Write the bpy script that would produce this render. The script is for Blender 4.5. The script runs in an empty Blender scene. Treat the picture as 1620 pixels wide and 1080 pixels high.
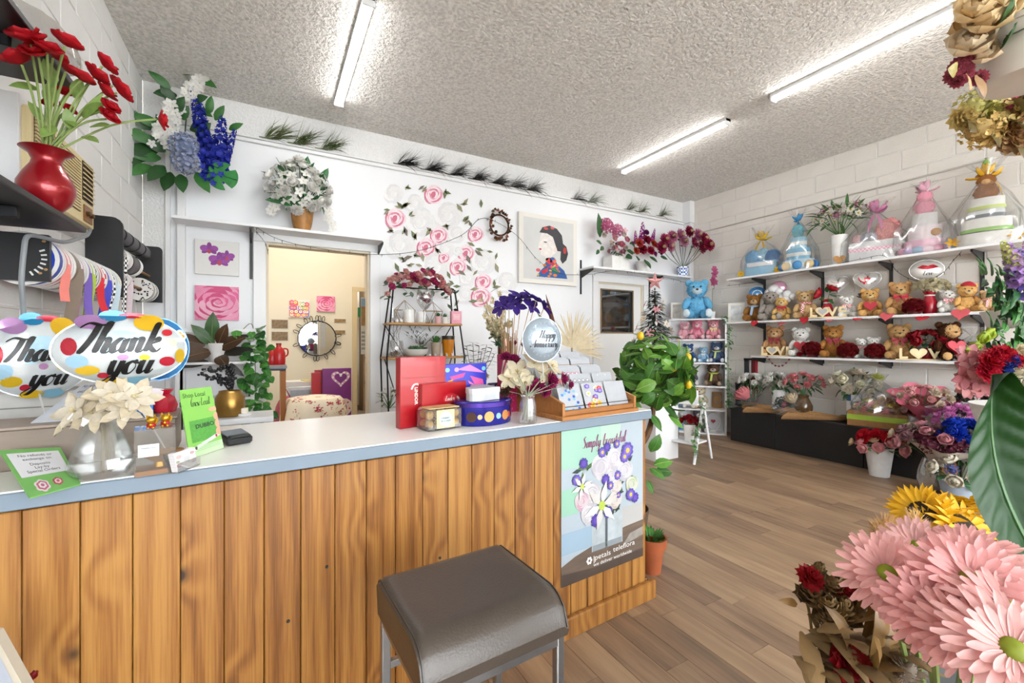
import bpy, math, random
from mathutils import Vector, Matrix, Euler
rnd = random.Random(11)
scene = bpy.context.scene
V = Vector
PI = math.pi
sin, cos = math.sin, math.cos
def R(a): return math.radians(a)

# ---------------------------------------------------------------- camera
H, XL, XR, YB, YF = 3.34, -0.88, 5.55, 4.49, -2.8
CAM = V((0, 0, 1.25)); FPX = 690.0
TH = math.atan(385 / 690.0)
cd = bpy.data.cameras.new('camera'); cam = bpy.data.objects.new('camera', cd)
scene.collection.objects.link(cam)
cd.sensor_width = 36; cd.lens = FPX / 1620 * 36; cd.clip_start = 0.02
cam.location = CAM; cam.rotation_euler = (PI / 2, 0, -TH)
scene.camera = cam
# ---------------------------------------------------------------- sky and exposure
w = bpy.data.worlds.new('world'); scene.world = w; w.use_nodes = True
bg = w.node_tree.nodes['Background']
bg.inputs[0].default_value = (0.93, 0.97, 1.0, 1); bg.inputs[1].default_value = 7.3
vs = scene.view_settings
vs.view_transform = 'Standard'; vs.look = 'None'; vs.gamma = 1; vs.use_curve_mapping = False
vs.exposure = 0.95
scene.cycles.max_bounces = 12; scene.cycles.diffuse_bounces = 8; scene.cycles.transparent_max_bounces = 24
scene.cycles.glossy_bounces = 4; scene.cycles.transmission_bounces = 8
scene.cycles.caustics_reflective = False; scene.cycles.caustics_refractive = False
scene.cycles.sample_clamp_indirect = 6
LAMP = 19.0      # radiance of the fluorescent tubes

# ---------------------------------------------------------------- placing
_S, _C = sin(TH), cos(TH)
def ray(u, v):
 dx = (u - 810) / FPX
 return V((_S + dx * _C, _C - dx * _S, (540 - v) / FPX))
def onY(u, v, y): r = ray(u, v); return CAM + r * (y / r.y)
def onX(u, v, x): r = ray(u, v); return CAM + r * (x / r.x)
def onZ(u, v, z): r = ray(u, v); return CAM + r * ((z - CAM.z) / r.z)
def atd(u, v, d): return CAM + ray(u, v) * d
def mpp(p): return (p[0] * _S + p[1] * _C) / FPX      # metres per pixel at a point

# ---------------------------------------------------------------- materials
def lin(c):
 if isinstance(c, str):
  c = c.lstrip('#'); c = [int(c[i:i + 2], 16) / 255 for i in (0, 2, 4)]
 return tuple(x / 12.92 if x <= .04045 else ((x + .055) / 1.055) ** 2.4 for x in c[:3]) + (1,)
_M = {}
def nd(t, kind, **kw):
 n = t.nodes.new(kind)
 for k, v in kw.items():
  if k.startswith('i_'):
   n.inputs[int(k[2:]) if k[2:].isdigit() else k[2:].replace('_', ' ')].default_value = v
  else: setattr(n, k, v)
 return n
def M(col, rough=.55, metal=0, var=.10, scale=25, bump=0, bscale=None, trans=0, alpha=1, emit=0, rand=0, spec=.5, coat=0, stretch=None, tl=0):
 """One procedural Principled material: a base colour broken up by noise, optional relief."""
 key = (col if isinstance(col, str) else tuple(col), rough, metal, var, scale, bump, bscale, trans, alpha, emit, rand, spec, coat, stretch, tl)
 if key in _M: return _M[key]
 m = bpy.data.materials.new('mat_%03d' % len(_M)); m.use_nodes = True; t = m.node_tree
 b = t.nodes['Principled BSDF']; L = t.links.new
 c = tuple(x * .8 for x in lin(col)[:3]) + (1,)
 m.diffuse_color = c
 tc = nd(t, 'ShaderNodeTexCoord')
 src = tc.outputs['Object']
 if stretch:
  mp = nd(t, 'ShaderNodeMapping'); mp.inputs['Scale'].default_value = stretch; L(src, mp.inputs[0]); src = mp.outputs[0]
 nz = nd(t, 'ShaderNodeTexNoise', i_Scale=scale, i_Detail=3.0); L(src, nz.inputs['Vector'])
 mx = nd(t, 'ShaderNodeMix', data_type='RGBA')
 mx.inputs[6].default_value = tuple(max(0, x * (1 - var * 1.6)) for x in c[:3]) + (1,)
 mx.inputs[7].default_value = tuple(min(1, x * (1 + var)) for x in c[:3]) + (1,)
 L(nz.outputs[0], mx.inputs[0]); out = mx.outputs[2]
 if rand:
  oi = nd(t, 'ShaderNodeObjectInfo'); hs = nd(t, 'ShaderNodeHueSaturation')
  mr = nd(t, 'ShaderNodeMapRange'); mr.inputs[3].default_value = 1 - rand; mr.inputs[4].default_value = 1 + rand
  L(oi.outputs['Random'], mr.inputs[0]); L(mr.outputs[0], hs.inputs['Value']); L(out, hs.inputs['Color']); out = hs.outputs[0]
 L(out, b.inputs['Base Color'])
 b.inputs['Roughness'].default_value = rough; b.inputs['Metallic'].default_value = metal
 b.inputs['Specular IOR Level'].default_value = spec
 b.inputs['Transmission Weight'].default_value = trans; b.inputs['Alpha'].default_value = alpha
 b.inputs['Coat Weight'].default_value = coat
 if tl:
  ts = nd(t, 'ShaderNodeBsdfTranslucent'); ms = nd(t, 'ShaderNodeMixShader'); ms.inputs[0].default_value = tl
  L(out, ts.inputs[0]); L(b.outputs[0], ms.inputs[1]); L(ts.outputs[0], ms.inputs[2]); L(ms.outputs[0], t.nodes['Material Output'].inputs[0])
 if emit:
  b.inputs['Emission Color'].default_value = c; b.inputs['Emission Strength'].default_value = emit
 if bump:
  bn = nd(t, 'ShaderNodeTexNoise', i_Scale=bscale or scale, i_Detail=4.0); L(src, bn.inputs['Vector'])
  bp = nd(t, 'ShaderNodeBump', i_Strength=bump, i_Distance=.01)
  L(bn.outputs[0], bp.inputs['Height']); L(bp.outputs[0], b.inputs['Normal'])
 _M[key] = m; return m
def film(tint=(1, 1, 1), gloss=.14, rough=.08, body=0.03):
 """Clear thin film or thin glass: light passes straight through, a little gloss on top."""
 key = ('film', tint, gloss, rough, body)
 if key in _M: return _M[key]
 m = bpy.data.materials.new('clear_%03d' % len(_M)); m.use_nodes = True; t = m.node_tree; L = t.links.new
 t.nodes.remove(t.nodes['Principled BSDF']); o = t.nodes['Material Output']
 tr = nd(t, 'ShaderNodeBsdfTransparent'); tr.inputs[0].default_value = tint + (1,)
 gl = nd(t, 'ShaderNodeBsdfGlossy', i_Roughness=rough); df = nd(t, 'ShaderNodeBsdfDiffuse')
 lw = nd(t, 'ShaderNodeLayerWeight', i_Blend=.35)
 ad = nd(t, 'ShaderNodeMath', operation='MULTIPLY_ADD'); ad.inputs[1].default_value = gloss * .8; ad.inputs[2].default_value = gloss * .35
 L(lw.outputs['Fresnel'], ad.inputs[0])
 a = nd(t, 'ShaderNodeMixShader'); L(ad.outputs[0], a.inputs[0]); L(tr.outputs[0], a.inputs[1]); L(gl.outputs[0], a.inputs[2])
 b = nd(t, 'ShaderNodeMixShader'); b.inputs[0].default_value = body; L(a.outputs[0], b.inputs[1]); L(df.outputs[0], b.inputs[2])
 L(b.outputs[0], o.inputs[0]); _M[key] = m; return m

WHITE = M('#f0f0ee', .45, var=.02); BLACK = M('#1c1c1e', .5); DARK = M('#2a2a2c', .6)

# ---------------------------------------------------------------- mesh builder
class B:
 def __init__(s): s.v = []; s.f = []; s.m = []; s.cur = 0
 def add(s, vs, fs, mi=None):
  o = len(s.v); s.v += [tuple(x) for x in vs]; s.f += [tuple(i + o for i in f) for f in fs]
  s.m += [s.cur if mi is None else mi] * len(fs); return s
 def box(s, c, d, rot=None, ch=0, mi=None):
  hx, hy, hz = d[0] / 2, d[1] / 2, d[2] / 2; c = V(c)
  rm = Euler(rot).to_matrix() if rot else None
  vs, fs = [], []
  if ch <= 0:
   for x in (-1, 1):
    for y in (-1, 1):
     for z in (-1, 1): vs.append(V((x * hx, y * hy, z * hz)))
   fs = [(0, 1, 3, 2), (4, 6, 7, 5), (0, 4, 5, 1), (2, 3, 7, 6), (0, 2, 6, 4), (1, 5, 7, 3)]
  else:
   idx = {}
   for x in (-1, 1):
    for y in (-1, 1):
     for z in (-1, 1):
      for a in range(3):
       p = [x * (hx - ch), y * (hy - ch), z * (hz - ch)]
       p[a] = (x, y, z)[a] * (hx, hy, hz)[a]
       idx[x, y, z, a] = len(vs); vs.append(V(p))
   for a in range(3):
    b_, c_ = (a + 1) % 3, (a + 2) % 3
    for sg in (-1, 1):
     q = []
     for (p, r) in ((-1, -1), (1, -1), (1, 1), (-1, 1)):
      k = [0, 0, 0]; k[a] = sg; k[b_] = p; k[c_] = r; q.append(idx[k[0], k[1], k[2], a])
     fs.append(tuple(q if sg > 0 else q[::-1]))
   for a in range(3):
    b_, c_ = (a + 1) % 3, (a + 2) % 3
    for p in (-1, 1):
     for r in (-1, 1):
      k0 = [0, 0, 0]; k0[a] = -1; k0[b_] = p; k0[c_] = r; k1 = list(k0); k1[a] = 1
      q = [idx[(*k0, b_)], idx[(*k1, b_)], idx[(*k1, c_)], idx[(*k0, c_)]]
      fs.append(tuple(q if p * r < 0 else q[::-1]))
   for x in (-1, 1):
    for y in (-1, 1):
     for z in (-1, 1):
      q = [idx[x, y, z, 0], idx[x, y, z, 1], idx[x, y, z, 2]]
      fs.append(tuple(q if x * y * z > 0 else q[::-1]))
  return s.add([(rm @ p if rm else p) + c for p in vs], fs, mi)
 def tube(s, pts, r, n=8, cap=True, mi=None):
  pts = [V(p) for p in pts]; k = len(pts); rs = r if isinstance(r, (list, tuple)) else [r] * k
  vs, fs = [], []; up = None
  for i, p in enumerate(pts):
   t = (pts[min(i + 1, k - 1)] - pts[max(i - 1, 0)])
   t = t.normalized() if t.length > 1e-9 else V((0, 0, 1))
   if up is None: up = V((0, 0, 1)) if abs(t.z) < .9 else V((1, 0, 0))
   a = t.cross(up); a = a.normalized() if a.length > 1e-6 else t.orthogonal().normalized(); b = a.cross(t); up = b
   for j in range(n):
    q = 2 * PI * j / n; vs.append(p + (a * cos(q) + b * sin(q)) * rs[i])
  for i in range(k - 1):
   for j in range(n): fs.append((i * n + j, i * n + (j + 1) % n, (i + 1) * n + (j + 1) % n, (i + 1) * n + j))
  if cap: fs += [tuple(range(n)), tuple(reversed(range((k - 1) * n, k * n)))]
  return s.add(vs, fs, mi)
 def lathe(s, prof, n=24, c=(0, 0, 0), cap=True, mi=None, wob=None, ax=None):
  c = V(c); vs, fs = [], []; k = len(prof)
  for i, (r, z) in enumerate(prof):
   for j in range(n):
    q = 2 * PI * j / n; rr = r * (wob(q, i) if wob else 1)
    vs.append(V((rr * cos(q), rr * sin(q), z)))
  for i in range(k - 1):
   for j in range(n): fs.append((i * n + j, i * n + (j + 1) % n, (i + 1) * n + (j + 1) % n, (i + 1) * n + j))
  if cap:
   if prof[0][0] > 1e-4: fs.append(tuple(reversed(range(n))))
   if prof[-1][0] > 1e-4: fs.append(tuple(range((k - 1) * n, k * n)))
  if ax: vs = [ax @ p for p in vs]
  return s.add([p + c for p in vs], fs, mi)
 def ell(s, c, r, n=12, m=8, rot=None, mi=None):
  c = V(c); r = (r, r, r) if not isinstance(r, (tuple, list)) else r; rm = Euler(rot).to_matrix() if rot else None
  vs, fs = [], []
  for i in range(m + 1):
   a = PI * i / m
   for j in range(n):
    q = 2 * PI * j / n; p = V((r[0] * sin(a) * cos(q), r[1] * sin(a) * sin(q), -r[2] * cos(a)))
    vs.append((rm @ p if rm else p) + c)
  for i in range(m):
   for j in range(n): fs.append((i * n + j, i * n + (j + 1) % n, (i + 1) * n + (j + 1) % n, (i + 1) * n + j))
  return s.add(vs, fs, mi)
 def grid(s, f, nu, nv, mi=None):
  vs = [V(f(i / nu, j / nv)) for i in range(nu + 1) for j in range(nv + 1)]
  fs = [(i * (nv + 1) + j, (i + 1) * (nv + 1) + j, (i + 1) * (nv + 1) + j + 1, i * (nv + 1) + j + 1) for i in range(nu) for j in range(nv)]
  return s.add(vs, fs, mi)
 def poly(s, pts, z0, z1, mi=None, mat=None):
  n = len(pts); vs = [V((x, y, z0)) for x, y in pts] + [V((x, y, z1)) for x, y in pts]
  if mat: vs = [mat @ p for p in vs]
  fs = [tuple(reversed(range(n))), tuple(range(n, 2 * n))] + [(i, (i + 1) % n, n + (i + 1) % n, n + i) for i in range(n)]
  return s.add(vs, fs, mi)
 def petal(s, L, W, az=0, lift=0, r0=0, z0=0, cup=.15, curl=0, tip=.5, nl=4, nw=2, ruf=0, mi=None, mat=None, fold=0, pw=.8, end=1):
  """A petal or leaf: leaves the axis at radius r0, lifted by angle, cupped across and curled along."""
  vs, fs = [], []
  for i in range(nl + 1):
   t = i / nl
   wd = W * (sin(PI * min(1, (t * end) ** tip * .96 + .04)) ** pw) * .5 + .004 * W
   a = lift + curl * t
   if i == 0: x, z = r0, z0
   else: x += L / nl * cos(a); z += L / nl * sin(a)
   for j in range(-nw, nw + 1):
    q = j / nw; y = wd * q
    dz = cup * W * (q * q) - abs(q) * fold * W + (ruf * W * rnd.uniform(-1, 1) if i else 0)
    vs.append(V((x - dz * sin(a), y, z + dz * cos(a))))
  k = 2 * nw + 1
  for i in range(nl):
   for j in range(k - 1): fs.append((i * k + j, (i + 1) * k + j, (i + 1) * k + j + 1, i * k + j + 1))
  rm = Matrix.Rotation(az, 3, 'Z'); vs = [rm @ p for p in vs]
  if mat: vs = [mat @ p for p in vs]
  return s.add(vs, fs, mi)
 def mesh(s, name, mats, smooth=True, angle=40):
  me = bpy.data.meshes.new(name); me.from_pydata(s.v, [], s.f)
  if not isinstance(mats, (list, tuple)): mats = [mats]
  for m in mats: me.materials.append(m)
  if len(mats) > 1: me.polygons.foreach_set('material_index', s.m)
  if smooth:
   me.polygons.foreach_set('use_smooth', [True] * len(me.polygons))
   if angle: me.set_sharp_from_angle(angle=R(angle))
  me.update(); return me
 def obj(s, name, mats, parent=None, loc=None, rot=None, smooth=True, angle=40):
  return inst(name, s.mesh(name, mats, smooth, angle), parent, loc, rot)
def inst(name, me, parent=None, loc=None, rot=None, sc=None):
 o = bpy.data.objects.new(name, me); scene.collection.objects.link(o)
 if parent: o.parent = parent
 if loc is not None: o.location = loc
 if rot is not None: o.rotation_euler = rot if not isinstance(rot, Matrix) else rot.to_euler()
 if sc is not None: o.scale = sc if isinstance(sc, (tuple, list)) else (sc, sc, sc)
 return o
def tag(o, label, cat, group=None, kind=None):
 o['label'] = label; o['category'] = cat
 if group: o['group'] = group
 if kind: o['kind'] = kind
 return o
def thing(name, label, cat, loc=(0, 0, 0), rz=0, sc=1, group=None, rot=None):
 o = bpy.data.objects.new(name, None); scene.collection.objects.link(o); o.empty_display_size = .05
 o.location = loc; o.rotation_euler = rot if rot else (0, 0, rz); o.scale = (sc, sc, sc)
 return tag(o, label, cat, group)
def struct(o, label=None):
 o['kind'] = 'structure'
 if label: o['label'] = label
 return o
def root_struct(name, label=None):
 o = bpy.data.objects.new(name, None); scene.collection.objects.link(o); return struct(o, label)
def zrot(d, roll=0):
 """Euler that turns local Z to direction d."""
 q = V(d).to_track_quat('Z', 'Y') @ Euler((0, 0, roll)).to_quaternion(); return q.to_euler()
def xrot(d, up=(0, 0, 1)):
 """Euler that turns local X to d with local Z near up."""
 x = V(d).normalized(); z = V(up) - x * V(up).dot(x)
 if z.length < 1e-4: z = x.orthogonal()
 z.normalize(); y = z.cross(x)
 return Matrix((x, y, z)).transposed().to_euler()
def frame(o, xd, yd):
 """4x4 with origin o, X along xd, Y along yd."""
 x = V(xd).normalized(); y = V(yd); y = (y - x * y.dot(x)).normalized(); z = x.cross(y)
 m = Matrix((x, y, z)).transposed().to_4x4(); m.translation = V(o); return m
def spline(pts, n=6):
 pts = [V(p) for p in pts]; out = []
 for i in range(len(pts) - 1):
  p0, p1, p2, p3 = pts[max(i - 1, 0)], pts[i], pts[i + 1], pts[min(i + 2, len(pts) - 1)]
  for k in range(n):
   t = k / n
   out.append(.5 * ((2 * p1) + (p2 - p0) * t + (2 * p0 - 5 * p1 + 4 * p2 - p3) * t * t + (3 * p1 - p0 - 3 * p2 + p3) * t ** 3))
 return out + [pts[-1]]

# ---------------------------------------------------------------- lettering
def text(parent, s, mat, size, loc, xd=(1, 0, 0), yd=(0, 0, 1), shear=0, align='CENTER', name='lettering', ext=0.0006, bold=0, fn=None, spc=1.0):
 cu = bpy.data.curves.new('t', 'FONT'); cu.body = s; cu.size = size; cu.shear = shear; cu.align_x = align; cu.align_y = 'CENTER'
 cu.extrude = ext; cu.offset = bold; cu.resolution_u = 3; cu.space_character = spc
 to = bpy.data.objects.new('t', cu); me = bpy.data.meshes.new_from_object(to)
 bpy.data.objects.remove(to); bpy.data.curves.remove(cu)
 me.materials.clear(); me.materials.append(mat); me.name = name
 o = inst(name, me, parent)
 if fn:
  for v in me.vertices: v.co = fn(v.co.x, v.co.y)
 else: o.matrix_local = frame(loc, xd, yd)
 return o
GL = {  # single-stroke script letters: strokes, then the advance
 'T': ([[(-.1, 1.75), (.3, 2.1), (1.0, 1.95), (1.6, 2.15)], [(.85, 2), (.7, 1), (.35, -.05)]], 1.05),
 'h': ([[(0, .3), (.35, 1.3), (.5, 2.1), (.3, 2.1), (.2, 1.2), (.1, 0)], [(.12, .4), (.4, 1), (.6, .85), (.55, .15), (.75, 0), (.95, .3)]], .9),
 'a': ([[(.65, .9), (.35, 1), (.05, .5), (.2, 0), (.5, .3), (.65, .95), (.6, .2), (.78, 0), (.95, .3)]], .92),
 'n': ([[(0, .7), (.12, 1), (.15, 0)], [(.15, .4), (.4, 1), (.6, .85), (.58, .15), (.75, 0), (.95, .3)]], .92),
 'k': ([[(0, .3), (.35, 1.4), (.45, 2.1), (.28, 2.0), (.2, 1), (.1, 0)], [(.12, .45), (.5, 1), (.6, .75), (.2, .5), (.5, .1), (.75, 0), (.95, .25)]], .9),
 'y': ([[(0, .8), (.12, 1), (.15, .3), (.35, 0), (.6, .5), (.65, 1), (.55, -.3), (.2, -1), (-.1, -.7), (.4, -.1), (.9, .3)]], .88),
 'o': ([[(.45, 1), (.1, .7), (.15, .1), (.45, 0), (.65, .5), (.45, 1), (.6, .85), (.9, .8)]], .85),
 'u': ([[(0, .7), (.1, 1), (.12, .25), (.3, 0), (.58, .5), (.65, 1), (.62, .2), (.78, 0), (.95, .3)]], .92),
 'H': ([[(0, 1.6), (.3, 2), (.25, 1), (0, 0)], [(1.05, 2.05), (.85, 1), (.75, .1), (1, 0)], [(-.1, .85), (.5, 1.1), (1.1, 1)]], 1.15),
 'p': ([[(0, .7), (.15, 1), (.12, 0), (.05, -1)], [(.12, .5), (.4, 1), (.65, .7), (.5, .05), (.2, .1), (.6, 0), (.9, .3)]], .88),
 'A': ([[(-.3, .3), (0, 0), (.4, .8), (.85, 2.1), (.85, 1), (.95, 0), (1.1, .1)], [(.1, .8), (.6, .9), (1.1, .75)]], 1.1),
 'i': ([[(0, .4), (.15, 1), (.12, .2), (.28, 0), (.45, .3)], [(.2, 1.4), (.24, 1.46)]], .42),
 'v': ([[(0, .8), (.1, 1), (.25, .05), (.35, 0), (.6, .8), (.6, 1), (.85, .85)]], .75),
 'e': ([[(.05, .45), (.4, .6), (.45, .9), (.25, 1), (.05, .6), (.15, .05), (.4, 0), (.7, .3)]], .66),
 'r': ([[(0, .4), (.2, 1.1), (.25, .9), (.5, .95), (.45, .3), (.6, 0), (.8, .3)]], .75),
 's': ([[(0, .3), (.35, 1.1), (.3, .8), (.5, .3), (.3, 0), (.05, .1), (.4, .05), (.7, .3)]], .66),
 'S': ([[(.85, 1.8), (.6, 2.1), (.25, 1.7), (.5, 1.2), (.75, .6), (.4, 0), (0, .2)]], .95),
 'm': ([[(0, .7), (.12, 1), (.15, 0)], [(.15, .4), (.35, 1), (.48, .8), (.45, 0)], [(.47, .4), (.7, 1), (.85, .8), (.82, .15), (.98, 0), (1.15, .3)]], 1.12),
 'l': ([[(0, .3), (.35, 1.4), (.42, 2.1), (.22, 2.0), (.15, .8), (.25, 0), (.5, .3)]], .48),
 'b': ([[(0, .3), (.35, 1.4), (.42, 2.1), (.22, 2.0), (.12, .8), (.15, .1), (.45, 0), (.6, .5), (.4, .95), (.85, .85)]], .78),
 't': ([[(.3, 1.8), (.2, .8), (.2, .15), (.4, 0), (.6, .3)], [(-.1, 1.15), (.5, 1.25)]], .55),
 'f': ([[(0, .3), (.4, 1.3), (.5, 2.05), (.3, 2), (.2, .6), (.05, -.9), (.3, -.7), (.25, 0), (.6, .3)]], .58),
 'G': ([[(.9, 1.8), (.6, 2.1), (.1, 1.4), (.15, .3), (.5, 0), (.85, .5), (.85, .95), (.5, .9)], [(.85, .9), (.85, -.1)]], 1.05),
 'w': ([[(0, .8), (.1, 1), (.15, .2), (.3, 0), (.5, .8), (.55, .2), (.7, 0), (.95, .7), (.95, 1), (1.15, .85)]], 1.08),
 'L': ([[(.6, 1.9), (.4, 2.1), (.25, 1.2), (.1, .1), (.5, .05), (.9, .2)]], .95),
 'c': ([[(.5, .85), (.3, 1), (.05, .5), (.2, 0), (.45, .05), (.7, .3)]], .64),
 'd': ([[(.6, .9), (.3, 1), (.05, .5), (.2, 0), (.5, .3), (.75, 1.4), (.8, 2.1), (.62, .8), (.62, .15), (.78, 0), (.95, .3)]], .92),
 'D': ([[(.2, 2), (.2, 1), (.1, 0), (.6, .1), (.95, 1), (.6, 1.9), (0, 2)]], 1.1),
 'x': ([[(0, 1), (.5, 0)], [(.5, 1), (0, 0)]], .6), '.': ([[(0, .0), (.06, .1)]], .3), ' ': ([], .55)}
def script(parent, s, mat, size, fn, wd=.16, slant=.12, name='lettering', dn=.0, center=True):
 """Brush lettering: strokes thick on the way down, thin on the way up; fn maps (x, y) to a point."""
 b = B(); x = 0; quads = []
 for chh in s:
  st, adv = GL[chh]
  for k in st:
   pts = spline([(x + p[0] + slant * p[1], p[1], 0) for p in k], 5)
   L_, R_ = [], []
   for i, p in enumerate(pts):
    t = pts[min(i + 1, len(pts) - 1)] - pts[max(i - 1, 0)]
    t = t.normalized() if t.length > 1e-6 else V((1, 0, 0))
    ww = wd * (.42 + .58 * max(0, -t.y)) * (.55 if i in (0, len(pts) - 1) else 1)
    n = V((-t.y, t.x, 0)) * ww * .5 + V((ww * .25, ww * .12, 0))
    L_.append(p + n); R_.append(p - n)
   quads.append((L_, R_))
  x += adv
 off = x / 2 if center else 0
 for L_, R_ in quads:
  vs = []
  for a, c in zip(L_, R_): vs += [fn((a.x - off) * size, a.y * size), fn((c.x - off) * size, c.y * size)]
  b.add(vs, [(2 * i, 2 * i + 1, 2 * i + 3, 2 * i + 2) for i in range(len(L_) - 1)])
 return b.obj(name, mat, parent, smooth=False)
def flat(o, xd, yd):
 """fn for script(): a flat face."""
 o, xd, yd = V(o), V(xd).normalized(), V(yd).normalized()
 return lambda x, y: o + xd * x + yd * y
# ================================================================ the setting
def plaster(col, bscale, strength, var=.03, dist=.02):
 m = bpy.data.materials.new('plaster'); m.use_nodes = True; t = m.node_tree; L = t.links.new; b = t.nodes['Principled BSDF']
 tc = nd(t, 'ShaderNodeTexCoord'); n1 = nd(t, 'ShaderNodeTexNoise', i_Scale=bscale, i_Detail=3.0, i_Roughness=.6)
 L(tc.outputs['Object'], n1.inputs[0])
 cr = nd(t, 'ShaderNodeValToRGB'); e = cr.color_ramp.elements; e[0].position = .34; e[1].position = .62
 c = lin(col); e[0].color = tuple(x * (1 - var * 4) for x in c[:3]) + (1,); e[1].color = c
 L(n1.outputs[0], cr.inputs[0]); L(cr.outputs[0], b.inputs['Base Color'])
 b.inputs['Roughness'].default_value = .85
 bp = nd(t, 'ShaderNodeBump', i_Strength=strength, i_Distance=dist)
 L(n1.outputs[0], bp.inputs['Height']); L(bp.outputs[0], b.inputs['Normal']); return m
CEIL = plaster('#edeae5', 42, 1.0, .075, .026)
BAND = plaster('#dedede', 60, .45, .02)
BLOCK = M('#eeeeec', .6, var=.03, scale=6, bump=.25, bscale=70, rand=.02)
MORTAR = M('#e6e5e2', .8, var=.05)
BLOCKR = M('#eae5de', .6, var=.04, scale=5, bump=.3, bscale=60, rand=.025)
PAINT = M('#f4f6f9', .5, var=.015, scale=4)
TRIM = M('#f4f5f6', .4, var=.01)

# floor: each vinyl plank its own piece
def plank_mat():
 m = bpy.data.materials.new('vinyl_plank'); m.use_nodes = True; t = m.node_tree; L = t.links.new; b = t.nodes['Principled BSDF']
 tc = nd(t, 'ShaderNodeTexCoord'); oi = nd(t, 'ShaderNodeObjectInfo')
 ad = nd(t, 'ShaderNodeVectorMath', operation='MULTIPLY_ADD'); ad.inputs[1].default_value = (37, 53, 11)
 cb = nd(t, 'ShaderNodeCombineXYZ')
 for i in range(3): L(oi.outputs['Random'], cb.inputs[i])
 L(cb.outputs[0], ad.inputs[0]); L(tc.outputs['Object'], ad.inputs[2])
 mp = nd(t, 'ShaderNodeMapping'); mp.inputs['Scale'].default_value = (26, 1.7, 1); L(ad.outputs[0], mp.inputs[0])
 n1 = nd(t, 'ShaderNodeTexNoise', i_Scale=1.0, i_Detail=5.0, i_Roughness=.65, i_Distortion=.6); L(mp.outputs[0], n1.inputs[0])
 mp2 = nd(t, 'ShaderNodeMapping'); mp2.inputs['Scale'].default_value = (8, 2.2, 1); L(ad.outputs[0], mp2.inputs[0])
 n2 = nd(t, 'ShaderNodeTexNoise', i_Scale=1.0, i_Detail=2.0); L(mp2.outputs[0], n2.inputs[0])
 mm = nd(t, 'ShaderNodeMix', data_type='FLOAT'); mm.inputs[0].default_value = .45; L(n1.outputs[0], mm.inputs[2]); L(n2.outputs[0], mm.inputs[3])
 of = nd(t, 'ShaderNodeMapRange'); of.inputs[3].default_value = -.12; of.inputs[4].default_value = .11; L(oi.outputs['Random'], of.inputs[0])
 s = nd(t, 'ShaderNodeMath', operation='ADD'); L(mm.outputs[0], s.inputs[0]); L(of.outputs[0], s.inputs[1])
 cr = nd(t, 'ShaderNodeValToRGB'); e = cr.color_ramp.elements
 e[0].position = .25; e[0].color = lin('#5e4c3c'); e[1].position = .74; e[1].color = lin('#a88d70')
 for p, c in ((.42, '#806752'), (.56, '#947a60')): x = cr.color_ramp.elements.new(p); x.color = lin(c)
 L(s.outputs[0], cr.inputs[0]); L(cr.outputs[0], b.inputs['Base Color'])
 b.inputs['Roughness'].default_value = .42
 bp = nd(t, 'ShaderNodeBump', i_Strength=.12, i_Distance=.004); L(n1.outputs[0], bp.inputs['Height']); L(bp.outputs[0], b.inputs['Normal'])
 return m
PLANK = plank_mat()
fl = root_struct('floor', 'brown grey timber-look vinyl plank floor')
b = B(); b.box(((XL + XR) / 2, (YF + YB + 3.2) / 2, -.03), (XR - XL + .4, YB - YF + 3.8, .05)); b.obj('subfloor', M('#5c4a3a', .7), fl)
PW, PLN = .122, .94
bp_ = B(); bp_.box((PW / 2, PLN / 2, -.002), (PW - .0012, PLN - .0012, .006), ch=.0007); plank_me = bp_.mesh('plank', PLANK)
bs_ = B()
xx = XL; row = 0
while xx < XR - .02:
 y = -.1 - ((row * .37 + (.31 if row % 3 == 1 else 0)) % 1) * PLN
 yy = y
 while yy > YF: yy -= PLN
 while yy < YB - .02:
  y1 = min(yy + PLN, YB)
  seen = y1 > .35 and xx > -.1 and not (yy > 1.5 and xx < 1.35)
  if seen and xx + PW <= XR + .01 and yy + PLN <= YB + .01:
   inst('plank', plank_me, fl, (xx, yy, 0))
  else:
   y0 = max(yy, YF); bs_.box((xx + PW / 2, (y0 + y1) / 2, -.002), (PW - .0012, y1 - y0 - .0012, .006))
  yy += PLN
 xx += PW; row += 1
o = bs_.obj('plank_remainder', PLANK, fl); o['kind'] = 'stuff'

# ceiling
b = B(); b.box(((XL + XR) / 2, (YF + YB) / 2, H + .05), (XR - XL + .4, YB - YF + .4, .1)); struct(b.obj('ceiling', CEIL), 'stippled off-white plaster ceiling')

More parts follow.
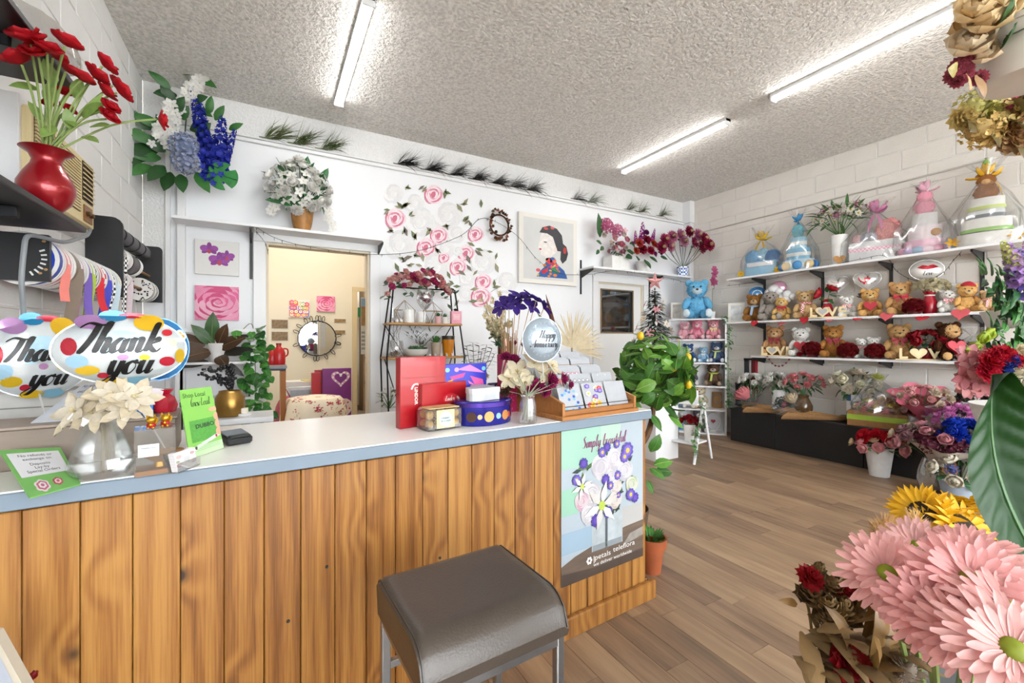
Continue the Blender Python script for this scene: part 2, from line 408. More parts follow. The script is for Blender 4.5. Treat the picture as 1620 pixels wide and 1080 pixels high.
# block walls
BW, BH, J = .395, .198, .009
def blockwall(name, label, x, sign, y0, y1, z0, mat, ymin_seen):
 """sign: +1 the wall faces +X. Blocks in running bond, joints recessed."""
 rt = root_struct(name, label)
 t = .09
 b = B(); b.box((x - sign * (t / 2 + .004), (YF + YB) / 2, H / 2), (t, YB - YF, H)); b.obj('mortar_bed', MORTAR, rt)
 bb = B(); bb.box((0, 0, 0), (.02, BW - J, BH - J), ch=.004); full = bb.mesh('block', mat)
 k = 0; z = 0; rest = B()
 while z < H - .03:
  zz = min(z + BH, H); y = YB - (BW / 2 if k % 2 else BW) ; first = True
  ya = YB
  while ya > YF:
   yb = max(y, YF)
   L_ = ya - yb
   cz, cy = (z + zz) / 2, (ya + yb) / 2
   whole = abs(L_ - BW) < .002 and abs(zz - z - BH) < .002
   if ya > ymin_seen and zz > z0 and L_ > .04:
    if whole: inst('block', full, rt, (x - sign * .01, cy, cz))
    else:
     b2 = B(); b2.box((0, 0, 0), (.02, L_ - J, zz - z - J), ch=.004); b2.obj('block', mat, rt, (x - sign * .01, cy, cz))
   elif L_ > .04: rest.box((x - sign * .01, cy, cz), (.02, L_ - J, zz - z - J))
   ya = yb; y = ya - BW
  z += BH; k += 1
 o = rest.obj('block_remainder', mat, rt); o['kind'] = 'stuff'
 return rt
blockwall('wall_left', 'white painted block wall beside the counter', XL, 1, 0, 0, .85, BLOCK, 1.35)
blockwall('wall_right', 'off-white painted block wall behind the gift shelves', XR, -1, 0, 0, .35, BLOCKR, .75)

# back wall with two openings
DX0, DX1, DZ = -.02, .88, 2.14          # doorway to the back room
EX0, EX1 = 3.80, 4.62                   # second door
wb = root_struct('wall_back', 'white painted back wall with picture rail')
T = .12
def bw(name, x0, x1, z0, z1, mat, y=YB, t=T):
 b = B(); b.box(((x0 + x1) / 2, y + t / 2, (z0 + z1) / 2), (x1 - x0, t, z1 - z0)); return b.obj(name, mat, wb)
bw('wall_face', XL, DX0, 0, 3.0, PAINT); bw('wall_face', DX0, DX1, DZ, 3.0, PAINT); bw('wall_face', DX1, EX0, 0, 3.0, PAINT)
bw('wall_face', EX0, EX1, 2.04, 3.0, PAINT); bw('wall_face', EX1, XR, 0, 3.0, PAINT)
bw('stippled_band', XL, XR, 3.0, H, BAND)
bw('stippled_band', XL, -.735, 1.9, 3.0, BAND, YB - .006, .006)
tr = struct(B().box(((XL + XR) / 2, YB - .012, 3.02), (XR - XL - .002, .024, .035), ch=.006).box(((XL + XR) / 2, YB - .02, 3.043), (XR - XL - .002, .04, .012), ch=.004).obj('trim_1', TRIM), 'white picture rail along the back wall')
# pilaster strips by the corner
for i, (x0, x1, pr) in enumerate(((-.735, -.70, .03), (-.655, -.60, .05))):
 struct(B().box(((x0 + x1) / 2, YB - pr / 2, 1.5), (x1 - x0, pr, 3.0), ch=.004).obj('trim_%d' % (2 + i), TRIM), ['narrow white strip by the corner', 'wide white strip next to the corner strip'][i])
# corner pier on the far side
struct(B().box((XR - .04, YB - .06, H / 2 - .16), (.08, .12, H - .33), ch=.004).box((XR - .04, YB - .06, H - .16), (.12, .14, .32)).obj('trim_4', PAINT), 'white pier in the far corner')
# doorway casing
def casing(name, x0, x1, zt, wd, label, y=YB):
 o = root_struct(name, label)
 for cx in (x0 - wd / 2, x1 + wd / 2): B().box((cx, y - .012, zt / 2), (wd, .024, zt), ch=.004).obj('casing_side', TRIM, o)
 B().box(((x0 + x1) / 2, y - .012, zt + wd / 2), (x1 - x0 + 2 * wd, .024, wd), ch=.004).obj('casing_head', TRIM, o)
 for cx in (x0 + .01, x1 - .01): B().box((cx, y + T / 2, zt / 2), (.02, T, zt)).obj('jamb', M('#e3d6bd', .5, var=.03), o)
 B().box(((x0 + x1) / 2, y + T / 2, zt - .01), (x1 - x0 - .04, T, .02)).obj('jamb', M('#e3d6bd', .5, var=.03), o)
 return o
casing('door_1', DX0, DX1, DZ, .10, 'open doorway with white casing into the back room')
d2 = casing('door_2', EX0, EX1, 2.04, .09, 'white door with dark glass panel under flower shelf')
gx0, gx1, gz0, gz1 = 3.86, 4.46, 1.36, 1.96
leafm = M('#f2f2f0', .4, var=.01)
for (x0, x1, z0, z1) in ((EX0 + .02, gx0, 0, 2.02), (gx1, EX1 - .02, 0, 2.02), (gx0, gx1, 0, gz0), (gx0, gx1, gz1, 2.02)):
 B().box(((x0 + x1) / 2, YB + .035, (z0 + z1) / 2), (x1 - x0, .04, z1 - z0)).obj('door_leaf', leafm, d2)
for (x0, x1, z0, z1) in ((gx0, gx0 + .02, gz0, gz1), (gx1 - .02, gx1, gz0, gz1), (gx0, gx1, gz0, gz0 + .02), (gx0, gx1, gz1 - .02, gz1)):
 B().box(((x0 + x1) / 2, YB + .012, (z0 + z1) / 2), (x1 - x0, .012, z1 - z0), ch=.003).obj('glazing_bead', M('#8a745c', .5), d2)
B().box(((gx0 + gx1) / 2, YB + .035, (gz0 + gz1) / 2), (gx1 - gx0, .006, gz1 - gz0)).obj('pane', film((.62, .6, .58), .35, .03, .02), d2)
# the store behind the dark pane
sr = root_struct('wall_store', 'dim store room behind the glazed door')
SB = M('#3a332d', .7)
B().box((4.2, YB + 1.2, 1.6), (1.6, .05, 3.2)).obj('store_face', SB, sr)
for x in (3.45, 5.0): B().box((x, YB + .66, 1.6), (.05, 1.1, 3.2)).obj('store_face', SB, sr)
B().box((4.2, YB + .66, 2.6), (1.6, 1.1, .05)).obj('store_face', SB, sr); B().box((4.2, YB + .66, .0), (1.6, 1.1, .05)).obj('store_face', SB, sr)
st = thing('storage_rack', 'dim storage rack with boxes behind dark door glass', 'rack', (4.2, YB + .75, 0))
for z in (.02, 1.25, 1.83):
 B().box((0, 0, z), (1.4, .5, .03)).obj('shelf_board', M('#7a6a58', .6), st)
for x in (-.7, .7): B().box((x, 0, 1.0), (.03, .5, 2.0)).obj('upright', M('#504a44', .5), st)
for i, (x, z, sx, sz, c) in enumerate(((.02, 1.267, .62, .40, '#a98c68'), (-.47, 1.267, .3, .26, '#6e5a48'), (.5, 1.267, .28, .34, '#8d7250'))):
 bx_ = tag(B().box((0, 0, sz / 2), (sx, .3, sz), ch=.004).box((0, -.152, sz * .78), (sx * .18, .004, .05), ch=.001, mi=1).obj('cardboard_box', [M(c, .8, var=.1), BLACK], None, (4.2 + x, YB + .72, z)),
  ['wide cardboard carton behind the dark door glass', 'small brown carton behind the dark door glass, near the hinge side', 'tall cardboard carton at the end of the storage rack'][i], 'box')

# back room
BY = 7.1; BXL, BXR = -1.4, 2.3
BEIGE = M('#e9dfcb', .7, var=.03, scale=3)
br = root_struct('wall_rear_room', 'cream painted walls of the back room')
B().box(((BXL + 1.2) / 2, BY + .05, 1.7), (1.2 - BXL, .1, 3.4)).obj('wall_face', BEIGE, br)
B().box(((1.8 + BXR) / 2, BY + .05, 1.7), (BXR - 1.8, .1, 3.4)).obj('wall_face', BEIGE, br)
B().box((1.50, BY + .05, 2.72), (.6, .1, 1.36)).obj('wall_face', BEIGE, br)
B().box((BXL, (YB + BY) / 2 + .06, 1.7), (.1, BY - YB - .12, 3.4)).obj('wall_face', BEIGE, br)
B().box((BXR, (YB + BY) / 2 + .06, 1.7), (.1, BY - YB - .12, 3.4)).obj('wall_face', BEIGE, br)
for (x0, x1) in ((BXL, DX0 - .02), (DX1 + .02, BXR)):
 B().box(((x0 + x1) / 2, YB + T + .01, 1.7), (x1 - x0, .02, 3.4)).obj('wall_face', BEIGE, br)
struct(B().box(((BXL + BXR) / 2, (YB + BY) / 2 + .06, 3.45), (BXR - BXL + .2, BY - YB, .1)).obj('ceiling_rear_room', M('#f3efe4', .8, var=.02)), 'cream ceiling of the back room')
cr3 = root_struct('door_3', 'timber framed opening at the far end of the back room')
for cx in (1.165, 1.835): B().box((cx, BY - .015, 1.015), (.07, .03, 2.03), ch=.004).obj('casing_side', M('#d9c39b', .5, var=.06, stretch=(8, 8, 1)), cr3)
B().box((1.50, BY - .015, 2.06), (.74, .03, .07), ch=.004).obj('casing_head', M('#d9c39b', .5, var=.06), cr3)
fr = root_struct('wall_far_room', 'pale walls of the room beyond the back room')
B().box((2.2, BY + 1.9, 1.5), (2.6, .06, 3.0)).obj('wall_face', M('#d8d2c4', .7), fr)
for x in (1.0, 3.4): B().box((x, BY + 1.0, 1.5), (.06, 1.8, 3.0)).obj('wall_face', M('#d8d2c4', .7), fr)
B().box((2.2, BY + 1.0, 3.0), (2.5, 1.9, .06)).obj('wall_face', M('#d8d2c4', .7), fr)
B().box((2.2, BY + 1.0, -.02), (2.5, 1.9, .04)).obj('far_floor', M('#6d5a48', .7), fr)

# shop front behind the camera: low wall, glazing bars, panes
wf = root_struct('wall_front', 'shopfront wall with large windows')
B().box(((XL + XR) / 2, YF - .06, .2), (XR - XL, .12, .4)).obj('wall_face', PAINT, wf)
B().box(((XL + XR) / 2, YF - .06, (2.9 + H) / 2), (XR - XL, .12, H - 2.9)).obj('wall_face', PAINT, wf)
n = 4; ww = (XR - XL) / n
for i in range(n):
 wn = root_struct('window_%d' % (i + 1), 'large shopfront window pane with white bars, number %d along' % (i + 1))
 x0 = XL + i * ww
 for x in (x0 + .03, x0 + ww - .03): B().box((x, YF - .06, 1.65), (.06, .08, 2.5)).obj('window_frame', TRIM, wn)
 for z in (.43, 2.87): B().box((x0 + ww / 2, YF - .06, z), (ww - .12, .08, .06)).obj('window_frame', TRIM, wn)
 B().box((x0 + ww / 2, YF - .06, 1.65), (ww - .12, .006, 2.38)).obj('pane', film((1, 1, 1), .1, .02, 0), wn)
struct(B().box((2.3, YF - 6.2, -.08), (30, 12, .1)).obj('ground_street', M('#d6d4ce', .8)), 'pale paved street outside the shopfront')

# ceiling battens
def batten(x, y0, y1, label):
 t = thing('ceiling_light', label, 'light', (x, (y0 + y1) / 2, H), group='fluorescent ceiling battens')
 L_ = y1 - y0
 B().box((0, 0, -.014), (.074, L_, .028), ch=.003).obj('batten_body', TRIM, t)
 m = bpy.data.materials.get('tube_glow')
 if not m:
  m = bpy.data.materials.new('tube_glow'); m.use_nodes = True; tt = m.node_tree; tt.nodes.remove(tt.nodes['Principled BSDF'])
  e = nd(tt, 'ShaderNodeEmission'); e.inputs[0].default_value = (1, .98, .95, 1); e.inputs[1].default_value = LAMP
  tt.links.new(e.outputs[0], tt.nodes['Material Output'].inputs[0])
 bb = B(); ls = L_ / 2 - .02; vs = [V((.033 * cos(R(180 + 20 * i)), y, -.0285 + .03 * sin(R(180 + 20 * i)))) for y in (-ls, ls) for i in range(10)]; bb.add(vs, [(i, i + 1, 11 + i, 10 + i) for i in range(9)]); bb.obj('diffuser', m, t)
 for s in (-1, 1): B().box((0, s * (L_ / 2 - .008), -.03), (.078, .016, .062), ch=.004).obj('end_cap', TRIM, t)
batten(.53, 2.72, 4.03, 'glowing batten light on ceiling above the back room doorway')
batten(3.74, .95, 2.16, 'long glowing batten light on ceiling nearest the block shelf wall')
batten(3.76, 2.58, 3.97, 'glowing batten light on ceiling toward the far corner')
batten(.53, -1.6, -.3, 'batten light on ceiling behind the counter customer side')
batten(3.74, -1.7, -.4, 'batten light on ceiling near the shopfront')
lp = bpy.data.lights.new('rear_room_bulb', 'POINT'); lp.energy = 40; lp.color = (1, .96, .88); lp.shadow_soft_size = .12
lo = bpy.data.objects.new('rear_room_bulb', lp); scene.collection.objects.link(lo); lo.location = (.5, 5.7, 3.1)
cl = thing('ceiling_lamp', 'round opal ceiling lamp in the back room', 'lamp', (.5, 5.7, 3.4))
B().lathe([(.14, 0), (.14, -.03), (.02, -.035)], 20).obj('base_plate', WHITE, cl)
lp2 = bpy.data.lights.new('far_room_bulb', 'POINT'); lp2.energy = 30; lp2.shadow_soft_size = .12
lo2 = bpy.data.objects.new('far_room_bulb', lp2); scene.collection.objects.link(lo2); lo2.location = (2.0, BY + 1.0, 2.6)

# ================================================================ counter
def pine():
 m = bpy.data.materials.new('pine'); m.use_nodes = True; t = m.node_tree; L = t.links.new; b = t.nodes['Principled BSDF']
 tc = nd(t, 'ShaderNodeTexCoord'); oi = nd(t, 'ShaderNodeObjectInfo'); cb = nd(t, 'ShaderNodeCombineXYZ')
 for i in range(3): L(oi.outputs['Random'], cb.inputs[i])
 ad = nd(t, 'ShaderNodeVectorMath', operation='MULTIPLY_ADD'); ad.inputs[1].default_value = (31, 17, 43)
 L(cb.outputs[0], ad.inputs[0]); L(tc.outputs['Object'], ad.inputs[2])
 # knots: sparse cells
 mk = nd(t, 'ShaderNodeMapping'); mk.inputs['Scale'].default_value = (1.0, .01, .85); L(ad.outputs[0], mk.inputs[0])
 vo = nd(t, 'ShaderNodeTexVoronoi', i_Scale=4.6); L(mk.outputs[0], vo.inputs['Vector'])
 # swelling of the grain round each knot
 sw = nd(t, 'ShaderNodeMapRange', interpolation_type='SMOOTHSTEP'); sw.inputs[1].default_value = 0; sw.inputs[2].default_value = .42; sw.inputs[3].default_value = 1; sw.inputs[4].default_value = 0
 L(vo.outputs['Distance'], sw.inputs[0])
 mg = nd(t, 'ShaderNodeMapping'); mg.inputs['Scale'].default_value = (1, .1, .09); L(ad.outputs[0], mg.inputs[0])
 wob = nd(t, 'ShaderNodeTexNoise', i_Scale=9.0, i_Detail=2.0); L(mg.outputs[0], wob.inputs[0])
 sx = nd(t, 'ShaderNodeSeparateXYZ'); L(ad.outputs[0], sx.inputs[0])
 a1 = nd(t, 'ShaderNodeMath', operation='MULTIPLY_ADD'); a1.inputs[1].default_value = .09; L(wob.outputs[0], a1.inputs[0]); L(sx.outputs[0], a1.inputs[2])
 a2 = nd(t, 'ShaderNodeMath', operation='MULTIPLY_ADD'); a2.inputs[1].default_value = .06; L(sw.outputs[0], a2.inputs[0]); L(a1.outputs[0], a2.inputs[2])
 a3 = nd(t, 'ShaderNodeMath', operation='MULTIPLY'); a3.inputs[1].default_value = 120; L(a2.outputs[0], a3.inputs[0])
 sn = nd(t, 'ShaderNodeMath', operation='SINE'); L(a3.outputs[0], sn.inputs[0])
 fine = nd(t, 'ShaderNodeTexNoise', i_Scale=1.0, i_Detail=4.0); mf = nd(t, 'ShaderNodeMapping'); mf.inputs['Scale'].default_value = (220, 10, 5)
 L(ad.outputs[0], mf.inputs[0]); L(mf.outputs[0], fine.inputs[0])
 mr = nd(t, 'ShaderNodeMapRange'); mr.inputs[1].default_value = -1; mr.inputs[2].default_value = 1; mr.inputs[3].default_value = .30; mr.inputs[4].default_value = .70; L(sn.outputs[0], mr.inputs[0])
 mx = nd(t, 'ShaderNodeMix', data_type='FLOAT'); mx.inputs[0].default_value = .55; L(mr.outputs[0], mx.inputs[2]); L(fine.outputs[0], mx.inputs[3])
 o2 = nd(t, 'ShaderNodeMapRange'); o2.inputs[3].default_value = -.10; o2.inputs[4].default_value = .10; L(oi.outputs['Random'], o2.inputs[0])
 sm = nd(t, 'ShaderNodeMath', operation='ADD'); L(mx.outputs[0], sm.inputs[0]); L(o2.outputs[0], sm.inputs[1])
 cr = nd(t, 'ShaderNodeValToRGB'); e = cr.color_ramp.elements
 e[0].position = .30; e[0].color = lin('#6a4016'); e[1].position = .68; e[1].color = lin('#a4763a')
 x = e.new(.47); x.color = lin('#8a5b28')
 L(sm.outputs[0], cr.inputs[0])
 kn = nd(t, 'ShaderNodeValToRGB'); k = kn.color_ramp.elements
 k[0].position = .045; k[0].color = (1, 1, 1, 1); k[1].position = .13; k[1].color = (0, 0, 0, 1); y = k.new(.075); y.color = (.45, .45, .45, 1)
 L(vo.outputs['Distance'], kn.inputs[0])
 fx = nd(t, 'ShaderNodeMix', data_type='RGBA'); fx.inputs[7].default_value = lin('#2a160a'); L(kn.outputs[0], fx.inputs[0]); L(cr.outputs[0], fx.inputs[6])
 L(fx.outputs[2], b.inputs['Base Color']); b.inputs['Roughness'].default_value = .38; b.inputs['Coat Weight'].default_value = .15
 bp = nd(t, 'ShaderNodeBump', i_Strength=.06, i_Distance=.003); L(fine.outputs[0], bp.inputs['Height']); L(bp.outputs[0], b.inputs['Normal'])
 return m
PINE = pine()
CA = R(3.9)                                   # the counter stands a little askew
CO = V((1.60, 1.535, 0)); CX = V((cos(CA), sin(CA), 0)); CY = V((-sin(CA), cos(CA), 0))
def cpt(x, y, z=.92): return CO + CX * x + CY * y + V((0, 0, z))   # counter coordinates: x<=0 to the left, y backwards
CT = .92
ctr = thing('shop_counter', 'long pine board shop counter with white top and grey edge', 'counter', CO, CA)
CL = 2.37; CDp = .60
x = 0; i = 0
bb = B(); bb.box((.0475, .009, .44), (.0935, .018, .86), ch=.003); bm1 = bb.mesh('board', PINE)
bb = B(); bb.box((.0475, .009, .44), (.0935, .018, .86), ch=.0022); bm2 = bb.mesh('board', PINE)
while x > -CL + .09:
 inst('board', bm1 if i % 3 else bm2, ctr, (x - .095, 0, 0)); x -= .095; i += 1
B().box((-CL / 2, .026, .44), (CL, .012, .87)).obj('backing_panel', M('#6d3f18', .6), ctr)
for k in range(6):
 inst('board', bm1, ctr, (0, .02 + .094 * (k), 0), (0, 0, R(90)))
B().box((-CL / 2 + .02, -.012, .045), (CL + .06, .026, .09), ch=.006).obj('base_board', PINE, ctr, (0, 0, 0))
B().box((.02, CDp / 2 - .01, .045), (.026, CDp - .03, .09), ch=.006).obj('base_board', PINE, ctr)
for x in (-CL + .2, -.2): B().box((x, CDp - .03, .44), (.03, .02, .86)).obj('rear_post', PINE, ctr)
GREY = M('#7f90a0', .5, var=.06, scale=14)
tp = B().box((-CL / 2, CDp / 2, CT - .002), (CL + .045, CDp + .03, .004), ch=.001).obj('counter_top', M((1.06, 1.055, 1.05), .28, var=.01, scale=5), ctr)
B().box((-CL / 2, CDp / 2, CT - .024), (CL + .05, CDp + .036, .040), ch=.003).obj('edge_band', GREY, ctr)
# small black screw heads on the boards
for (u, v) in ((456, 982), (696, 882), (517, 896)):
 p = onY(u, v, 1.42); q = V(p) - CO; lx = q.dot(CX);
 r_ = ray(u, v); tt = (CO - CAM).dot(CY) / r_.dot(CY); p = CAM + r_ * tt; q = p - CO
 B().ell((q.dot(CX), -.001, p.z), (.005, .004, .005), 8, 6).obj('screw', BLACK, ctr)

# ================================================================ stool
st = thing('bar_stool', 'square brown leather bar stool with steel legs against counter', 'stool', (.425, .975, 0), R(3))
LEA = M('#4d443c', .33, var=.10, scale=7, bump=.10, bscale=180)
SZ = .66; sw_, sd_ = .36, .32
def seat(u, v):
 # cross-section runs front to back: drops over the front edge, flat top
 y = -sd_ / 2 + v * sd_; x = (u - .5) * sw_
 prof = min(1, v / .22); z = SZ - .07 * (1 - math.sqrt(max(0, 1 - (1 - prof) ** 2)))
 e = min(u, 1 - u) / .05; z -= .012 * (1 - min(1, e)) ** 2 + (.012 * (1 - min(1, (1 - v) / .06)) ** 2)
 z -= .006 * sin(PI * u) * sin(PI * v)
 return (x, y, z)
b = B(); b.grid(seat, 24, 24)
rim = [seat(i / 24, 0) for i in range(25)] + [seat(1, j / 24) for j in range(1, 25)] + [seat(1 - i / 24, 1) for i in range(1, 25)] + [seat(0, 1 - j / 24) for j in range(1, 24)]
bot = [(x * .985, y * .985, SZ - .095) for x, y, z in rim]; k = len(rim)
b.add(rim + bot, [(i, k + i, k + (i + 1) % k, (i + 1) % k) for i in range(k)] + [tuple(range(k, 2 * k))])
sobj = b.obj('seat_cushion', LEA, st, angle=60)
SE = M('#3b342e', .4)
for sx in (-1, 1):
 b = B(); b.tube([V(seat(.5 + sx * .485, j / 20)) + V((0, 0, .0015)) for j in range(21)], .0022, 5); b.obj('seam_piping', SE, sobj)
STEEL = M('#a8aaac', .28, .9, var=.06, scale=60)
for sx in (-1, 1):
 for sy in (-1, 1):
  B().box((sx * (sw_ / 2 - .018), sy * (sd_ / 2 - .018), .29), (.022, .022, .58), ch=.003).obj('leg', STEEL, st)
for sx in (-1, 1):
 B().box((sx * (sw_ / 2 - .018), 0, .553), (.020, sd_ - .05, .022), ch=.002).obj('seat_rail', STEEL, st)
 B().box((sx * (sw_ / 2 - .018), 0, .20), (.018, sd_ - .05, .018), ch=.002).obj('foot_rail', STEEL, st)
for sy in (-1, 1):
 B().box((0, sy * (sd_ / 2 - .018), .553), (sw_ - .05, .020, .022), ch=.002).obj('seat_rail', STEEL, st)
B().box((0, sd_ / 2 - .018, .44), (sw_ - .05, .018, .018), ch=.002).obj('foot_rail', STEEL, st)
B().box((0, -sd_ / 2 + .018, .20), (sw_ - .05, .018, .018), ch=.002).obj('foot_rail', STEEL, st)
# ================================================================ flowers, leaves, toys
def PM(c, rough=.6, var=.16): return M(c, rough, var=var, scale=4.5, tl=.35)
LEAFG = '#2f6b2c'
_F = {}
WF = (1.07, 1.06, 1.03)
def fib(n, pmax=PI / 2, pmin=0):
 out = []
 for i in range(n):
  z = cos(pmin) - (cos(pmin) - cos(pmax)) * (i + .5) / n; a = i * 2.399963 + .7
  q = math.sqrt(max(0, 1 - z * z)); out.append(V((q * cos(a), q * sin(a), z)))
 return out
def fm(kind, c='#ffffff', cc='#e8d060', n=0):
 """Flower heads of unit radius, opening along +Z."""
 key = (kind, c, cc, n)
 if key in _F: return _F[key]
 b = B(); mats = [PM(c), PM(cc)]
 if kind == 'rose':
  for (k, L_, W, li, r0, z0, cu, off) in ((5, .86, 1.0, 20, .14, .02, 28, 0), (5, .74, .92, 46, .12, .06, 26, .6), (4, .62, .78, 66, .07, .1, 12, .2), (3, .5, .55, 80, .03, .14, -12, .9)):
   for i in range(k): b.petal(L_, W, 2 * PI * i / k + off, R(li), r0, z0, .22, R(cu), 1.5, 4, 2)
  b.ell((0, 0, .4), (.17, .17, .24), 8, 5)
 elif kind in ('daisy', 'gerbera', 'sun'):
  k = n or 16
  lay = {'daisy': [(k, 1, 12)], 'gerbera': [(k, 1, 4), (k, .9, 14), (k, .62, 26)], 'sun': [(k, 1, 8), (k, .88, 22)]}[kind]
  for q, (kk, L_, li) in enumerate(lay):
   for i in range(kk):
    b.petal(L_ * rnd.uniform(.9, 1.04) * .82, (.155 if kind == 'gerbera' else 3.9 / kk) * (1 if kind != 'sun' else .8), 2 * PI * (i + .5 * q) / kk + rnd.uniform(-.05, .05), R(li + rnd.uniform(-5, 5)), .16, .02 + q * .03, .18, R(-14), 1.25, 5, 1, pw=.45 if kind == 'gerbera' else .8, end=.955 if kind == 'gerbera' else 1)
  cr_ = {'daisy': .24, 'gerbera': .2, 'sun': .40}[kind]
  b.ell((0, 0, .06), (cr_, cr_, .13), 12, 6, mi=1)
  if kind == 'sun':
   for d in fib(70, R(88)): b.petal(.07, .05, rnd.uniform(0, 6), R(60), 0, 0, 0, 0, .7, 1, 1, mi=1, mat=Matrix.Translation((d.x * .38, d.y * .38, .06 + d.z * .12)))
 elif kind in ('pom', 'carn'):
  k = n or 13
  for q, li in enumerate((2, 16, 30, 46, 62, 76)):
   L_ = .95 - q * .07
   for i in range(max(5, k - q)):
    b.petal(L_, .34 if kind == 'pom' else .5, 2 * PI * i / max(5, k - q) + q * .5, R(li + rnd.uniform(-6, 6)), .04, q * .05, .12, R(18 if kind == 'pom' else 8), 1.6, 3, 1, ruf=.05 if kind == 'pom' else .13, mi=0 if (q < 4 or cc == '#e8d060') else 1)
 elif kind == 'star':
  k = n or 5
  for i in range(k): b.petal(.95, .62 if k < 6 else .42, 2 * PI * i / k, R(22), .06, 0, .12, R(-20), 1.1, 4, 1)
  for i in range(5): b.petal(.3, .08, 2 * PI * i / 5 + .3, R(62), .02, .02, 0, 0, .8, 2, 1, mi=1)
 elif kind == 'poppy':
  for i in range(4): b.petal(1.0, 1.3, PI * i / 2, R(18), .08, 0, .14, R(10), 1.6, 5, 3, ruf=.03, pw=.4)
  for i in range(3): b.petal(.95, 1.1, 2.1 * i + 1.4, R(42), .06, .03, .14, R(10), 1.6, 4, 2, ruf=.04, pw=.4); b.petal(.7, 1.0, 2.1 * i + .7, R(66), .06, .03, .14, R(0), 1.6, 4, 2, ruf=.03, pw=.4)
  b.ell((0, 0, .14), (.15, .15, .1), 8, 5, mi=1)
  for i in range(14): b.petal(.24, .04, i * .449, R(45), .1, .12, 0, 0, .7, 1, 1, mi=1)
 elif kind == 'hyd':
  for d in fib(n or 42, R(105)):
   m4 = (Matrix.Translation(d * .82) @ d.to_track_quat('Z', 'Y').to_matrix().to_4x4() @ Matrix.Rotation(rnd.uniform(0, 3), 4, 'Z'))
   for i in range(4): b.petal(.22, .24, PI * i / 2, R(rnd.uniform(10, 45)), .02, rnd.uniform(-.08, .08), .16, 0, 1.2, 2, 1, mat=m4)
   b.ell(d * .86, .035, 5, 3, mi=1)
  b.ell((0, 0, 0), (.6, .6, .6), 10, 6)
 elif kind == 'spike':                       # unit length along Z
  k = n or 44
  for i in range(k):
   t = (i + .5) / k; a = i * 2.4; r_ = .15 * (1 - t) ** .6 + .03
   d = V((cos(a), sin(a), .35)).normalized()
   m4 = Matrix.Translation((r_ * cos(a) * .6, r_ * sin(a) * .6, t)) @ d.to_track_quat('Z', 'Y').to_matrix().to_4x4()
   for j in range(5): b.petal(.10 * (1.15 - t * .7), .085 * (1.15 - t * .7), 2 * PI * j / 5, R(20), 0, 0, .1, 0, 1.1, 2, 1, mat=m4)
   if i % 2: b.ell((r_ * cos(a) * .6 + d.x * .012, r_ * sin(a) * .6 + d.y * .012, t + .01), .014, 5, 3, mi=1)
  b.tube([(0, 0, -.05), (0, 0, 1)], [.014, .005], 5, mi=1)
 elif kind == 'bud':
  for i in range(5): b.petal(.95, .72, 2 * PI * i / 5, R(62), .1, 0, .28, R(34), 1.0, 4, 1)
  for i in range(3): b.petal(.9, .5, 2 * PI * i / 3 + .4, R(72), .05, 0, .28, R(24), 1.0, 4, 1)
 elif kind == 'protea':
  for q, (k, li, L_) in enumerate(((12, 38, 1.0), (12, 55, 1.1), (9, 70, 1.15))):
   for i in range(k): b.petal(L_, .4, 2 * PI * i / k + q * .3, R(li), .22, 0, .2, R(24), 1.0, 4, 1)
  b.ell((0, 0, .5), (.34, .34, .5), 10, 6, mi=1)
 elif kind == 'tuft':                        # bunny tail: furry ball of fine hairs
  for i in range(150):
   d = V((rnd.gauss(0, 1), rnd.gauss(0, 1), rnd.gauss(0, 1))).normalized()
   p = V((d.x * .45, d.y * .45, d.z * .8 + .4)); q = p + V((d.x * .5, d.y * .5, d.z * .35 + .25)); s_ = d.orthogonal() * .03
   b.add([p - s_, p + s_, q], [(0, 1, 2)])
  b.ell((0, 0, .4), (.42, .42, .75), 8, 6)
 me = b.mesh('flower_head', mats, angle=0); _F[key] = me; return me
def lm(c=LEAFG, W=.45, curl=-35, fold=.12, tip=.85, lift=12, rib=None, nl=5, rough=.42):
 """A leaf of unit length along +X."""
 key = ('leaf', c, W, curl, fold, tip, lift, rib, rough)
 if key in _F: return _F[key]
 b = B(); b.petal(1, W, 0, R(lift), 0, 0, .04, R(curl), tip, nl, 2, fold=fold)
 if rib:
  vs = [b.v[i * 5 + 2] for i in range(nl + 1)]
  b.tube([V(p) + V((0, 0, .006)) for p in vs], .011, 4, mi=1)
 me = b.mesh('leaf', [M(c, rough, var=.22, scale=5, rand=.12, tl=.2), M(rib or c, .5)], angle=0); _F[key] = me; return me
def addleaf(b, p, d, L_, W, curl=-30, fold=.1, tip=.85, mi=None, up=(0, 0, 1), nl=3, nw=1):
 m4 = xrot(d, up).to_matrix().to_4x4(); m4.translation = V(p)
 b.petal(L_, W, 0, R(8), 0, 0, .04, R(curl), tip, nl, nw, fold=fold, mi=mi, mat=m4)
def jit(v, a): return V(v) + V((rnd.uniform(-a, a), rnd.uniform(-a, a), rnd.uniform(-a, a)))
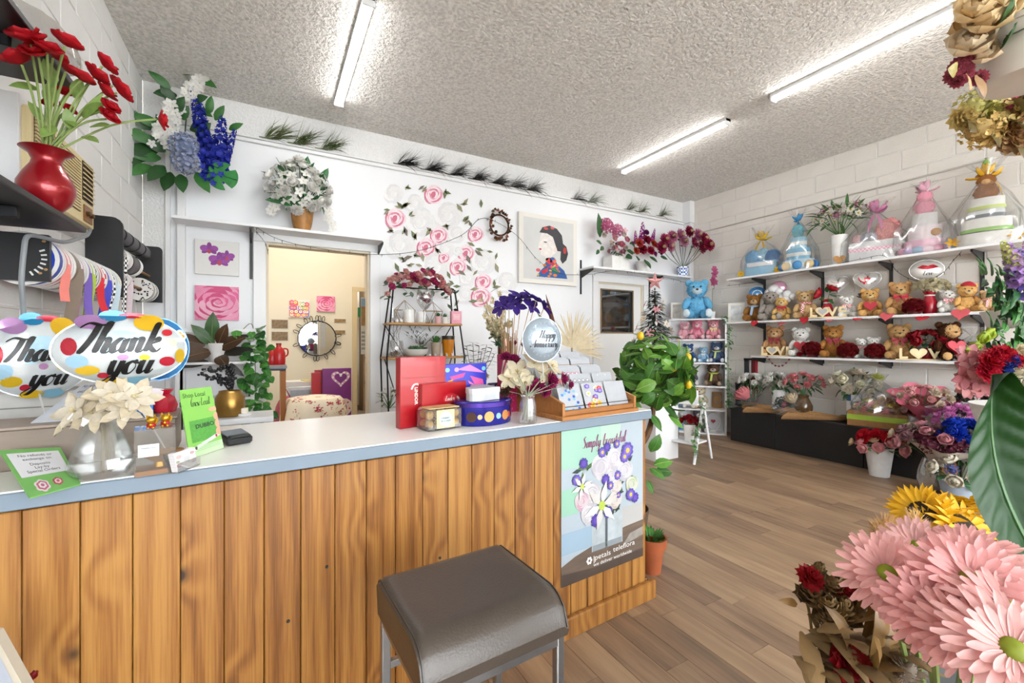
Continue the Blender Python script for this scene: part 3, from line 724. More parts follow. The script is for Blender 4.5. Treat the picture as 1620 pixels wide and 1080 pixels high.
def dome(rt, c, rad, flowers, pmax=95, leaves=None, origin=None, stem='#4f7a35', name='flower', face=None, fol_name='foliage', srad=.0025, twist=0):
 """Flower heads spread over a dome (c, rad) with stems back to the origin and leaves between."""
 c = V(c); rad = V(rad) if not isinstance(rad, (int, float)) else V((rad,) * 3)
 seq = []
 for me, size, cnt in flowers: seq += [(rnd.random(), me, size) for _ in range(cnt)]
 seq.sort(key=lambda x: x[0])
 dirs = fib(len(seq), R(pmax))
 qf = V(face).to_track_quat('Z', 'Y') if face else Euler((0, 0, twist)).to_quaternion()
 b = B(); origin = V(origin) if origin is not None else None
 for (_, me, size), d in zip(seq, dirs):
  d = qf @ d; p = c + V((d.x * rad.x, d.y * rad.y, d.z * rad.z)) * rnd.uniform(.86, 1.04)
  dd = jit(d + V((0, 0, .15)), .12); s = size * rnd.uniform(.88, 1.1)
  inst(name, me, rt, p, zrot(dd, rnd.uniform(0, 6)), s)
  if origin is not None: b.tube([origin + jit((0, 0, 0), srad * 2), (origin + p) / 2 + jit((0, 0, 0), .008), p], srad, 4, cap=False)
 if leaves:
  L_, W, cnt, lc = leaves[:4]
  lp = leaves[4] if len(leaves) > 4 else (30, 115)
  for d in fib(cnt, R(lp[1]), R(lp[0])):
   d = qf @ d; p = c + V((d.x * rad.x, d.y * rad.y, d.z * rad.z)) * rnd.uniform(.55, .9)
   addleaf(b, p, jit(d, .35), L_ * rnd.uniform(.7, 1.2), W * rnd.uniform(.8, 1.1), rnd.uniform(-60, 0), mi=1)
 if b.v: b.obj(fol_name, [M(stem, .6), M(leaves[3] if leaves else stem, .5, var=.3, scale=20)], rt, angle=0)
def lathe_obj(name, prof, mat, rt, n=28, loc=None, wob=None): return B().lathe(prof, n, wob=wob).obj(name, mat, rt, loc)
def vessel(name, rt, h, r0, r1, mat, rb=None, t=.004, n=28, wob=None, loc=None):
 """Open pot: foot radius r0, mouth radius r1, optional belly (radius, height share)."""
 pr = [(0.001, 0), (r0, 0)]
 if rb: pr += [(r0 + (rb[0] - r0) * sin(PI / 2 * q), h * rb[1] * q) for q in (.35, .7, 1)] + [(r1 + (rb[0] - r1) * cos(PI / 2 * q), h * (rb[1] + (1 - rb[1]) * q)) for q in (.35, .7, .95)]
 else: pr += [(r0 + (r1 - r0) * q, h * q) for q in (.33, .66)]
 pr += [(r1, h), (r1 - t, h), (r1 - t, h * .9), (max(.002, min(r0, r1) - t), h * .12 if not rb else h * .2), (0.001, h * .12 if not rb else h * .2)]
 return lathe_obj(name, pr, mat, rt, n, loc, wob)
CLEAR = film((1, 1, 1), .25, .03, .015); CELLO = film((1, 1, 1), .32, .12, .03); SMOKY = film((.86, .87, .88), .3, .03, .03)

def fur(c, spikes=420):
 key = ('fur', c)
 if key in _F: return _F[key]
 b = B(); b.ell((0, 0, 0), 1, 16, 11)
 for d in fib(spikes, PI):
  d = jit(d, .1).normalized(); s_ = d.cross(jit((0, 0, 1), 1)).normalized() * .075; q = jit(d, .3).normalized() * rnd.uniform(1.08, 1.2)
  b.add([d * .97 - s_, d * .97 + s_, q], [(0, 1, 2)])
 me = b.mesh('plush', M(c, .85, var=.22, scale=9, rand=.03, spec=.1), angle=0); _F[key] = me; return me
def smooth_ball():
 if 'ball' not in _F: _F['ball'] = B().ell((0, 0, 0), 1, 12, 8).mesh('ball', BLACK)
 return _F['ball']
def ballm(c, rough=.5):
 key = ('ballc', c, rough)
 if key not in _F: _F[key] = B().ell((0, 0, 0), 1, 12, 8).mesh('ball', M(c, rough, var=.12))
 return _F[key]
def heart_pts(s, n=20):
 return [(s * .0625 * 16 * sin(t) ** 3, s * .0625 * (13 * cos(t) - 5 * cos(2 * t) - 2 * cos(3 * t) - cos(4 * t))) for t in [2 * PI * i / n for i in range(n)]]
def bow(rt, p, s, c, name='bow', pat=None):
 """Ribbon bow facing -Y: two loops, knot, two tails, one mesh."""
 b = B()
 for sx in (-1, 1):
  b.grid(lambda u, v: (sx * s * (.1 + .9 * sin(PI * u * .5)) * 1.0, (-.12 if v < .5 else .12) * s * sin(PI * u), s * (v - .5) * (.35 + .75 * u) * (1 if u < .95 else .9)), 4, 4)
  b.add([(sx * s * .05, -.05 * s, 0), (sx * s * .35, -.1 * s, -.95 * s), (sx * s * .7, -.1 * s, -.8 * s), (sx * s * .2, -.05 * s, 0)], [(0, 1, 2, 3)])
 b.ell((0, -.05 * s, 0), (.2 * s, .16 * s, .22 * s), 8, 6)
 return b.obj(name, pat or M(c, .5), rt, p)
def gingham(c1, c2, sc):
 key = ('check', c1, c2, sc)
 if key in _M: return _M[key]
 m = bpy.data.materials.new('check'); m.use_nodes = True; t = m.node_tree; L = t.links.new; b = t.nodes['Principled BSDF']
 tc = nd(t, 'ShaderNodeTexCoord'); ck = nd(t, 'ShaderNodeTexChecker', i_Scale=sc); ck.inputs[1].default_value = lin(c1); ck.inputs[2].default_value = lin(c2)
 L(tc.outputs['Object'], ck.inputs[0]); L(ck.outputs[0], b.inputs['Base Color']); b.inputs['Roughness'].default_value = .6; _M[key] = m; return m
def bear(loc, rz, h, c, label, muz=None, pad=None, acc=None, name='teddy_bear', cat='toy', group=None, ears='round', lean=0, ear_in=None, hat=None):
 """Seated plush toy of height h facing local -Y."""
 t = thing(name, label, cat, loc, rz, h, group)
 f = fur(c); fmz = fur(muz) if muz else f; fp = fur(pad) if pad else f
 inst('body', f, t, (0, .02, .27), (R(-4), 0, 0), (.215, .18, .26))
 hd = (0 + lean * .05, -.02, .67); inst('head', f, t, hd, (0, R(lean * 8), 0), (.215, .195, .19))
 inst('muzzle', fmz, t, (hd[0], -.19, .625), None, (.105, .085, .075))
 inst('nose', ballm('#3a2a22'), t, (hd[0], -.277, .655), None, (.03, .02, .022))
 for s in (-1, 1):
  inst('eye', smooth_ball(), t, (hd[0] + s * .075, -.193, .725), None, .021)
  if ears == 'round':
   inst('ear', f, t, (hd[0] + s * .165, .01, .825), (0, R(s * 30), 0), (.078, .045, .078))
  elif ears == 'floppy': inst('ear', f, t, (hd[0] + s * .22, -.02, .60), (0, R(s * -14), 0), (.06, .05, .17))
  else: inst('ear', f, t, (hd[0] + s * .08, .02, .98), (0, R(s * 8), 0), (.05, .035, .19))
  inst('arm', f, t, (s * .225, -.075, .36), (R(-32), R(s * -24), 0), (.078, .085, .17))
  inst('leg', f, t, (s * .165, -.235, .105), (R(-4), 0, R(s * 20)), (.098, .20, .10))
  inst('foot_pad', fp, t, (s * .232, -.415, .115), (0, 0, R(s * 20)), (.075, .03, .085))
 if acc:
  k, col = acc[0], acc[1]
  mt = gingham(col, acc[2], 1.0 / .035) if len(acc) > 2 else None
  if k == 'bow': bow(t, (0, -.205, .49), .15, col, pat=mt)
  if k == 'scarf':
   B().lathe([(.15, -.035), (.19, 0), (.15, .035)], 16, cap=False).obj('scarf', mt or M(col, .7), t, (0, -.01, .49))
   B().box((-.06, -.21, .33), (.07, .02, .28), (R(-8), R(8), 0)).obj('scarf_tail', mt or M(col, .7), t)
  if k == 'heart':
   B().poly(heart_pts(.17), -.04, .04).obj('plush_heart', M(col, .45), t, (0, -.27, .33), (R(78), 0, 0))
  if k == 'tie': bow(t, (0, -.205, .49), .11, col, 'bow_tie')
 if hat: B().lathe([(.19, 0), (.17, .05), (.1, .12), (.03, .15)], 14).obj('cap', M(hat, .7), t, (hd[0] + .02, 0, .82), (0, R(10), 0))
 return t
def foil(loc, rz, r, front, label, squash=1, depth=.32, name='foil_balloon', shape=None, tilt=0, back=None, stick=None, rot=None):
 """Foil balloon: two pillow faces with a crimped seam; local -Y is the printed face."""
 t = thing(name, label, 'balloon', loc, rz, rot=rot or (tilt, 0, rz))
 n, m_ = 40, 9
 def rim(a):
  if shape == 'heart':
   p = [16 * sin(a) ** 3 / 16, (13 * cos(a) - 5 * cos(2 * a) - 2 * cos(3 * a) - cos(4 * a)) / 16]; return V((p[0] * r, 0, p[1] * r))
  return V((sin(a) * r, 0, cos(a) * r * squash))
 b = B()
 for sg in (-1, 1):
  vs, fs = [V((0, sg * depth * r, 0))], []
  for i in range(1, m_ + 1):
   q = i / m_
   for j in range(n):
    a = 2 * PI * j / n; p = rim(a) * q
    p.y = sg * depth * r * (1 - q ** 2.2) ** .62 * (1 + .03 * sin(9 * a) * q ** 3)
    if q > .8: p *= 1 - .012 * (j % 2)
    vs.append(p)
  for j in range(n): fs.append((0, 1 + j, 1 + (j + 1) % n) if sg < 0 else (0, 1 + (j + 1) % n, 1 + j))
  for i in range(m_ - 1):
   for j in range(n):
    q = (1 + i * n + j, 1 + (i + 1) * n + j, 1 + (i + 1) * n + (j + 1) % n, 1 + i * n + (j + 1) % n); fs.append(q if sg < 0 else q[::-1])
  b.add(vs, fs, 0 if sg < 0 else 1)
 b.obj('foil_skin', [front, back or front], t, angle=80)
 sm = B()
 sm.grid(lambda u, v: rim(2 * PI * u) * (1 + .025 * v), n, 1); sm.obj('seam_edge', back or front, t)
 if stick: B().tube([(0, .0, -r * squash * .9), (stick[0], stick[1], stick[2])], .0025, 5).obj('balloon_stick', M('#f4f4f4', .4), t)
 def srf(x, z, off=.0015):
  a = math.atan2(x, z); q = min(.985, math.hypot(x, z) / max(1e-6, rim(a).length))
  return V((x, -depth * r * (1 - q ** 2.2) ** .62 - off, z))
 return t, srf
def foilmat(c, rough=.22): return M(c, rough, .35, var=.04, scale=5, bump=.25, bscale=22, coat=.4)
def spots(t, srf, items, name='printed_spot'):
 """Round print lying on a foil face."""
 for (x, z, rx, rz_, c) in items:
  b = B(); k = 14; vs = [srf(x, z)]
  for i in range(k): a = 2 * PI * i / k; vs.append(srf(x + rx * cos(a), z + rz_ * sin(a)))
  b.add(vs, [(0, 1 + (i + 1) % k, 1 + i) for i in range(k)]); b.obj(name, foilmat(c, .3), t)
def dim(c, f=.84): return '#' + ''.join('%02x' % int(int(c[i:i + 2], 16) * f) for i in (1, 3, 5))
def board(name, TL, TR, BR, BL, t, mat, rt=None, ch=None):
 """Flat board through four corners (front face), thickness t behind. Returns object and fn(u,v)->point, u right, v up."""
 TL, TR, BR, BL = V(TL), V(TR), V(BR), V(BL); n = (BR - BL).cross(TL - BL).normalized()
 TR = TR - n * n.dot(TR - BL)
 b = B(); fr = [BL, BR, TR, TL]; bk = [p - n * t for p in fr]
 b.add(fr + bk, [(0, 1, 2, 3), (7, 6, 5, 4), (0, 4, 5, 1), (1, 5, 6, 2), (2, 6, 7, 3), (3, 7, 4, 0)])
 o = b.obj(name, mat, rt, smooth=False)
 return o, (lambda u, v, off=.0006: (BL * (1 - u) + BR * u) * (1 - v) + (TL * (1 - u) + TR * u) * v + n * off)
def patch(fn, u0, v0, u1, v1, mat, rt, name='printed_panel', off=.0005):
 b = B(); b.add([fn(u0, v0, off), fn(u1, v0, off), fn(u1, v1, off), fn(u0, v1, off)], [(0, 1, 2, 3)]); return b.obj(name, mat, rt, smooth=False)
def shape2(fn, pts, mat, rt, name='printed_shape', off=.0008):
 b = B(); b.add([fn(u, v, off) for u, v in pts], [tuple(range(len(pts)))]); return b.obj(name, mat, rt, smooth=False)
def circ(u, v, ru, rv, n=14, a0=0): return [(u + ru * cos(a0 + 2 * PI * i / n), v + rv * sin(a0 + 2 * PI * i / n)) for i in range(n)]
def btext(fn, s, mat, u, v, su, sv=None, rt=None, off=.0009, **k):
 """Lettering on a board: (u, v) its middle, su the letter size in board units."""
 return text(rt, s, mat, 1.0, (0, 0, 0), fn=lambda x, y: fn(u + x * su, v + y * (sv or su), off), ext=0, **k)
def blossom2(fn, u, v, r, cols, rt, asp=1, name='printed_flower', off=.0008, n=6):
 """A flat printed flower: rings of lobes in the given colours, one part."""
 b = B(); mats = [M(c, .5, var=.15, scale=30) for c in cols]
 for q, c in enumerate(cols):
  rr = r * (1 - q / len(cols)); k = 36; vs = [fn(u, v, off + q * .0004)]
  for i in range(k):
   a = 2 * PI * i / k + q * .6; w_ = rr * (.82 + .18 * abs(sin(a * n / 2))); vs.append(fn(u + w_ * cos(a), v + w_ * sin(a) * asp, off + q * .0004))
  b.add(vs, [(0, 1 + i, 1 + (i + 1) % k) for i in range(k)], q)
 return b.obj(name, mats, rt, smooth=False)
# ================================================================ wall by the counter
SHWL = M('#f0f1f3', .45, var=.02); BLK = M('#232427', .45, var=.2, scale=8)
for nm, y0, y1, z, lab in (('display_shelf', .9, 2.2, 2.20, 'upper black wall shelf above the poppies'), ('display_shelf', .9, 2.3, 1.695, 'lower black wall shelf carrying the red poppy vase')):
 t = thing(nm, lab, 'shelf', (XL, (y0 + y1) / 2, z))
 B().box((.13, 0, -.011), (.258, y1 - y0, .022), ch=.003).obj('shelf_board', BLK, t)
 for y in (-.3, .35): B().box((.1, y, -.04), (.19, .02, .035), ch=.003).obj('bracket', M('#303236', .4, .4), t)
# clear bowl lying on the upper shelf
t = thing('clear_basket', 'clear plastic fluted dome lying on upper black shelf', 'basket', (-.72, 2.03, 2.202), rot=(0, 0, R(90)))
B().lathe([(.15, 0), (.15, .03), (.135, .075), (.10, .115), (.05, .14), (.005, .145)], 40, cap=False, wob=lambda q, i: 1 + .03 * cos(14 * q)).obj('fluted_dome', film((.96, .93, .9), .5, .06, .12), t)
B().lathe([(.148, 0), (.156, .004), (.156, .012), (.148, .012)], 40, cap=False).obj('rim', CLEAR, t)
# red vase of poppies
vp = V((-.665, 2.085, 1.697))
t = thing('poppy_vase', 'red ceramic vase of red poppies on the lower black shelf', 'vase', vp)
RED = M('#a3121f', .28, .35, var=.08, scale=3, coat=.4)
lathe_obj('vase', [(.001, 0), (.036, 0), (.04, .004), (.062, .03), (.074, .065), (.073, .09), (.058, .125), (.041, .155), (.037, .17), (.045, .19), (.068, .207), (.066, .209), (.042, .193), (.034, .17), (.03, .05), (.001, .02)], RED, t, 40)
STG = '#9db36a'
heads = [(47, 68, 1.30, (-.2, -.6, .9), .050), (75, 82, 1.31, (.3, -.5, .8), .038), (60, 88, 1.32, (-.1, -.7, .55), .040), (33, 101, 1.33, (-.5, -.2, .9), .043), (103, 72, 1.36, (.35, -.1, .9), .043), (85, 91, 1.40, (.4, .1, .8), .034),
   (105, 113, 1.42, (.5, 0, .8), .034), (128, 127, 1.45, (.4, .0, .8), .036), (163, 104, 1.5, (.75, .1, .75), .040), (148, 122, 1.48, (.6, .1, .8), .042), (187, 146, 1.55, (.8, .2, .7), .042), (180, 135, 1.58, (.8, .3, .7), .034),
   (164, 148, 1.52, (.7, 0, .7), .036), (172, 172, 1.5, (.5, -.5, .5), .032), (169, 187, 1.49, (.55, -.4, .5), .034), (103, 149, 1.5, (.2, -.6, .5), .026), (105, 175, 1.52, (.4, -.3, .5), .028), (76, 168, 1.50, (.1, -.5, .6), .024), (250, 189, 1.62, (.95, .1, .1), .036), (150, 173, 1.55, (.4, .2, .5), .022)]
fol = B()
for (u, v, d, dr, s) in heads:
 p = atd(u, v, d) - vp; o = V((rnd.uniform(-.02, .02), rnd.uniform(-.02, .02), .19))
 inst('poppy', fm('poppy', '#d31226', '#d9b13c'), t, p, zrot(dr, rnd.uniform(0, 6)), s * 1.02)
 mid = o + (p - o) * .55 + V((0, 0, .035)); fol.tube(spline([o, mid, p - V(dr).normalized() * .004], 4), .0035, 5)
fol.obj('stem_foliage', M(STG, .6, var=.2), t)
lf = lm('#93b45c', .5, -40, .06, .8, 12)
for (u, v, d, L_, a) in ((62, 140, 1.46, .075, 200), (85, 135, 1.46, .08, 100), (78, 165, 1.47, .08, 70), (98, 180, 1.5, .075, 320), (118, 155, 1.5, .075, 60), (130, 185, 1.5, .09, 30), (142, 200, 1.5, .08, 0), (88, 200, 1.48, .07, 240), (130, 215, 1.5, .07, 340), (66, 190, 1.47, .06, 120), (112, 205, 1.5, .07, 90), (150, 180, 1.52, .07, 60)):
 inst('leaf', lf, t, atd(u, v, d) - vp, xrot((cos(R(a)) * .6, -.5, sin(R(a)) * .8 + .1), (.2, -.8, .5)), L_)
# trinket at the end of the lower shelf
t = thing('figurine', 'small white and red figurine on lower black shelf beside the poppy vase', 'figurine', (-.70, 1.72, 1.697))
lathe_obj('body', [(.001, 0), (.02, 0), (.026, .02), (.018, .05), (.012, .055)], M('#f0ece6', .4), t, 16)
B().ell((0, 0, .07), (.018, .018, .02)).obj('head', M('#f4e6da', .4), t); B().ell((.015, -.012, .01), (.014, .014, .014)).obj('red_bead', M('#d3202a', .3), t)
B().box((.005, -.02, .05), (.03, .006, .016), (0, R(35), 0)).obj('striped_scarf', gingham('#d9808a', '#ffffff', 90), t)
# air conditioner
AX = -.795
t = thing('air_conditioner', 'beige window air conditioner set in the block wall', 'air conditioner', (XL, 2.70, 1.825))
BEI = M('#ecd9a6', .5, var=.06); D_ = AX - XL
B().box((D_ / 2 - .012, 0, .165), (D_ - .024, .74, .39), ch=.004).obj('timber_surround', SHWL, t); B().box((D_ / 2, 0, .165), (D_, .70, .33), ch=.01).obj('casing', BEI, t)
B().box((D_ + .001, -.085, .175), (.004, .47, .25)).obj('grille_recess', M('#8f7d56', .6), t)
for i in range(18): B().box((D_ + .004, -.085, .057 + i * .0139), (.008, .47, .0075)).obj('grille_slat', BEI, t)
B().box((D_ + .001, .25, .215), (.004, .14, .19)).obj('outlet_recess', M('#4a4030', .7), t)
for i in range(8): B().box((D_ + .006, .25, .135 + i * .023), (.014, .135, .005), (0, R(35), 0)).obj('louvre', BEI, t)
B().box((D_ + .003, .25, .06), (.006, .11, .08), ch=.001).obj('control_panel', M('#8f5f2a', .4, var=.2), t)
for y in (.225, .272): B().lathe([(.012, 0), (.012, .012), (.008, .016)], 12, ax=Matrix.Rotation(R(90), 3, 'Y')).obj('knob', M('#5a3c1c', .4), t, (D_ + .006, y, .06))
# conduit from the air conditioner
pts = [onX(143, 363, -.79), onX(138, 372, -.76), onX(122, 378, -.72), onX(100, 383, -.70), onX(70, 376, -.70), onX(50, 372, -.70), onX(41, 377, -.70), onX(38, 395, -.70), onX(34, 440, -.705), onX(36, 475, -.71), onX(38, 520, -.72), onX(38, 590, -.74)]
tag(B().tube(spline(pts, 4), .0075, 8).obj('power_cable', M('#8f9499', .5), None), 'thick grey cable hanging from the beige air conditioner', 'cable')
# ribbon racks: three black boards off the wall, rods between
RX = -.80
def bracket_board(y, z0, z1, rnd_r, label):
 t = thing('rack_board', label, 'rack', (XL, y, z0)); w_, h_ = .16, z1 - z0
 pts = [(0, 0), (w_, 0), (w_, h_ - rnd_r)] + [(w_ - rnd_r + rnd_r * cos(a), h_ - rnd_r + rnd_r * sin(a)) for a in (R(20), R(45), R(70))] + [(w_ - rnd_r, h_), (0, h_)]
 m = Matrix(((1, 0, 0, 0), (0, 0, 1, 0), (0, 1, 0, 0), (0, 0, 0, 1)))
 B().poly(pts, -.009, .009, mat=m).obj('board', M('#1d1e22', .42, var=.3, scale=9), t, smooth=False); return t
t = bracket_board(2.29, 1.475, 1.65, .004, 'squat black ribbon rack board below the poppy shelf')
for (x, z) in ((.145, .15), (.135, .03), (.15, .045)): B().ell((x, -.010, z), (.006, .003, .005), 8, 5).obj('timber_chip', M('#c59a63', .6), t)
bracket_board(3.24, 1.50, 1.95, .05, 'tall rounded black ribbon rack board under the air conditioner')
t = bracket_board(4.28, 1.55, 1.98, .03, 'black ribbon rack board next to the room corner')
def rod(y0, y1, z, label): tag(B().tube([(RX, y0, z), (RX, y1, z)], .009, 10).obj('rack_rod', M('#a87b4c', .5), None), label, 'rod')
rod(2.30, 3.23, 1.565, 'timber rod holding the long row of ribbon spools'); rod(3.25, 4.27, 1.90, 'timber rod holding the row of dark spools')
rod(3.25, 4.27, 1.75, 'timber rod holding the white and black spools'); rod(3.25, 4.27, 1.625, 'timber rod holding the patterned black and white spools')
_sp = {}
def spool(y, z, r, wd, rib, fl='#f2f0ec', tail=None, label='', group='ribbon spools on the rack'):
 t = thing('ribbon_spool', label, 'ribbon', (RX, y, z - .004), group=group); ax = Matrix.Rotation(R(90), 3, 'X')
 if (r, fl) not in _sp: _sp[r, fl] = B().lathe([(.016, -.0015), (r, -.0015), (r, .0015), (.016, .0015), (.016, -.0015)], 30, cap=False, ax=ax).mesh('flange', M(fl, .5, var=.06))
 for s in (-1, 1): inst('flange', _sp[r, fl], t, (0, s * (wd / 2 - .002), 0))
 mt = rib if not isinstance(rib, str) else M(rib, .35, var=.12)
 B().lathe([(.0165, -wd / 2 + .004), (r * .965, -wd / 2 + .004), (r * .965, wd / 2 - .004), (.0165, wd / 2 - .004), (.0165, -wd / 2 + .004)], 30, cap=False, ax=ax).obj('ribbon_roll', mt, t)
 if tail:
  L_, dx, w2 = tail; tw = Matrix.Rotation(R(-50), 3, 'Z'); pts = spline([(r * .9, 0, 0), (r * .93, 0, -.05), (r * .75 + dx * .4, 0, -.05 - L_ * .5), (r * .6 + dx, 0, -.05 - L_)], 5)
  b = B(); vs = []
  for p in pts: vs += [p + tw @ V((0, -w2 / 2, 0)), p + tw @ V((0, w2 / 2, 0))]
  b.add(vs, [(2 * i, 2 * i + 1, 2 * i + 3, 2 * i + 2) for i in range(len(pts) - 1)]); b.obj('ribbon_tail', mt, t)
 return t
BWP = gingham('#141414', '#f5f5f5', 70)
row = [('#1440b8', .05, None, 'blue'), ('#f2b3b8', .03, None, 'pale pink'), ('#f08478', .035, (.10, .03, .03), 'coral'), ('#f0a0ac', .035, None, 'rose pink'), ('#ffffff', .03, None, 'plain white'), ('#8d7c6c', .075, (.26, 0, .045), 'wide taupe'),
  ('#c45cb0', .03, (.30, 0, .012), 'orchid pink'), ('#e9eef2', .045, None, 'silvery white'), ('#7a5cc0', .04, (.2, .04, .03), 'violet'), ('#b7d43a', .04, (.28, 0, .03), 'lime'), (BWP, .05, None, 'black and white checked'), ('#1b1b1b', .03, None, 'black'), ('#e2142c', .04, (.12, .05, .03), 'scarlet'),
  (gingham('#c8103c', '#ffffff', 40), .06, None, 'crimson and white'), ('#4a4fd0', .05, (.24, 0, .04), 'royal blue'), ('#f4f4f4', .05, None, 'glossy white'), (BWP, .04, (.16, 0, .02), 'narrow checked'), ('#d8ecf6', .06, (.26, 0, .04), 'pale blue'), ('#f5e7c0', .04, (.28, 0, .008), 'cream')]
y = 2.305
for c, wd, tl, nm in row:
 s = spool(y + wd / 2, 1.565, .096 if nm != 'blue' else .1, wd - .002, c, tail=tl, label='%s ribbon spool in the long row behind the balloons' % nm)
 if nm == 'blue':
  disc = B().lathe([(.018, 0), (.088, 0), (.088, -.0012), (.018, -.0012)], 28, cap=False, ax=Matrix.Rotation(R(90), 3, 'X')).obj('blue_label', M('#1440b8', .35), s, (0, -wd / 2 - .0016, 0))
  for i in range(7):
   a = R(-60 + i * 14); B().box((.068 * cos(a), -wd / 2 - .004, .068 * sin(a)), (.016, .001, .006), (0, -a, 0)).obj('label_print', WHITE, disc)
 y += wd
for k, (c, nm) in enumerate((('#2a6fb0', 'blue'), ('#6a3fa8', 'purple'), ('#e6e2da', 'ivory'), ('#9b6fc0', 'lilac'), ('#e88aa0', 'pink'))):
 s = spool(3.36 + k * .16, 1.90, .05, .14, '#16161a', '#1a1a1e', None, 'black thread spool with %s end in the upper rack row' % nm)
 B().lathe([(.02, -.06), (.049, -.071), (.049, -.0745), (.02, -.0745)], 20, ax=Matrix.Rotation(R(90), 3, 'X')).obj('coloured_end', M(c, .4), s)
for k, (c, f, wd, nm, tl) in enumerate(((BWP, '#f2f0ec', .10, 'checked white', (.2, 0, .03)), ('#f4f4f4', '#ffffff', .09, 'plain white', None), ('#131316', '#17171a', .16, 'black', None), ('#f0f0f0', '#ffffff', .04, 'narrow white', None))):
 spool(3.34 + (0, .12, .26, .39)[k], 1.75, .068, wd, c, f, tl, '%s ribbon spool in the middle rack row' % nm)
spool(3.34, 1.625, .07, .08, BWP, tail=(.22, .02, .02), label='checked ribbon spool in the lowest rack row next to tall board')
spool(3.50, 1.625, .06, .07, '#e9d8e0', tail=(.25, .01, .03), label='blush ribbon spool in the lowest rack row')
for k in range(2):
 s = spool(4.02 + k * .09, 1.625, .08, .08, BWP, label=['floral black and white spool nearest the corner rack board', 'white edged spool against the corner rack board'][k])
 if k == 0:
  for i in range(40):
   a = rnd.uniform(0, 6.28); q = rnd.uniform(.024, .08); B().ell((q * cos(a), -.0415, q * sin(a)), (rnd.uniform(.003, .007), .001, rnd.uniform(.003, .007)), 6, 4).obj('printed_dot', BLACK, s)
# grey flat box and white lining board low on the wall
t = thing('storage_box', 'pale grey flat case behind the spotted balloons', 'box', (-.68, 2.02, .922), CA)
B().box((0, 0, .085), (.36, .16, .17), ch=.006).obj('case', M('#cfcdc8', .5), t); B().box((0, -.081, .12), (.35, .004, .004)).obj('lid_line', M('#8f8d88', .5), t)
tag(B().box((-.862, 2.35, 1.2), (.012, 1.5, .24), ch=.002).obj('lining_board', M('#e9e9e7', .5), None), 'white lining board on the block wall under the ribbon rack', 'board')

# ================================================================ things on the near end of the counter
BR_ = M('#8d7f72', .5, var=.12, scale=10, stretch=(1, 6, 6))
rs = thing('counter_riser', 'low grey-brown timber riser along the back of the counter', 'riser', cpt(-1.86, .20, CT), CA)
B().box((-.28, .09, .052), (.62, .18, .104), ch=.003).obj('riser_box', BR_, rs); B().box((-.28, .09, .108), (.63, .19, .008), ch=.002).obj('riser_top', M('#a5968a', .45, var=.1), rs)
# balloons
FW = foilmat('#e9f2f6', .2)
def thanks(u, v, d, r, sq, label, rz, foot):
 p = atd(u, v, d)
 t, s = foil(p, rz, r, FW, label, sq, .36, stick=(foot.x - p.x, foot.y - p.y, foot.z - p.z) if False else None)
 loc = Matrix.Rotation(-rz, 3, 'Z') @ (foot - p)
 B().tube([(0, 0, -r * sq * .9), loc], .0025, 5).obj('balloon_stick', M('#f4f4f4', .4), t)
 k = r / .14
 it = [(-.02, .096, .03, .016, '#2b8fc4'), (-.065, .078, .032, .020, '#b98cc0'), (.055, .078, .034, .024, '#f0c020'), (.095, .05, .012, .01, '#d02030'), (-.105, .01, .016, .024, '#b81e34'), (-.09, -.03, .022, .018, '#a8d4ee'), (-.07, -.055, .024, .013, '#ecc42c'),
   (.095, -.035, .018, .014, '#c8203a'), (.0, -.02, .012, .008, '#c090c0'), (.045, -.022, .012, .008, '#e8c838'), (.0, .035, .04, .02, '#b8def2'), (.125, -.02, .012, .022, '#e8c030'), (.03, -.088, .03, .011, '#8ecbe8'), (-.02, -.088, .03, .010, '#f0c420'), (-.04, -.07, .012, .008, '#d02840'), (.10, .02, .018, .014, '#f4e6c8'), (.02, .098, .03, .008, '#c4243c'), (-.03, .0, .02, .014, '#b8def2')]
 spots(t, s, [(a * k, b_ * k * sq / .68, c_ * k, e * k * sq / .68, col) for a, b_, c_, e, col in it])
 ink = M('#0d0d0f', .35)
 script(t, 'Thank', ink, .0375 * k, lambda x, y: s(max(-r * .93, min(r * .93, x - .012 * k)), y - .006 * k * sq / .68 + x * .02, .003), .27, .3)
 script(t, 'you', ink, .035 * k, lambda x, y: s(x + .012 * k, y - .066 * k * sq / .68, .003), .26, .35)
 return t
thanks(195, 553, 1.2, .138, .66, 'spotted thank-you foil balloon in front, nearest the corner', R(12), cpt(-1.84, .16))
thanks(62, 566, 1.36, .125, .96, 'spotted thank-you foil balloon partly behind another balloon', R(30), cpt(-2.12, .28, 1.034))
p = atd(252, 552, 1.34); t, s = foil(p, R(20), .075, foilmat('#3d8fd6'), 'blue daisy foil balloon peeking from behind the thank-you balloon', 1.25, .35)
for i in range(26):
 x, z = rnd.uniform(-.062, .062), rnd.uniform(-.085, .085)
 if math.hypot(x, z / 1.25) < .066: spots(t, s, [(x, z, .011, .012, '#f2f6fa'), (x, z, .004, .005, '#f0c020')], 'printed_daisy')
B().tube([(0, 0, -.08), Matrix.Rotation(-R(20), 3, 'Z') @ (cpt(-2.02, .33, 1.034) - p)], .0025, 5).obj('balloon_stick', WHITE, t)
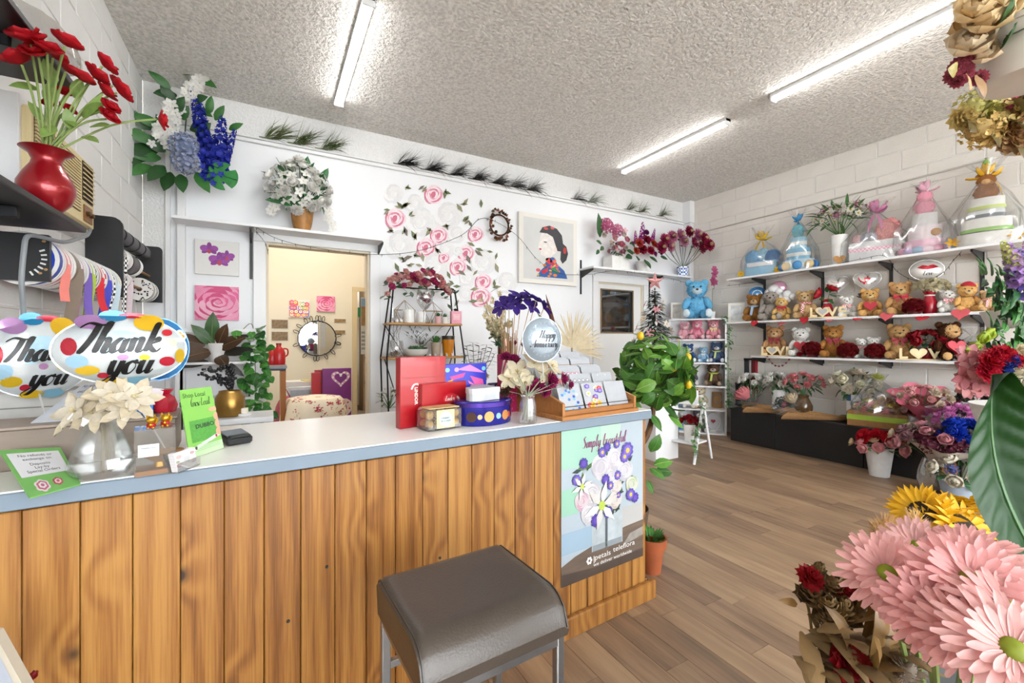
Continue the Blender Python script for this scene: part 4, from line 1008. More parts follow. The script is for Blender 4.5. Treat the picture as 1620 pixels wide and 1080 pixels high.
# green notice on its stand
def C0(u, v): return onZ(u, v, CT + .0015)
GRN = M('#7fc267', .45, var=.08, scale=40)
t = thing('counter_sign', 'green no-refunds notice with paper flowers leaning on the counter', 'sign')
bl, br_ = C0(47, 787), C0(128, 765); tl = atd(-2, 712, 1.05); trr = atd(100, 685, 1.13)
o, fn = board('backing_board', tl, trr, br_, bl, .003, GRN, t)
patch(fn, .07, .36, .93, .90, M('#f2f2f6', .5, var=.02), o, 'paper')
INK = M('#2a2a2e', .6)
for s_, v in (('No refunds or', .82), ('exchange on', .73), ('Deposits', .61), ('Lay-by', .53), ('Special Orders', .45)): btext(fn, s_, INK, .5, v, .098, .082, o)
blossom2(fn, .32, .15, .14, ['#f3e9ec', '#d46a86', '#f7f2f2', '#cc6a9a'], o, .9); blossom2(fn, .62, .17, .095, ['#c4506c', '#f0dada', '#d85a70'], o, .9)
B().box((bl + br_ + tl + trr) / 4 + V((-.01, .05, -.03)), (.03, .004, .03), (R(-30), 0, 0)).obj('easel_leg', GRN, t)
# faceted glass vase with glitter blooms
p = C0(162, 754); t = thing('glass_vase', 'faceted clear glass vase of cream glitter blooms beside green notice', 'vase', p)
GLV = film((.97, .98, .98), .3, .02, .03)
B().lathe([(.045, 0), (.064, .028), (.06, .05), (.022, .155), (.026, .162)], 9, cap=False).lathe([(.001, .004), (.043, .004), (.061, .028), (.057, .05), (.019, .155)], 9, cap=False).obj('faceted_glass', GLV, t, smooth=False)
GOLD = '#e6d9bd'
for (u, v, d, dr, s) in ((125, 652, 1.0, (-.5, -.6, .4), .062), (178, 628, 1.02, (.1, -.6, .6), .055), (210, 632, 1.04, (.4, -.6, .4), .062), (192, 650, 1.03, (.2, -.8, .2), .045), (150, 655, 1.02, (-.1, -.8, .3), .05)):
 q = atd(u, v, d) - p; inst('glitter_bloom', fm('star', GOLD, '#f0e2b0', 6), t, q, zrot(dr, rnd.uniform(0, 6)), s)
 inst('glitter_bloom', fm('star', '#efe6d2', '#f0e2b0', 5), t, q + V(dr) * .01, zrot(jit(dr, .2), rnd.uniform(0, 6)), s * .7)
 B().tube([q, (0, 0, .16), (rnd.uniform(-.02, .02), rnd.uniform(-.02, .02), .012)], .0018, 5).obj('wire_stem', M('#8a7a58', .4), t)
B().box((atd(124, 664, .99) - p), (.034, .002, .016), (R(-15), R(35), 0)).obj('price_tag', WHITE, t)
# clear donation box with gold dish and two figures
a = C0(212, 756); c_ = C0(278, 746); xd = (c_ - a).normalized(); yd = V((-xd.y, xd.x, 0)); wd = (c_ - a).length
t = thing('acrylic_box', 'clear acrylic box holding a small gold boat dish', 'box', a, math.atan2(xd.y, xd.x))
hb = .112; dp = .075; ACR = film((.9, .9, .89), .35, .04, .05)
for (x, y, z, sx, sy, sz) in ((wd / 2, .001, hb / 2, wd, .002, hb), (wd / 2, dp, hb / 2, wd, .002, hb), (.001, dp / 2, hb / 2, .002, dp, hb), (wd - .001, dp / 2, hb / 2, .002, dp, hb), (wd / 2, dp / 2, hb, wd, dp, .002)):
 B().box((x, y, z), (sx, sy, sz)).obj('acrylic_wall', ACR, t)
B().box((wd / 2, dp / 2, .006), (wd * .96, dp * .96, .012), ch=.001).obj('timber_base', M('#b0763c', .5, var=.2), t)
B().lathe([(.012, .013), (.009, .025), (.03, .042), (.042, .05), (.038, .05), (.02, .04), (.001, .036)], 20, wob=lambda q, i: 1 + .22 * cos(2 * q)).obj('gold_dish', M('#e0a030', .3, .6), t, (wd * .62, dp * .45, 0))
B().box((wd * .34, -.001, .062), (.04, .001, .03)).obj('paper_label', M('#dfe6ee', .5), t); text(t, 'THANK YOU', INK, .005, (wd * .34, -.0018, .068))
for k, (fx, u) in enumerate(((.40, 0), (.75, 1))):
 q = a + xd * wd * fx + yd * dp * (.2 + .2 * k); q.z = CT + hb + .003
 f = thing('cat_figurine', ['gold beckoning cat figurine on clear box, near the glass vase', 'gold beckoning cat figurine on clear box, near the green card'][k], 'figurine', q)
 GD = M('#e0a92c', .25, .7, var=.1); RD = M('#b01420', .35)
 B().ell((0, 0, .008), (.010, .009, .0085)).obj('body', RD, f); B().ell((0, -.001, .021), (.0105, .009, .009)).obj('head', GD, f)
 for s in (-1, 1):
  B().lathe([(.004, 0), (.0005, .008)], 6).obj('ear', GD, f, (s * .007, 0, .027)); B().ell((s * .005, -.006, .002), (.004, .005, .003), 8, 5).obj('foot', GD, f)
 B().tube([(.009, -.002, .012), (.013, -.004, .02), (.012, -.005, .026)], .0028, 6).obj('raised_paw', GD, f); B().ell((0, -.0085, .01), (.004, .003, .004), 8, 5).obj('bib', GD, f)
# business cards
a, c_ = C0(282, 749), C0(316, 735); t = thing('card_holder', 'small clear holder of business cards at counter edge', 'card holder', a, math.atan2((c_ - a).y, (c_ - a).x)); wd = (c_ - a).length
B().box((wd / 2, .0, .012), (wd, .002, .024)).obj('clear_lip', ACR, t); B().box((wd / 2, .02, .0015), (wd, .04, .003)).obj('clear_base', ACR, t); B().box((wd / 2, .03, .025), (wd, .002, .05), (R(-18), 0, 0)).obj('clear_back', ACR, t)
for k in range(5):
 o, fn = board('business_card', (0.002, .014 + k * .003, .048), (wd - .002, .014 + k * .003, .048), (wd - .002, .004 + k * .003, .003), (.002, .004 + k * .003, .003), .001, M('#f2eef0', .5), t)
 if k == 0:
  for (u, v, r, c) in ((.15, .3, .12, '#d05a6a'), (.2, .75, .12, '#e0b8c0'), (.85, .3, .13, '#7a6ab0'), (.85, .75, .1, '#c87a8a'), (.12, .5, .08, '#6a9a4a')): blossom2(fn, u, v, r, [c, '#f3e6d8', c], o, .8)
  shape2(fn, circ(.5, .5, .28, .38), M('#fbfbfb', .5), o, 'white_oval', .0022)
  for i in range(4): patch(fn, .36, .36 + i * .08, .64, .375 + i * .08, INK, o, 'printed_line', .003)
# green card
t = thing('counter_card', 'green shop-local gift card display standing on counter', 'sign')
bl, br_ = C0(301, 726), C0(354, 708); o, fn = board('card', atd(284, 617, 1.26), atd(343, 608, 1.38), br_, bl, .003, M('#8fd061', .45, var=.05), t)
DG = M('#234d1c', .6); patch(fn, .0, .0, 1, .14, M('#c8e8b8', .5), o); patch(fn, .12, .2, .95, .52, M('#5fae4c', .5, var=.25, scale=160), o, 'green_swirl_panel')
btext(fn, 'Shop Local', DG, .40, .90, .16, .095, o); script(o, 'Grow Local', DG, .078, lambda x, y: fn(.55 + x * .95, .73 + y * .7, .001), .16, .1)
btext(fn, 'DUBBO', INK, .56, .42, .17, .085, o, bold=.02); shape2(fn, [(.1, .08), (.98, .22), (.98, .27), (.1, .13)], M('#f4f6f2', .5), o); shape2(fn, circ(.2, .122, .035, .024), INK, o, off=.0012); shape2(fn, circ(.84, .222, .035, .024), M('#c0285a', .5), o, off=.0012)
for (u, v, ru, rv) in ((.9, .64, .16, .035), (.95, .52, .09, .06), (.96, .40, .09, .07), (.95, .28, .1, .06)): shape2(fn, circ(u, v, ru, rv) if u < .86 else [(min(1, a_), b_) for a_, b_ in circ(u, v, ru, rv)], M('#e8b494', .5, var=.1), o, 'printed_finger', .0013)
for i in range(5): patch(fn, .2, .16 - i * .022, .9, .167 - i * .022, M('#9cc48c', .5), o, 'printed_line', .0012)
# card terminal
q = C0(372, 700); t = thing('card_terminal', 'black and grey card payment terminal beside green card', 'terminal', q, R(24))
B().box((0, 0, .017), (.075, .085, .026), (R(8), 0, 0), ch=.006).obj('body', M('#1c1e21', .35), t); B().box((0, .006, .032), (.064, .06, .004), (R(8), 0, 0), ch=.001).obj('screen', M('#7d868e', .15), t); B().box((0, -.035, .027), (.06, .02, .006), (R(8), 0, 0), ch=.002).obj('keypad', DARK, t)
# riser things
q = cpt(-1.935, .29, 1.0325); t = thing('ribbon_box', 'blue shiny ribbon roll box on the counter riser', 'box', q, R(15))
B().box((0, 0, .028), (.085, .06, .056), ch=.003).obj('box', M('#2a6fb8', .2, .4), t); B().box((-.02, -.031, .028), (.03, .002, .05)).obj('white_wrap', WHITE, t); B().box((0, 0, .058), (.088, .063, .004)).obj('lid', M('#d8dade', .4), t)
q = cpt(-1.865, .30, 1.0325); t = thing('gift_bag', 'small red cellophane gift bag on the counter riser', 'bag', q, R(10))
B().lathe([(.001, 0), (.026, 0), (.03, .02), (.024, .045), (.012, .055), (.024, .07)], 14, wob=lambda q, i: 1 + .09 * sin(5 * q + i)).obj('bag', M('#d8203c', .25, var=.3), t); B().box((-.02, -.02, .06), (.03, .002, .03), (0, R(12), 0)).obj('tag', M('#f0e4ea', .5), t)
t = thing('paper_notice', 'white no-refunds paper notice behind the glitter blooms', 'sign')
o, fn = board('sheet', atd(132, 607, 1.42), atd(168, 600, 1.46), cpt(-2.05, .25, 1.0345), cpt(-2.14, .245, 1.0345), .002, M('#dfe6f0', .5), t)
for s_, v in (('No refunds', .9), ('exchange', .74), ('Deposits', .45), ('Lay-by', .28)): btext(fn, s_, INK, .5, v, .15, .12, o)
# ================================================================ back wall
SHW = M('#f3f4f6', .35, var=.01)
def shelf_x(name, x0, x1, y0, z, label, brackets, bz, mat=SHW):
 t = thing(name, label, 'shelf', ((x0 + x1) / 2, YB, z)); c = (x0 + x1) / 2
 B().box((0, (y0 - YB) / 2 - .001, -.012), (x1 - x0, YB - y0 - .002, .024), ch=.002).obj('shelf_board', mat, t)
 for x, zb in zip(brackets, bz):
  B().box((x - c, -.006, (zb[0] + zb[1]) / 2 - z), (.022, .010, zb[1] - zb[0])).obj('slotted_upright', BLK, t)
  k = B(); k.add([(x - c - .006, -.012, -.026), (x - c + .006, -.012, -.026), (x - c + .006, -.012, -.12), (x - c - .006, -.012, -.12), (x - c - .006, (y0 - YB) + .03, -.026), (x - c + .006, (y0 - YB) + .03, -.026), (x - c + .006, (y0 - YB) + .03, -.045), (x - c - .006, (y0 - YB) + .03, -.045)],
      [(0, 1, 2, 3), (7, 6, 5, 4), (0, 4, 5, 1), (3, 2, 6, 7), (1, 5, 6, 2), (0, 3, 7, 4)]); k.obj('bracket_arm', BLK, t, smooth=False)
 return t
shelf_x('display_shelf', -.66, .955, 4.24, 2.235, 'white wall shelf over the back room doorway', (-.135, .99 - .03), ((1.80, 2.21), (.5, 2.21)), )
shelf_x('display_shelf', 3.50, 5.33, 4.21, 2.185, 'white wall shelf over the glazed door carrying three flower pots', (3.52, 4.75), ((1.86, 2.3), (1.75, 2.16)))
# wall canvases
def canvas(u0, v0, u1, v1, Y, label, t_=.03, col='#ecebe8'):
 a, b_ = onY(u0, v0, Y), onY(u1, v1, Y); x0, x1, z1, z0 = a.x, b_.x, a.z, b_.z
 z1 = (onY(u0, v0, Y).z + onY(u1, v0 + (u1 - u0) * .1, Y).z) / 2
 t = thing('canvas_print', label, 'picture', ((x0 + x1) / 2, Y + t_ - .002, z0))
 h = z1 - z0; w_ = x1 - x0
 B().box((0, -t_ / 2, h / 2), (w_, t_, h), ch=.002).obj('canvas', M(col, .7, var=.02, bump=.1, bscale=300), t)
 fn = lambda u, v, off=.001: V(((u - .5) * w_, -t_ - off, v * h))
 return t, fn, w_, h
def orchid2(fn, u, v, s, rt, asp):
 for (a, ln, wd_, c) in ((90, 1.0, .55, '#8e2f94'), (210, .95, .5, '#8e2f94'), (330, .95, .5, '#8e2f94'), (15, 1.05, .9, '#a341a8'), (165, 1.05, .9, '#a341a8')):
  a = R(a); pts = []
  for i in range(14):
   q = 2 * PI * i / 14; x = (.5 + .5 * cos(q)) * ln; y = .5 * wd_ * sin(q); pts.append((u + s * (x * cos(a) - y * sin(a)), v + s * asp * (x * sin(a) + y * cos(a))))
  shape2(fn, pts, M(c, .5, var=.3, scale=60), rt, 'printed_petal', .001 + rnd.random() * .0004)
 shape2(fn, circ(u, v - s * .25 * asp, s * .22, s * .3 * asp), M('#c23a5a', .5), rt, 'printed_petal', .0018)
t, fn, w_, h_ = canvas(308, 377, 378, 437, YB - .03, 'pale canvas print of purple orchids above the rose canvas')
for (u, v, s) in ((.32, .72, .2), (.72, .55, .18), (.55, .42, .24)): orchid2(fn, u, v, s, t, w_ / h_)
def roseprint(fn, t, asp, pal=('#f08fb4', '#e8649a', '#f6b4cc', '#d8447e', '#f4a0bf', '#cf3b74')):
 patch(fn, 0, 0, 1, 1, M(pal[0], .5, var=.1, scale=14), t, 'printed_ground', .0008)
 for k in range(26):
  q = 1 - k / 26; a = k * 2.1; r_ = .62 * q ** 1.1 + .05; u, v = .52 + .16 * q * cos(a), .52 + .14 * q * sin(a)
  pts = [(max(0, min(1, x)), max(0, min(1, y))) for x, y in [(u + r_ * (.9 + .12 * sin(3 * b2 + k)) * cos(b2), v + r_ * .9 * asp * (.8 + .12 * cos(2 * b2 + k)) * sin(b2)) for b2 in [2 * PI * i / 20 for i in range(20)]]]
  shape2(fn, pts, M(pal[(k * 5 + 1) % len(pal)], .5, var=.12, scale=18), t, 'printed_petal', .001 + k * .00012)
t, fn, w_, h_ = canvas(308, 449, 378, 507, YB - .03, 'canvas print of a pink rose below the orchid canvas'); roseprint(fn, t, w_ / h_)
# portrait canvas: a plain stand-in figure in about the same colours
t, fn, w_, h_ = canvas(821, 337, 913, 453, YB - .04, 'large cream canvas of a dark haired woman in a floral top', .04, '#efece4'); asp = w_ / h_
patch(fn, .07, .06, .93, .94, M('#d9dad8', .6, var=.08, scale=4), t, 'painted_ground', .0012)
for pts, c in (([(.33, .60), (.36, .72), (.44, .78), (.56, .78), (.64, .70), (.66, .55), (.60, .46), (.55, .42), (.54, .32), (.44, .32), (.43, .40), (.36, .42), (.34, .48), (.31, .52)], '#f3ede8'),
    ([(.33, .74), (.38, .82), (.5, .86), (.63, .83), (.72, .74), (.74, .62), (.80, .58), (.83, .48), (.80, .38), (.73, .32), (.69, .38), (.70, .5), (.64, .50), (.60, .60), (.56, .70), (.46, .74)], '#34343a'),
    ([(.28, .10), (.36, .20), (.43, .26), (.44, .38), (.58, .40), (.64, .30), (.76, .22), (.82, .10)], '#1f5fa8')): shape2(fn, pts, M(c, .5, var=.2, scale=25), t, 'painted_shape', .002 if c != '#34343a' else .0026)
for k in range(44):
 v = rnd.uniform(.11, .38); hw = .2 if v < .2 else (.12 if v < .3 else .07); u = .52 + rnd.uniform(-hw, hw) - (.04 if v < .2 else 0)
 c = rnd.choice(['#d8303a', '#e8842a', '#f0c030', '#2a8a4a', '#e05a6a', '#2a58b0', '#c8203a', '#f06a4a', '#304a90'])
 shape2(fn, circ(u, v, rnd.uniform(.015, .04), rnd.uniform(.012, .032), 8), M(c, .5), t, 'painted_dab', .003 + k * .00005)
for (u, v, ru, rv, c) in ((.44, .81, .04, .02, '#d84a4a'), (.55, .83, .035, .02, '#e05a5a'), (.77, .52, .03, .05, '#c83a3a'), (.345, .50, .022, .012, '#b8283a'), (.43, .61, .03, .008, '#2a2a2e'), (.6, .52, .03, .04, '#f3e2d8')): shape2(fn, circ(u, v, ru, rv, 10), M(c, .5), t, 'painted_dab', .0048)
# peony mural
mu = thing('peony_mural', 'mural of pink and white peony stickers on back wall', 'decal', (1.9, YB - .0015, 1.4))
def mfn(u, v, off=.0008): p = onY(u, v, YB); return V((p.x - 1.9, -off, p.z - 1.4))
def peony2(fn, u, v, r, cols, rt, off):
 b = B(); mats = [M(c, .6, var=.06, scale=40) for c in cols]; n = 26
 for q in range(n):
  f = (1 - q / n); a = q * 2.4; pr = r * (.30 + .22 * f); d = r * .62 * f ** .8; cx, cy = u + d * cos(a), v + d * sin(a); k = 11; vs = []
  for i in range(k):
   w_ = 2 * PI * i / k; x, y = pr * cos(w_) * .72, pr * sin(w_) * (1.05 + .1 * cos(3 * w_ + q)); vs.append(fn(cx + x * cos(a) - y * sin(a), cy + x * sin(a) + y * cos(a), off + q * .00001))
  b.add(vs, [tuple(range(k))], (q * 3) % len(cols))
 return b.obj('peony_sticker', mats, rt, smooth=False)
PK = ['#f6dfe6', '#eeb9c9', '#fbeef2', '#e08fa8', '#f6d5df', '#d9748f', '#f9e6ec']; WT = ['#f0f0f0', '#e6e6e8', '#f6f6f6', '#e9e9ec', '#ececed']
for k, (u, v, r, pal) in enumerate(((622, 307, 17, WT), (686, 308, 17, PK), (625, 346, 18, PK), (665, 352, 26, WT), (708, 342, 24, WT), (632, 388, 26, WT), (694, 373, 16, PK), (674, 392, 17, PK), (752, 371, 14, PK), (722, 372, 15, WT), (737, 401, 15, PK), (705, 395, 16, WT), (688, 424, 26, WT), (724, 423, 15, PK),
         (765, 415, 22, WT), (740, 440, 15, WT), (764, 446, 15, PK), (735, 465, 18, WT), (760, 470, 18, PK), (800, 448, 19, WT), (655, 322, 16, WT), (702, 408, 10, PK), (724, 398, 8, WT))):
 peony2(mfn, u, v, r, pal, mu, .0006 + k * .0004)
for k in range(64):
 u, v = [(646, 298), (669, 300), (706, 305), (612, 334), (630, 328), (641, 326), (618, 364), (640, 368), (650, 340), (735, 322), (737, 345), (741, 352), (704, 360), (679, 366), (655, 372), (636, 410), (642, 410), (650, 418), (660, 405), (692, 395), (668, 408), (745, 388), (760, 392), (758, 400), (773, 396), (784, 405), (788, 424), (740, 424), (742, 412), (754, 432), (716, 445), (722, 450), (712, 450), (749, 456), (783, 448), (786, 455), (750, 476), (722, 480), (711, 436), (730, 432), (628, 420), (662, 420), (760, 322), (728, 330)][k % 44]
 u += rnd.uniform(-3, 3); v += rnd.uniform(-3, 3); a = rnd.uniform(0, 6.28); L_ = rnd.uniform(5, 9)
 shape2(mfn, [(u + L_ * cos(a), v + L_ * sin(a)), (u - .38 * L_ * sin(a), v + .38 * L_ * cos(a)), (u - L_ * cos(a), v - L_ * sin(a)), (u + .38 * L_ * sin(a), v - .38 * L_ * cos(a))], M(rnd.choice(['#8a8a62', '#6f7a50', '#a09a7a', '#7c7464']), .6, var=.3, scale=40), mu, 'leaf_sticker', .009)
# wreath of cones
cp = onY(790, 356, YB - .05); t = thing('cone_wreath', 'round wreath of brown pine cones hanging on back wall', 'wreath', cp)
mp_ = mpp(cp)
def conem(c='#8a5a34'):
 key = ('cone', c)
 if key in _F: return _F[key]
 b = B()
 for q in range(6):
  for i in range(7 - q // 2): b.petal(.5 - q * .06, .42 - q * .04, 2 * PI * i / (7 - q // 2) + q * .4, R(10 + q * 12), .1, q * .14, .12, R(25), 1.3, 2, 1)
 _F[key] = b.mesh('cone', M(c, .7, var=.4, scale=8, rand=.25), angle=0); return _F[key]
B().lathe([(.118, -.02), (.128, 0), (.118, .02), (.108, 0), (.118, -.02)], 28, cap=False, ax=Matrix.Rotation(R(90), 3, 'X')).obj('ring', M('#5a3a22', .8), t)
for k in range(30):
 a = 2 * PI * k / 30; r_ = .12 + rnd.uniform(-.025, .03)
 inst('cone', conem(rnd.choice(['#8a5a34', '#a8714a', '#6f4426', '#c98a70'])), t, (r_ * cos(a) * .92, -.012 - rnd.random() * .02, r_ * sin(a) * 1.25), zrot((cos(a) * .7, -1, sin(a) * .7), k), rnd.uniform(.036, .05))
B().tube([(0, 0, .16), (0, .03, .21)], .0012, 4).obj('hanging_wire', BLACK, t)
# sprigs on the picture rail
def sprig(u, v, col, n, L_, label, group, lean=1):
 p = onY(u, v, YB - .028); p.z = 3.052
 t = thing('rail_sprig', label, 'sprig', p, group=group); b = B()
 for k in range(n):
  a = rnd.uniform(-1, 1); d = V((lean * (.35 + .6 * rnd.random()), -.1 + .14 * rnd.uniform(-1, .3), .15 + 1.0 * rnd.random() ** (1.0 if col[0] != '#26262a' else 2.2))); ln = L_ * 1.35 * rnd.uniform(.5, 1.0)
  base = V((rnd.uniform(-.05, .05), 0, .012)); addleaf(b, base, d, ln, .012, rnd.uniform(-70, 10), .1, .6, mi=rnd.randrange(2), nl=3)
 b.tube([(-.09 * lean, 0, .012), (0.02, 0, .012)], .004, 5)
 b.obj('grass_foliage', [M(col[0], .6, var=.3), M(col[1], .6, var=.3)], t, angle=0)
G2 = ('#5b7a34', '#86915a'); K2 = ('#26262a', '#3a3838')
for k, (u, v, L_) in enumerate(((428, 222, .22), (472, 232, .2), (515, 242, .2))): sprig(u, v, G2, 46, L_, ['first green grass sprig on the picture rail from the corner bouquet', 'second green grass sprig on picture rail from the corner bouquet', 'third green grass sprig on the picture rail, splayed'][k], 'green sprigs on the rail')
for k, u in enumerate((636, 678, 717, 752, 784, 812, 838)): sprig(u, 270, K2, 60, .2, '%s black sprig on the picture rail counted from the doorway' % ['first', 'second', 'third', 'fourth', 'fifth', 'sixth', 'seventh'][k], 'black sprigs on the rail')
sprig(912, 315, K2, 40, .17, 'lone black sprig beside a green sprig on the picture rail', 'black sprigs on the rail'); sprig(935, 318, G2, 40, .19, 'green sprig touching the lone black sprig on rail', 'green sprigs on the rail')
for k, (u, L_) in enumerate(((995, .17), (1013, .17), (1045, .19))): sprig(u, 335, G2, 40, L_, ['low green sprig on rail above the pink shelf bouquet', 'middle green sprig of the three on rail near far corner', 'green sprig on the rail closest to the far corner'][k], 'green sprigs on the rail')
# corner bouquet
cb = onY(290, 225, 4.30); t = thing('corner_bouquet', 'large blue and white flower bouquet hung in the room corner', 'bouquet', cb)
def L3(u, v, Y): return onY(u, v, Y) - cb
for k in range(110):            # white hanging blossom strands
 q = rnd.random(); u = 300 - 44 * q ** .8 + rnd.uniform(-20, 20) * (.5 + .5 * q) + (18 if q < .4 else 0); v = 118 + 112 * q
 inst('white_blossom', fm('star', WF, '#e8dc9a', 5), t, L3(u, v, 4.22 + rnd.uniform(-.05, .05)), zrot((rnd.uniform(-.6, .6), -1, rnd.uniform(-.8, .1)), k), rnd.uniform(.028, .046))
for (u0, v0, u1, v1, s) in ((318, 205, 305, 140, 1), (325, 235, 318, 165, 1), (332, 262, 322, 190, 1.05), (345, 265, 352, 185, 1.1), (335, 285, 340, 215, 1.1), (352, 260, 372, 205, .9), (325, 285, 328, 240, 1)):
 p0, p1 = L3(u0, v0, 4.22), L3(u1, v1, 4.20); L_ = (p1 - p0).length
 inst('blue_spike', fm('spike', '#1c2fb0', '#3f4fd8', 40), t, p0, zrot(p1 - p0, rnd.random() * 6), (L_ * s, L_ * s, L_))
for k in range(26):
 inst('blue_floret', fm('star', '#2135c0', '#5a66e0', 5), t, L3(rnd.uniform(315, 355), rnd.uniform(235, 292), 4.17 + rnd.uniform(-.03, .03)), zrot((rnd.uniform(-.5, .5), -1, rnd.uniform(-.3, .5)), k), rnd.uniform(.022, .034))
inst('hydrangea', fm('hyd', '#a9b8dc', '#e6d8b0', 46), t, L3(292, 232, 4.16), zrot((0, -1, .25)), .105); inst('hydrangea', fm('hyd', '#b4bfe0', '#e6d8b0', 46), t, L3(294, 255, 4.16), zrot((0, -1, -.2)), .10)
gl_, gd_ = lm('#3c7a34', .42, -30, .08, .8), lm('#2c5a2a', .5, -25, .08, .8)
for (u, v, a, L_) in [(272, 110, 60, .09), (285, 115, 20, .10), (300, 118, 0, .1), (310, 120, 330, .11), (295, 128, 300, .09), (270, 140, 150, .1), (280, 150, 200, .1), (275, 165, 120, .1), (300, 160, 20, .09), (310, 170, 330, .09), (255, 200, 170, .12), (240, 205, 150, .12), (225, 200, 140, .13), (235, 215, 190, .13), (245, 225, 170, .13), (250, 238, 200, .14), (225, 212, 200, .1), (235, 252, 180, .14), (225, 258, 200, .12), (240, 262, 220, .12), (260, 262, 240, .12), (255, 250, 190, .13), (270, 272, 260, .12), (285, 275, 280, .11), (262, 240, 150, .12), (310, 272, 300, .13), (322, 268, 340, .12), (275, 180, 60, .1), (290, 190, 80, .1), (268, 215, 120, .1), (300, 205, 20, .1), (310, 215, 45, .1), (340, 190, 60, .09), (362, 205, 30, .08), (330, 180, 80, .09)]:
 inst('leaf', rnd.choice((gl_, gd_)), t, L3(u, v, 4.26 + rnd.uniform(-.06, .06)), xrot((cos(R(a)), -.45, sin(R(a))), (0, -1, .0)), L_ * 1.6)
mon = B(); vs = [(.1, 0, 0)]; k_ = 72
for i in range(k_):
 a = -PI + 2 * PI * i / k_; r_ = .52 * (1 + .35 * cos(a)) * (1 - .45 * math.exp(-((abs(a) - PI) / .3) ** 2)); c9 = abs(a) * 4.2 % (2 * PI)
 if .5 < abs(a) < 2.5 and 2.6 < c9 < 3.7: r_ *= .5
 vs.append((.1 + r_ * cos(a), r_ * sin(a) * .95, -.12 * r_ * r_ - .04 * abs(sin(a))))
mon.add(vs, [(0, 1 + i, 1 + (i + 1) % k_) for i in range(k_)])
mon.tube([(-.3, 0, .01), (.1, 0, .012), (.75, 0, -.04)], .012, 5)
inst('monstera_leaf', mon.mesh('leaf', M('#2f8a42', .35, var=.35, scale=6), angle=0), t, L3(338, 274, 4.15), xrot((.95, -.2, -.2), (0, -1, -.1)), .21)
wp = B(); wp.tube(spline([L3(290, 275, 4.28), L3(292, 220, 4.30), L3(300, 120, 4.30)], 4), .005, 5)
for (u, v) in ((330, 190), (345, 220), (250, 230), (270, 150)): wp.tube([L3(295, 250, 4.28), L3(u, v, 4.26)], .003, 4)
wp.tube([L3(294, 240, 4.30), L3(294, 238, YB - .002)], .004, 5)
wp.obj('stem_foliage', M('#4c5a34', .7), t)
# white bouquet on the shelf over the doorway
p = onY(478, 352, 4.36); p.z = 2.236; t = thing('white_bouquet', 'white roses and hanging blossoms in worn terracotta vase over doorway', 'vase', p)
TERR = M('#b9803c', .5, var=.45, scale=18)
lathe_obj('vase', [(.001, 0), (.062, 0), (.066, .02), (.078, .06), (.088, .12), (.092, .17), (.098, .19), (.098, .2), (.085, .2), (.08, .1), (.001, .05)], TERR, t)
dome(t, (-.03, -.07, .37), (.24, .10, .24), [(fm('rose', WF), .066, 9), (fm('star', WF, '#e8dc9a', 5), .05, 36), (fm('carn', WF, WF), .062, 14)], 105, (.1, .05, 30, '#2f6b34'), (0, 0, .19), name='white_flower', face=(0, -.75, .65))
for sx in (-1, 1):
 for k in range(16):
  q = k / 16; inst('white_flower', fm('star', WF, '#e8dc9a', 5), t, (sx * (.16 + .1 * q) + rnd.uniform(-.03, .03), -.06 + rnd.uniform(-.03, .03), .34 - .32 * q * (1 if sx > 0 else .7)), zrot((sx * .3, -1, -.2), k), rnd.uniform(.03, .042))
for (x, z, d, L_) in ((.02, .47, (.1, -.2, 1), .2), (.14, .44, (.4, -.2, .9), .17), (-.1, .25, (-1, -.4, -.15), .2), (-.05, .24, (-.6, -.8, -.35), .17), (.08, .3, (.6, -.8, .1), .14), (-.12, .42, (-.3, -.5, .6), .12), (0, .3, (-.1, -1, .2), .12)):
 inst('leaf', lm('#2c6e38', .42, -25, .1, .8, 10, '#5a9a5a'), t, (x, -.06, z), xrot(d, (0, -1, .4)), L_)

# ladder shelf behind the counter
a = onY(283, 515, 4.33); c_ = onY(400, 515, 4.33); lx0, lx1 = a.x, c_.x; zt = 1.36
t = thing('ladder_shelf', 'white ladder shelf with potted plants against back wall', 'shelf', ((lx0 + lx1) / 2, 4.33, 0)); hw = (lx1 - lx0) / 2
for s in (-1, 1):
 B().box((s * hw, -.08, zt / 2), (.03, .022, zt), (R(-4), 0, 0), ch=.002).obj('front_rail', SHW, t); B().box((s * hw, .12, zt / 2 - .02), (.025, .02, zt - .04), ch=.002).obj('rear_rail', SHW, t)
B().box((0, -.03, zt - .02), (2 * hw, .02, .03)).obj('top_rung', SHW, t)
for z in (.35, .78, 1.075): B().box((0, .02, z), (2 * hw - .03, .24, .02), ch=.002).obj('shelf_board', SHW, t)
p = V(((lx0 + lx1) / 2 + .0, 4.34, 1.086)); p.x = onY(345, 590, 4.34).x
t = thing('potted_magnolia', 'dark leafed artificial plant in white pot on ladder shelf', 'plant', p); vessel('pot', t, .15, .055, .085, M('#f0efed', .4), t=.006)
ml, mb = lm('#3f6a34', .42, -30, .06, .85, 10, '#7a8a5a'), lm('#5a3f26', .46, -30, .06, .85, 10, '#8a6a4a'); dk = lm('#2c2a22', .3, -30, .06, .85)
for (u, v, d, L_, m_) in ((335, 540, (.05, -.3, 1), .22, ml), (345, 545, (.3, -.5, .8), .18, mb), (338, 545, (-.6, -.3, .7), .2, ml), (325, 545, (-1, -.2, .2), .26, mb), (335, 555, (-.8, -.5, -.2), .22, mb), (345, 550, (.6, -.5, .3), .22, mb), (352, 545, (.9, -.2, .4), .2, dk), (350, 558, (.9, -.3, .1), .24, dk), (345, 562, (.3, -.9, -.3), .2, mb), (330, 572, (-1, -.2, -.05), .25, dk), (348, 570, (.8, -.2, -.6), .2, dk)): inst('leaf', m_, t, onY(u, v, 4.3) - p, xrot(d, (0, -1, .3)), L_ * 1.12)
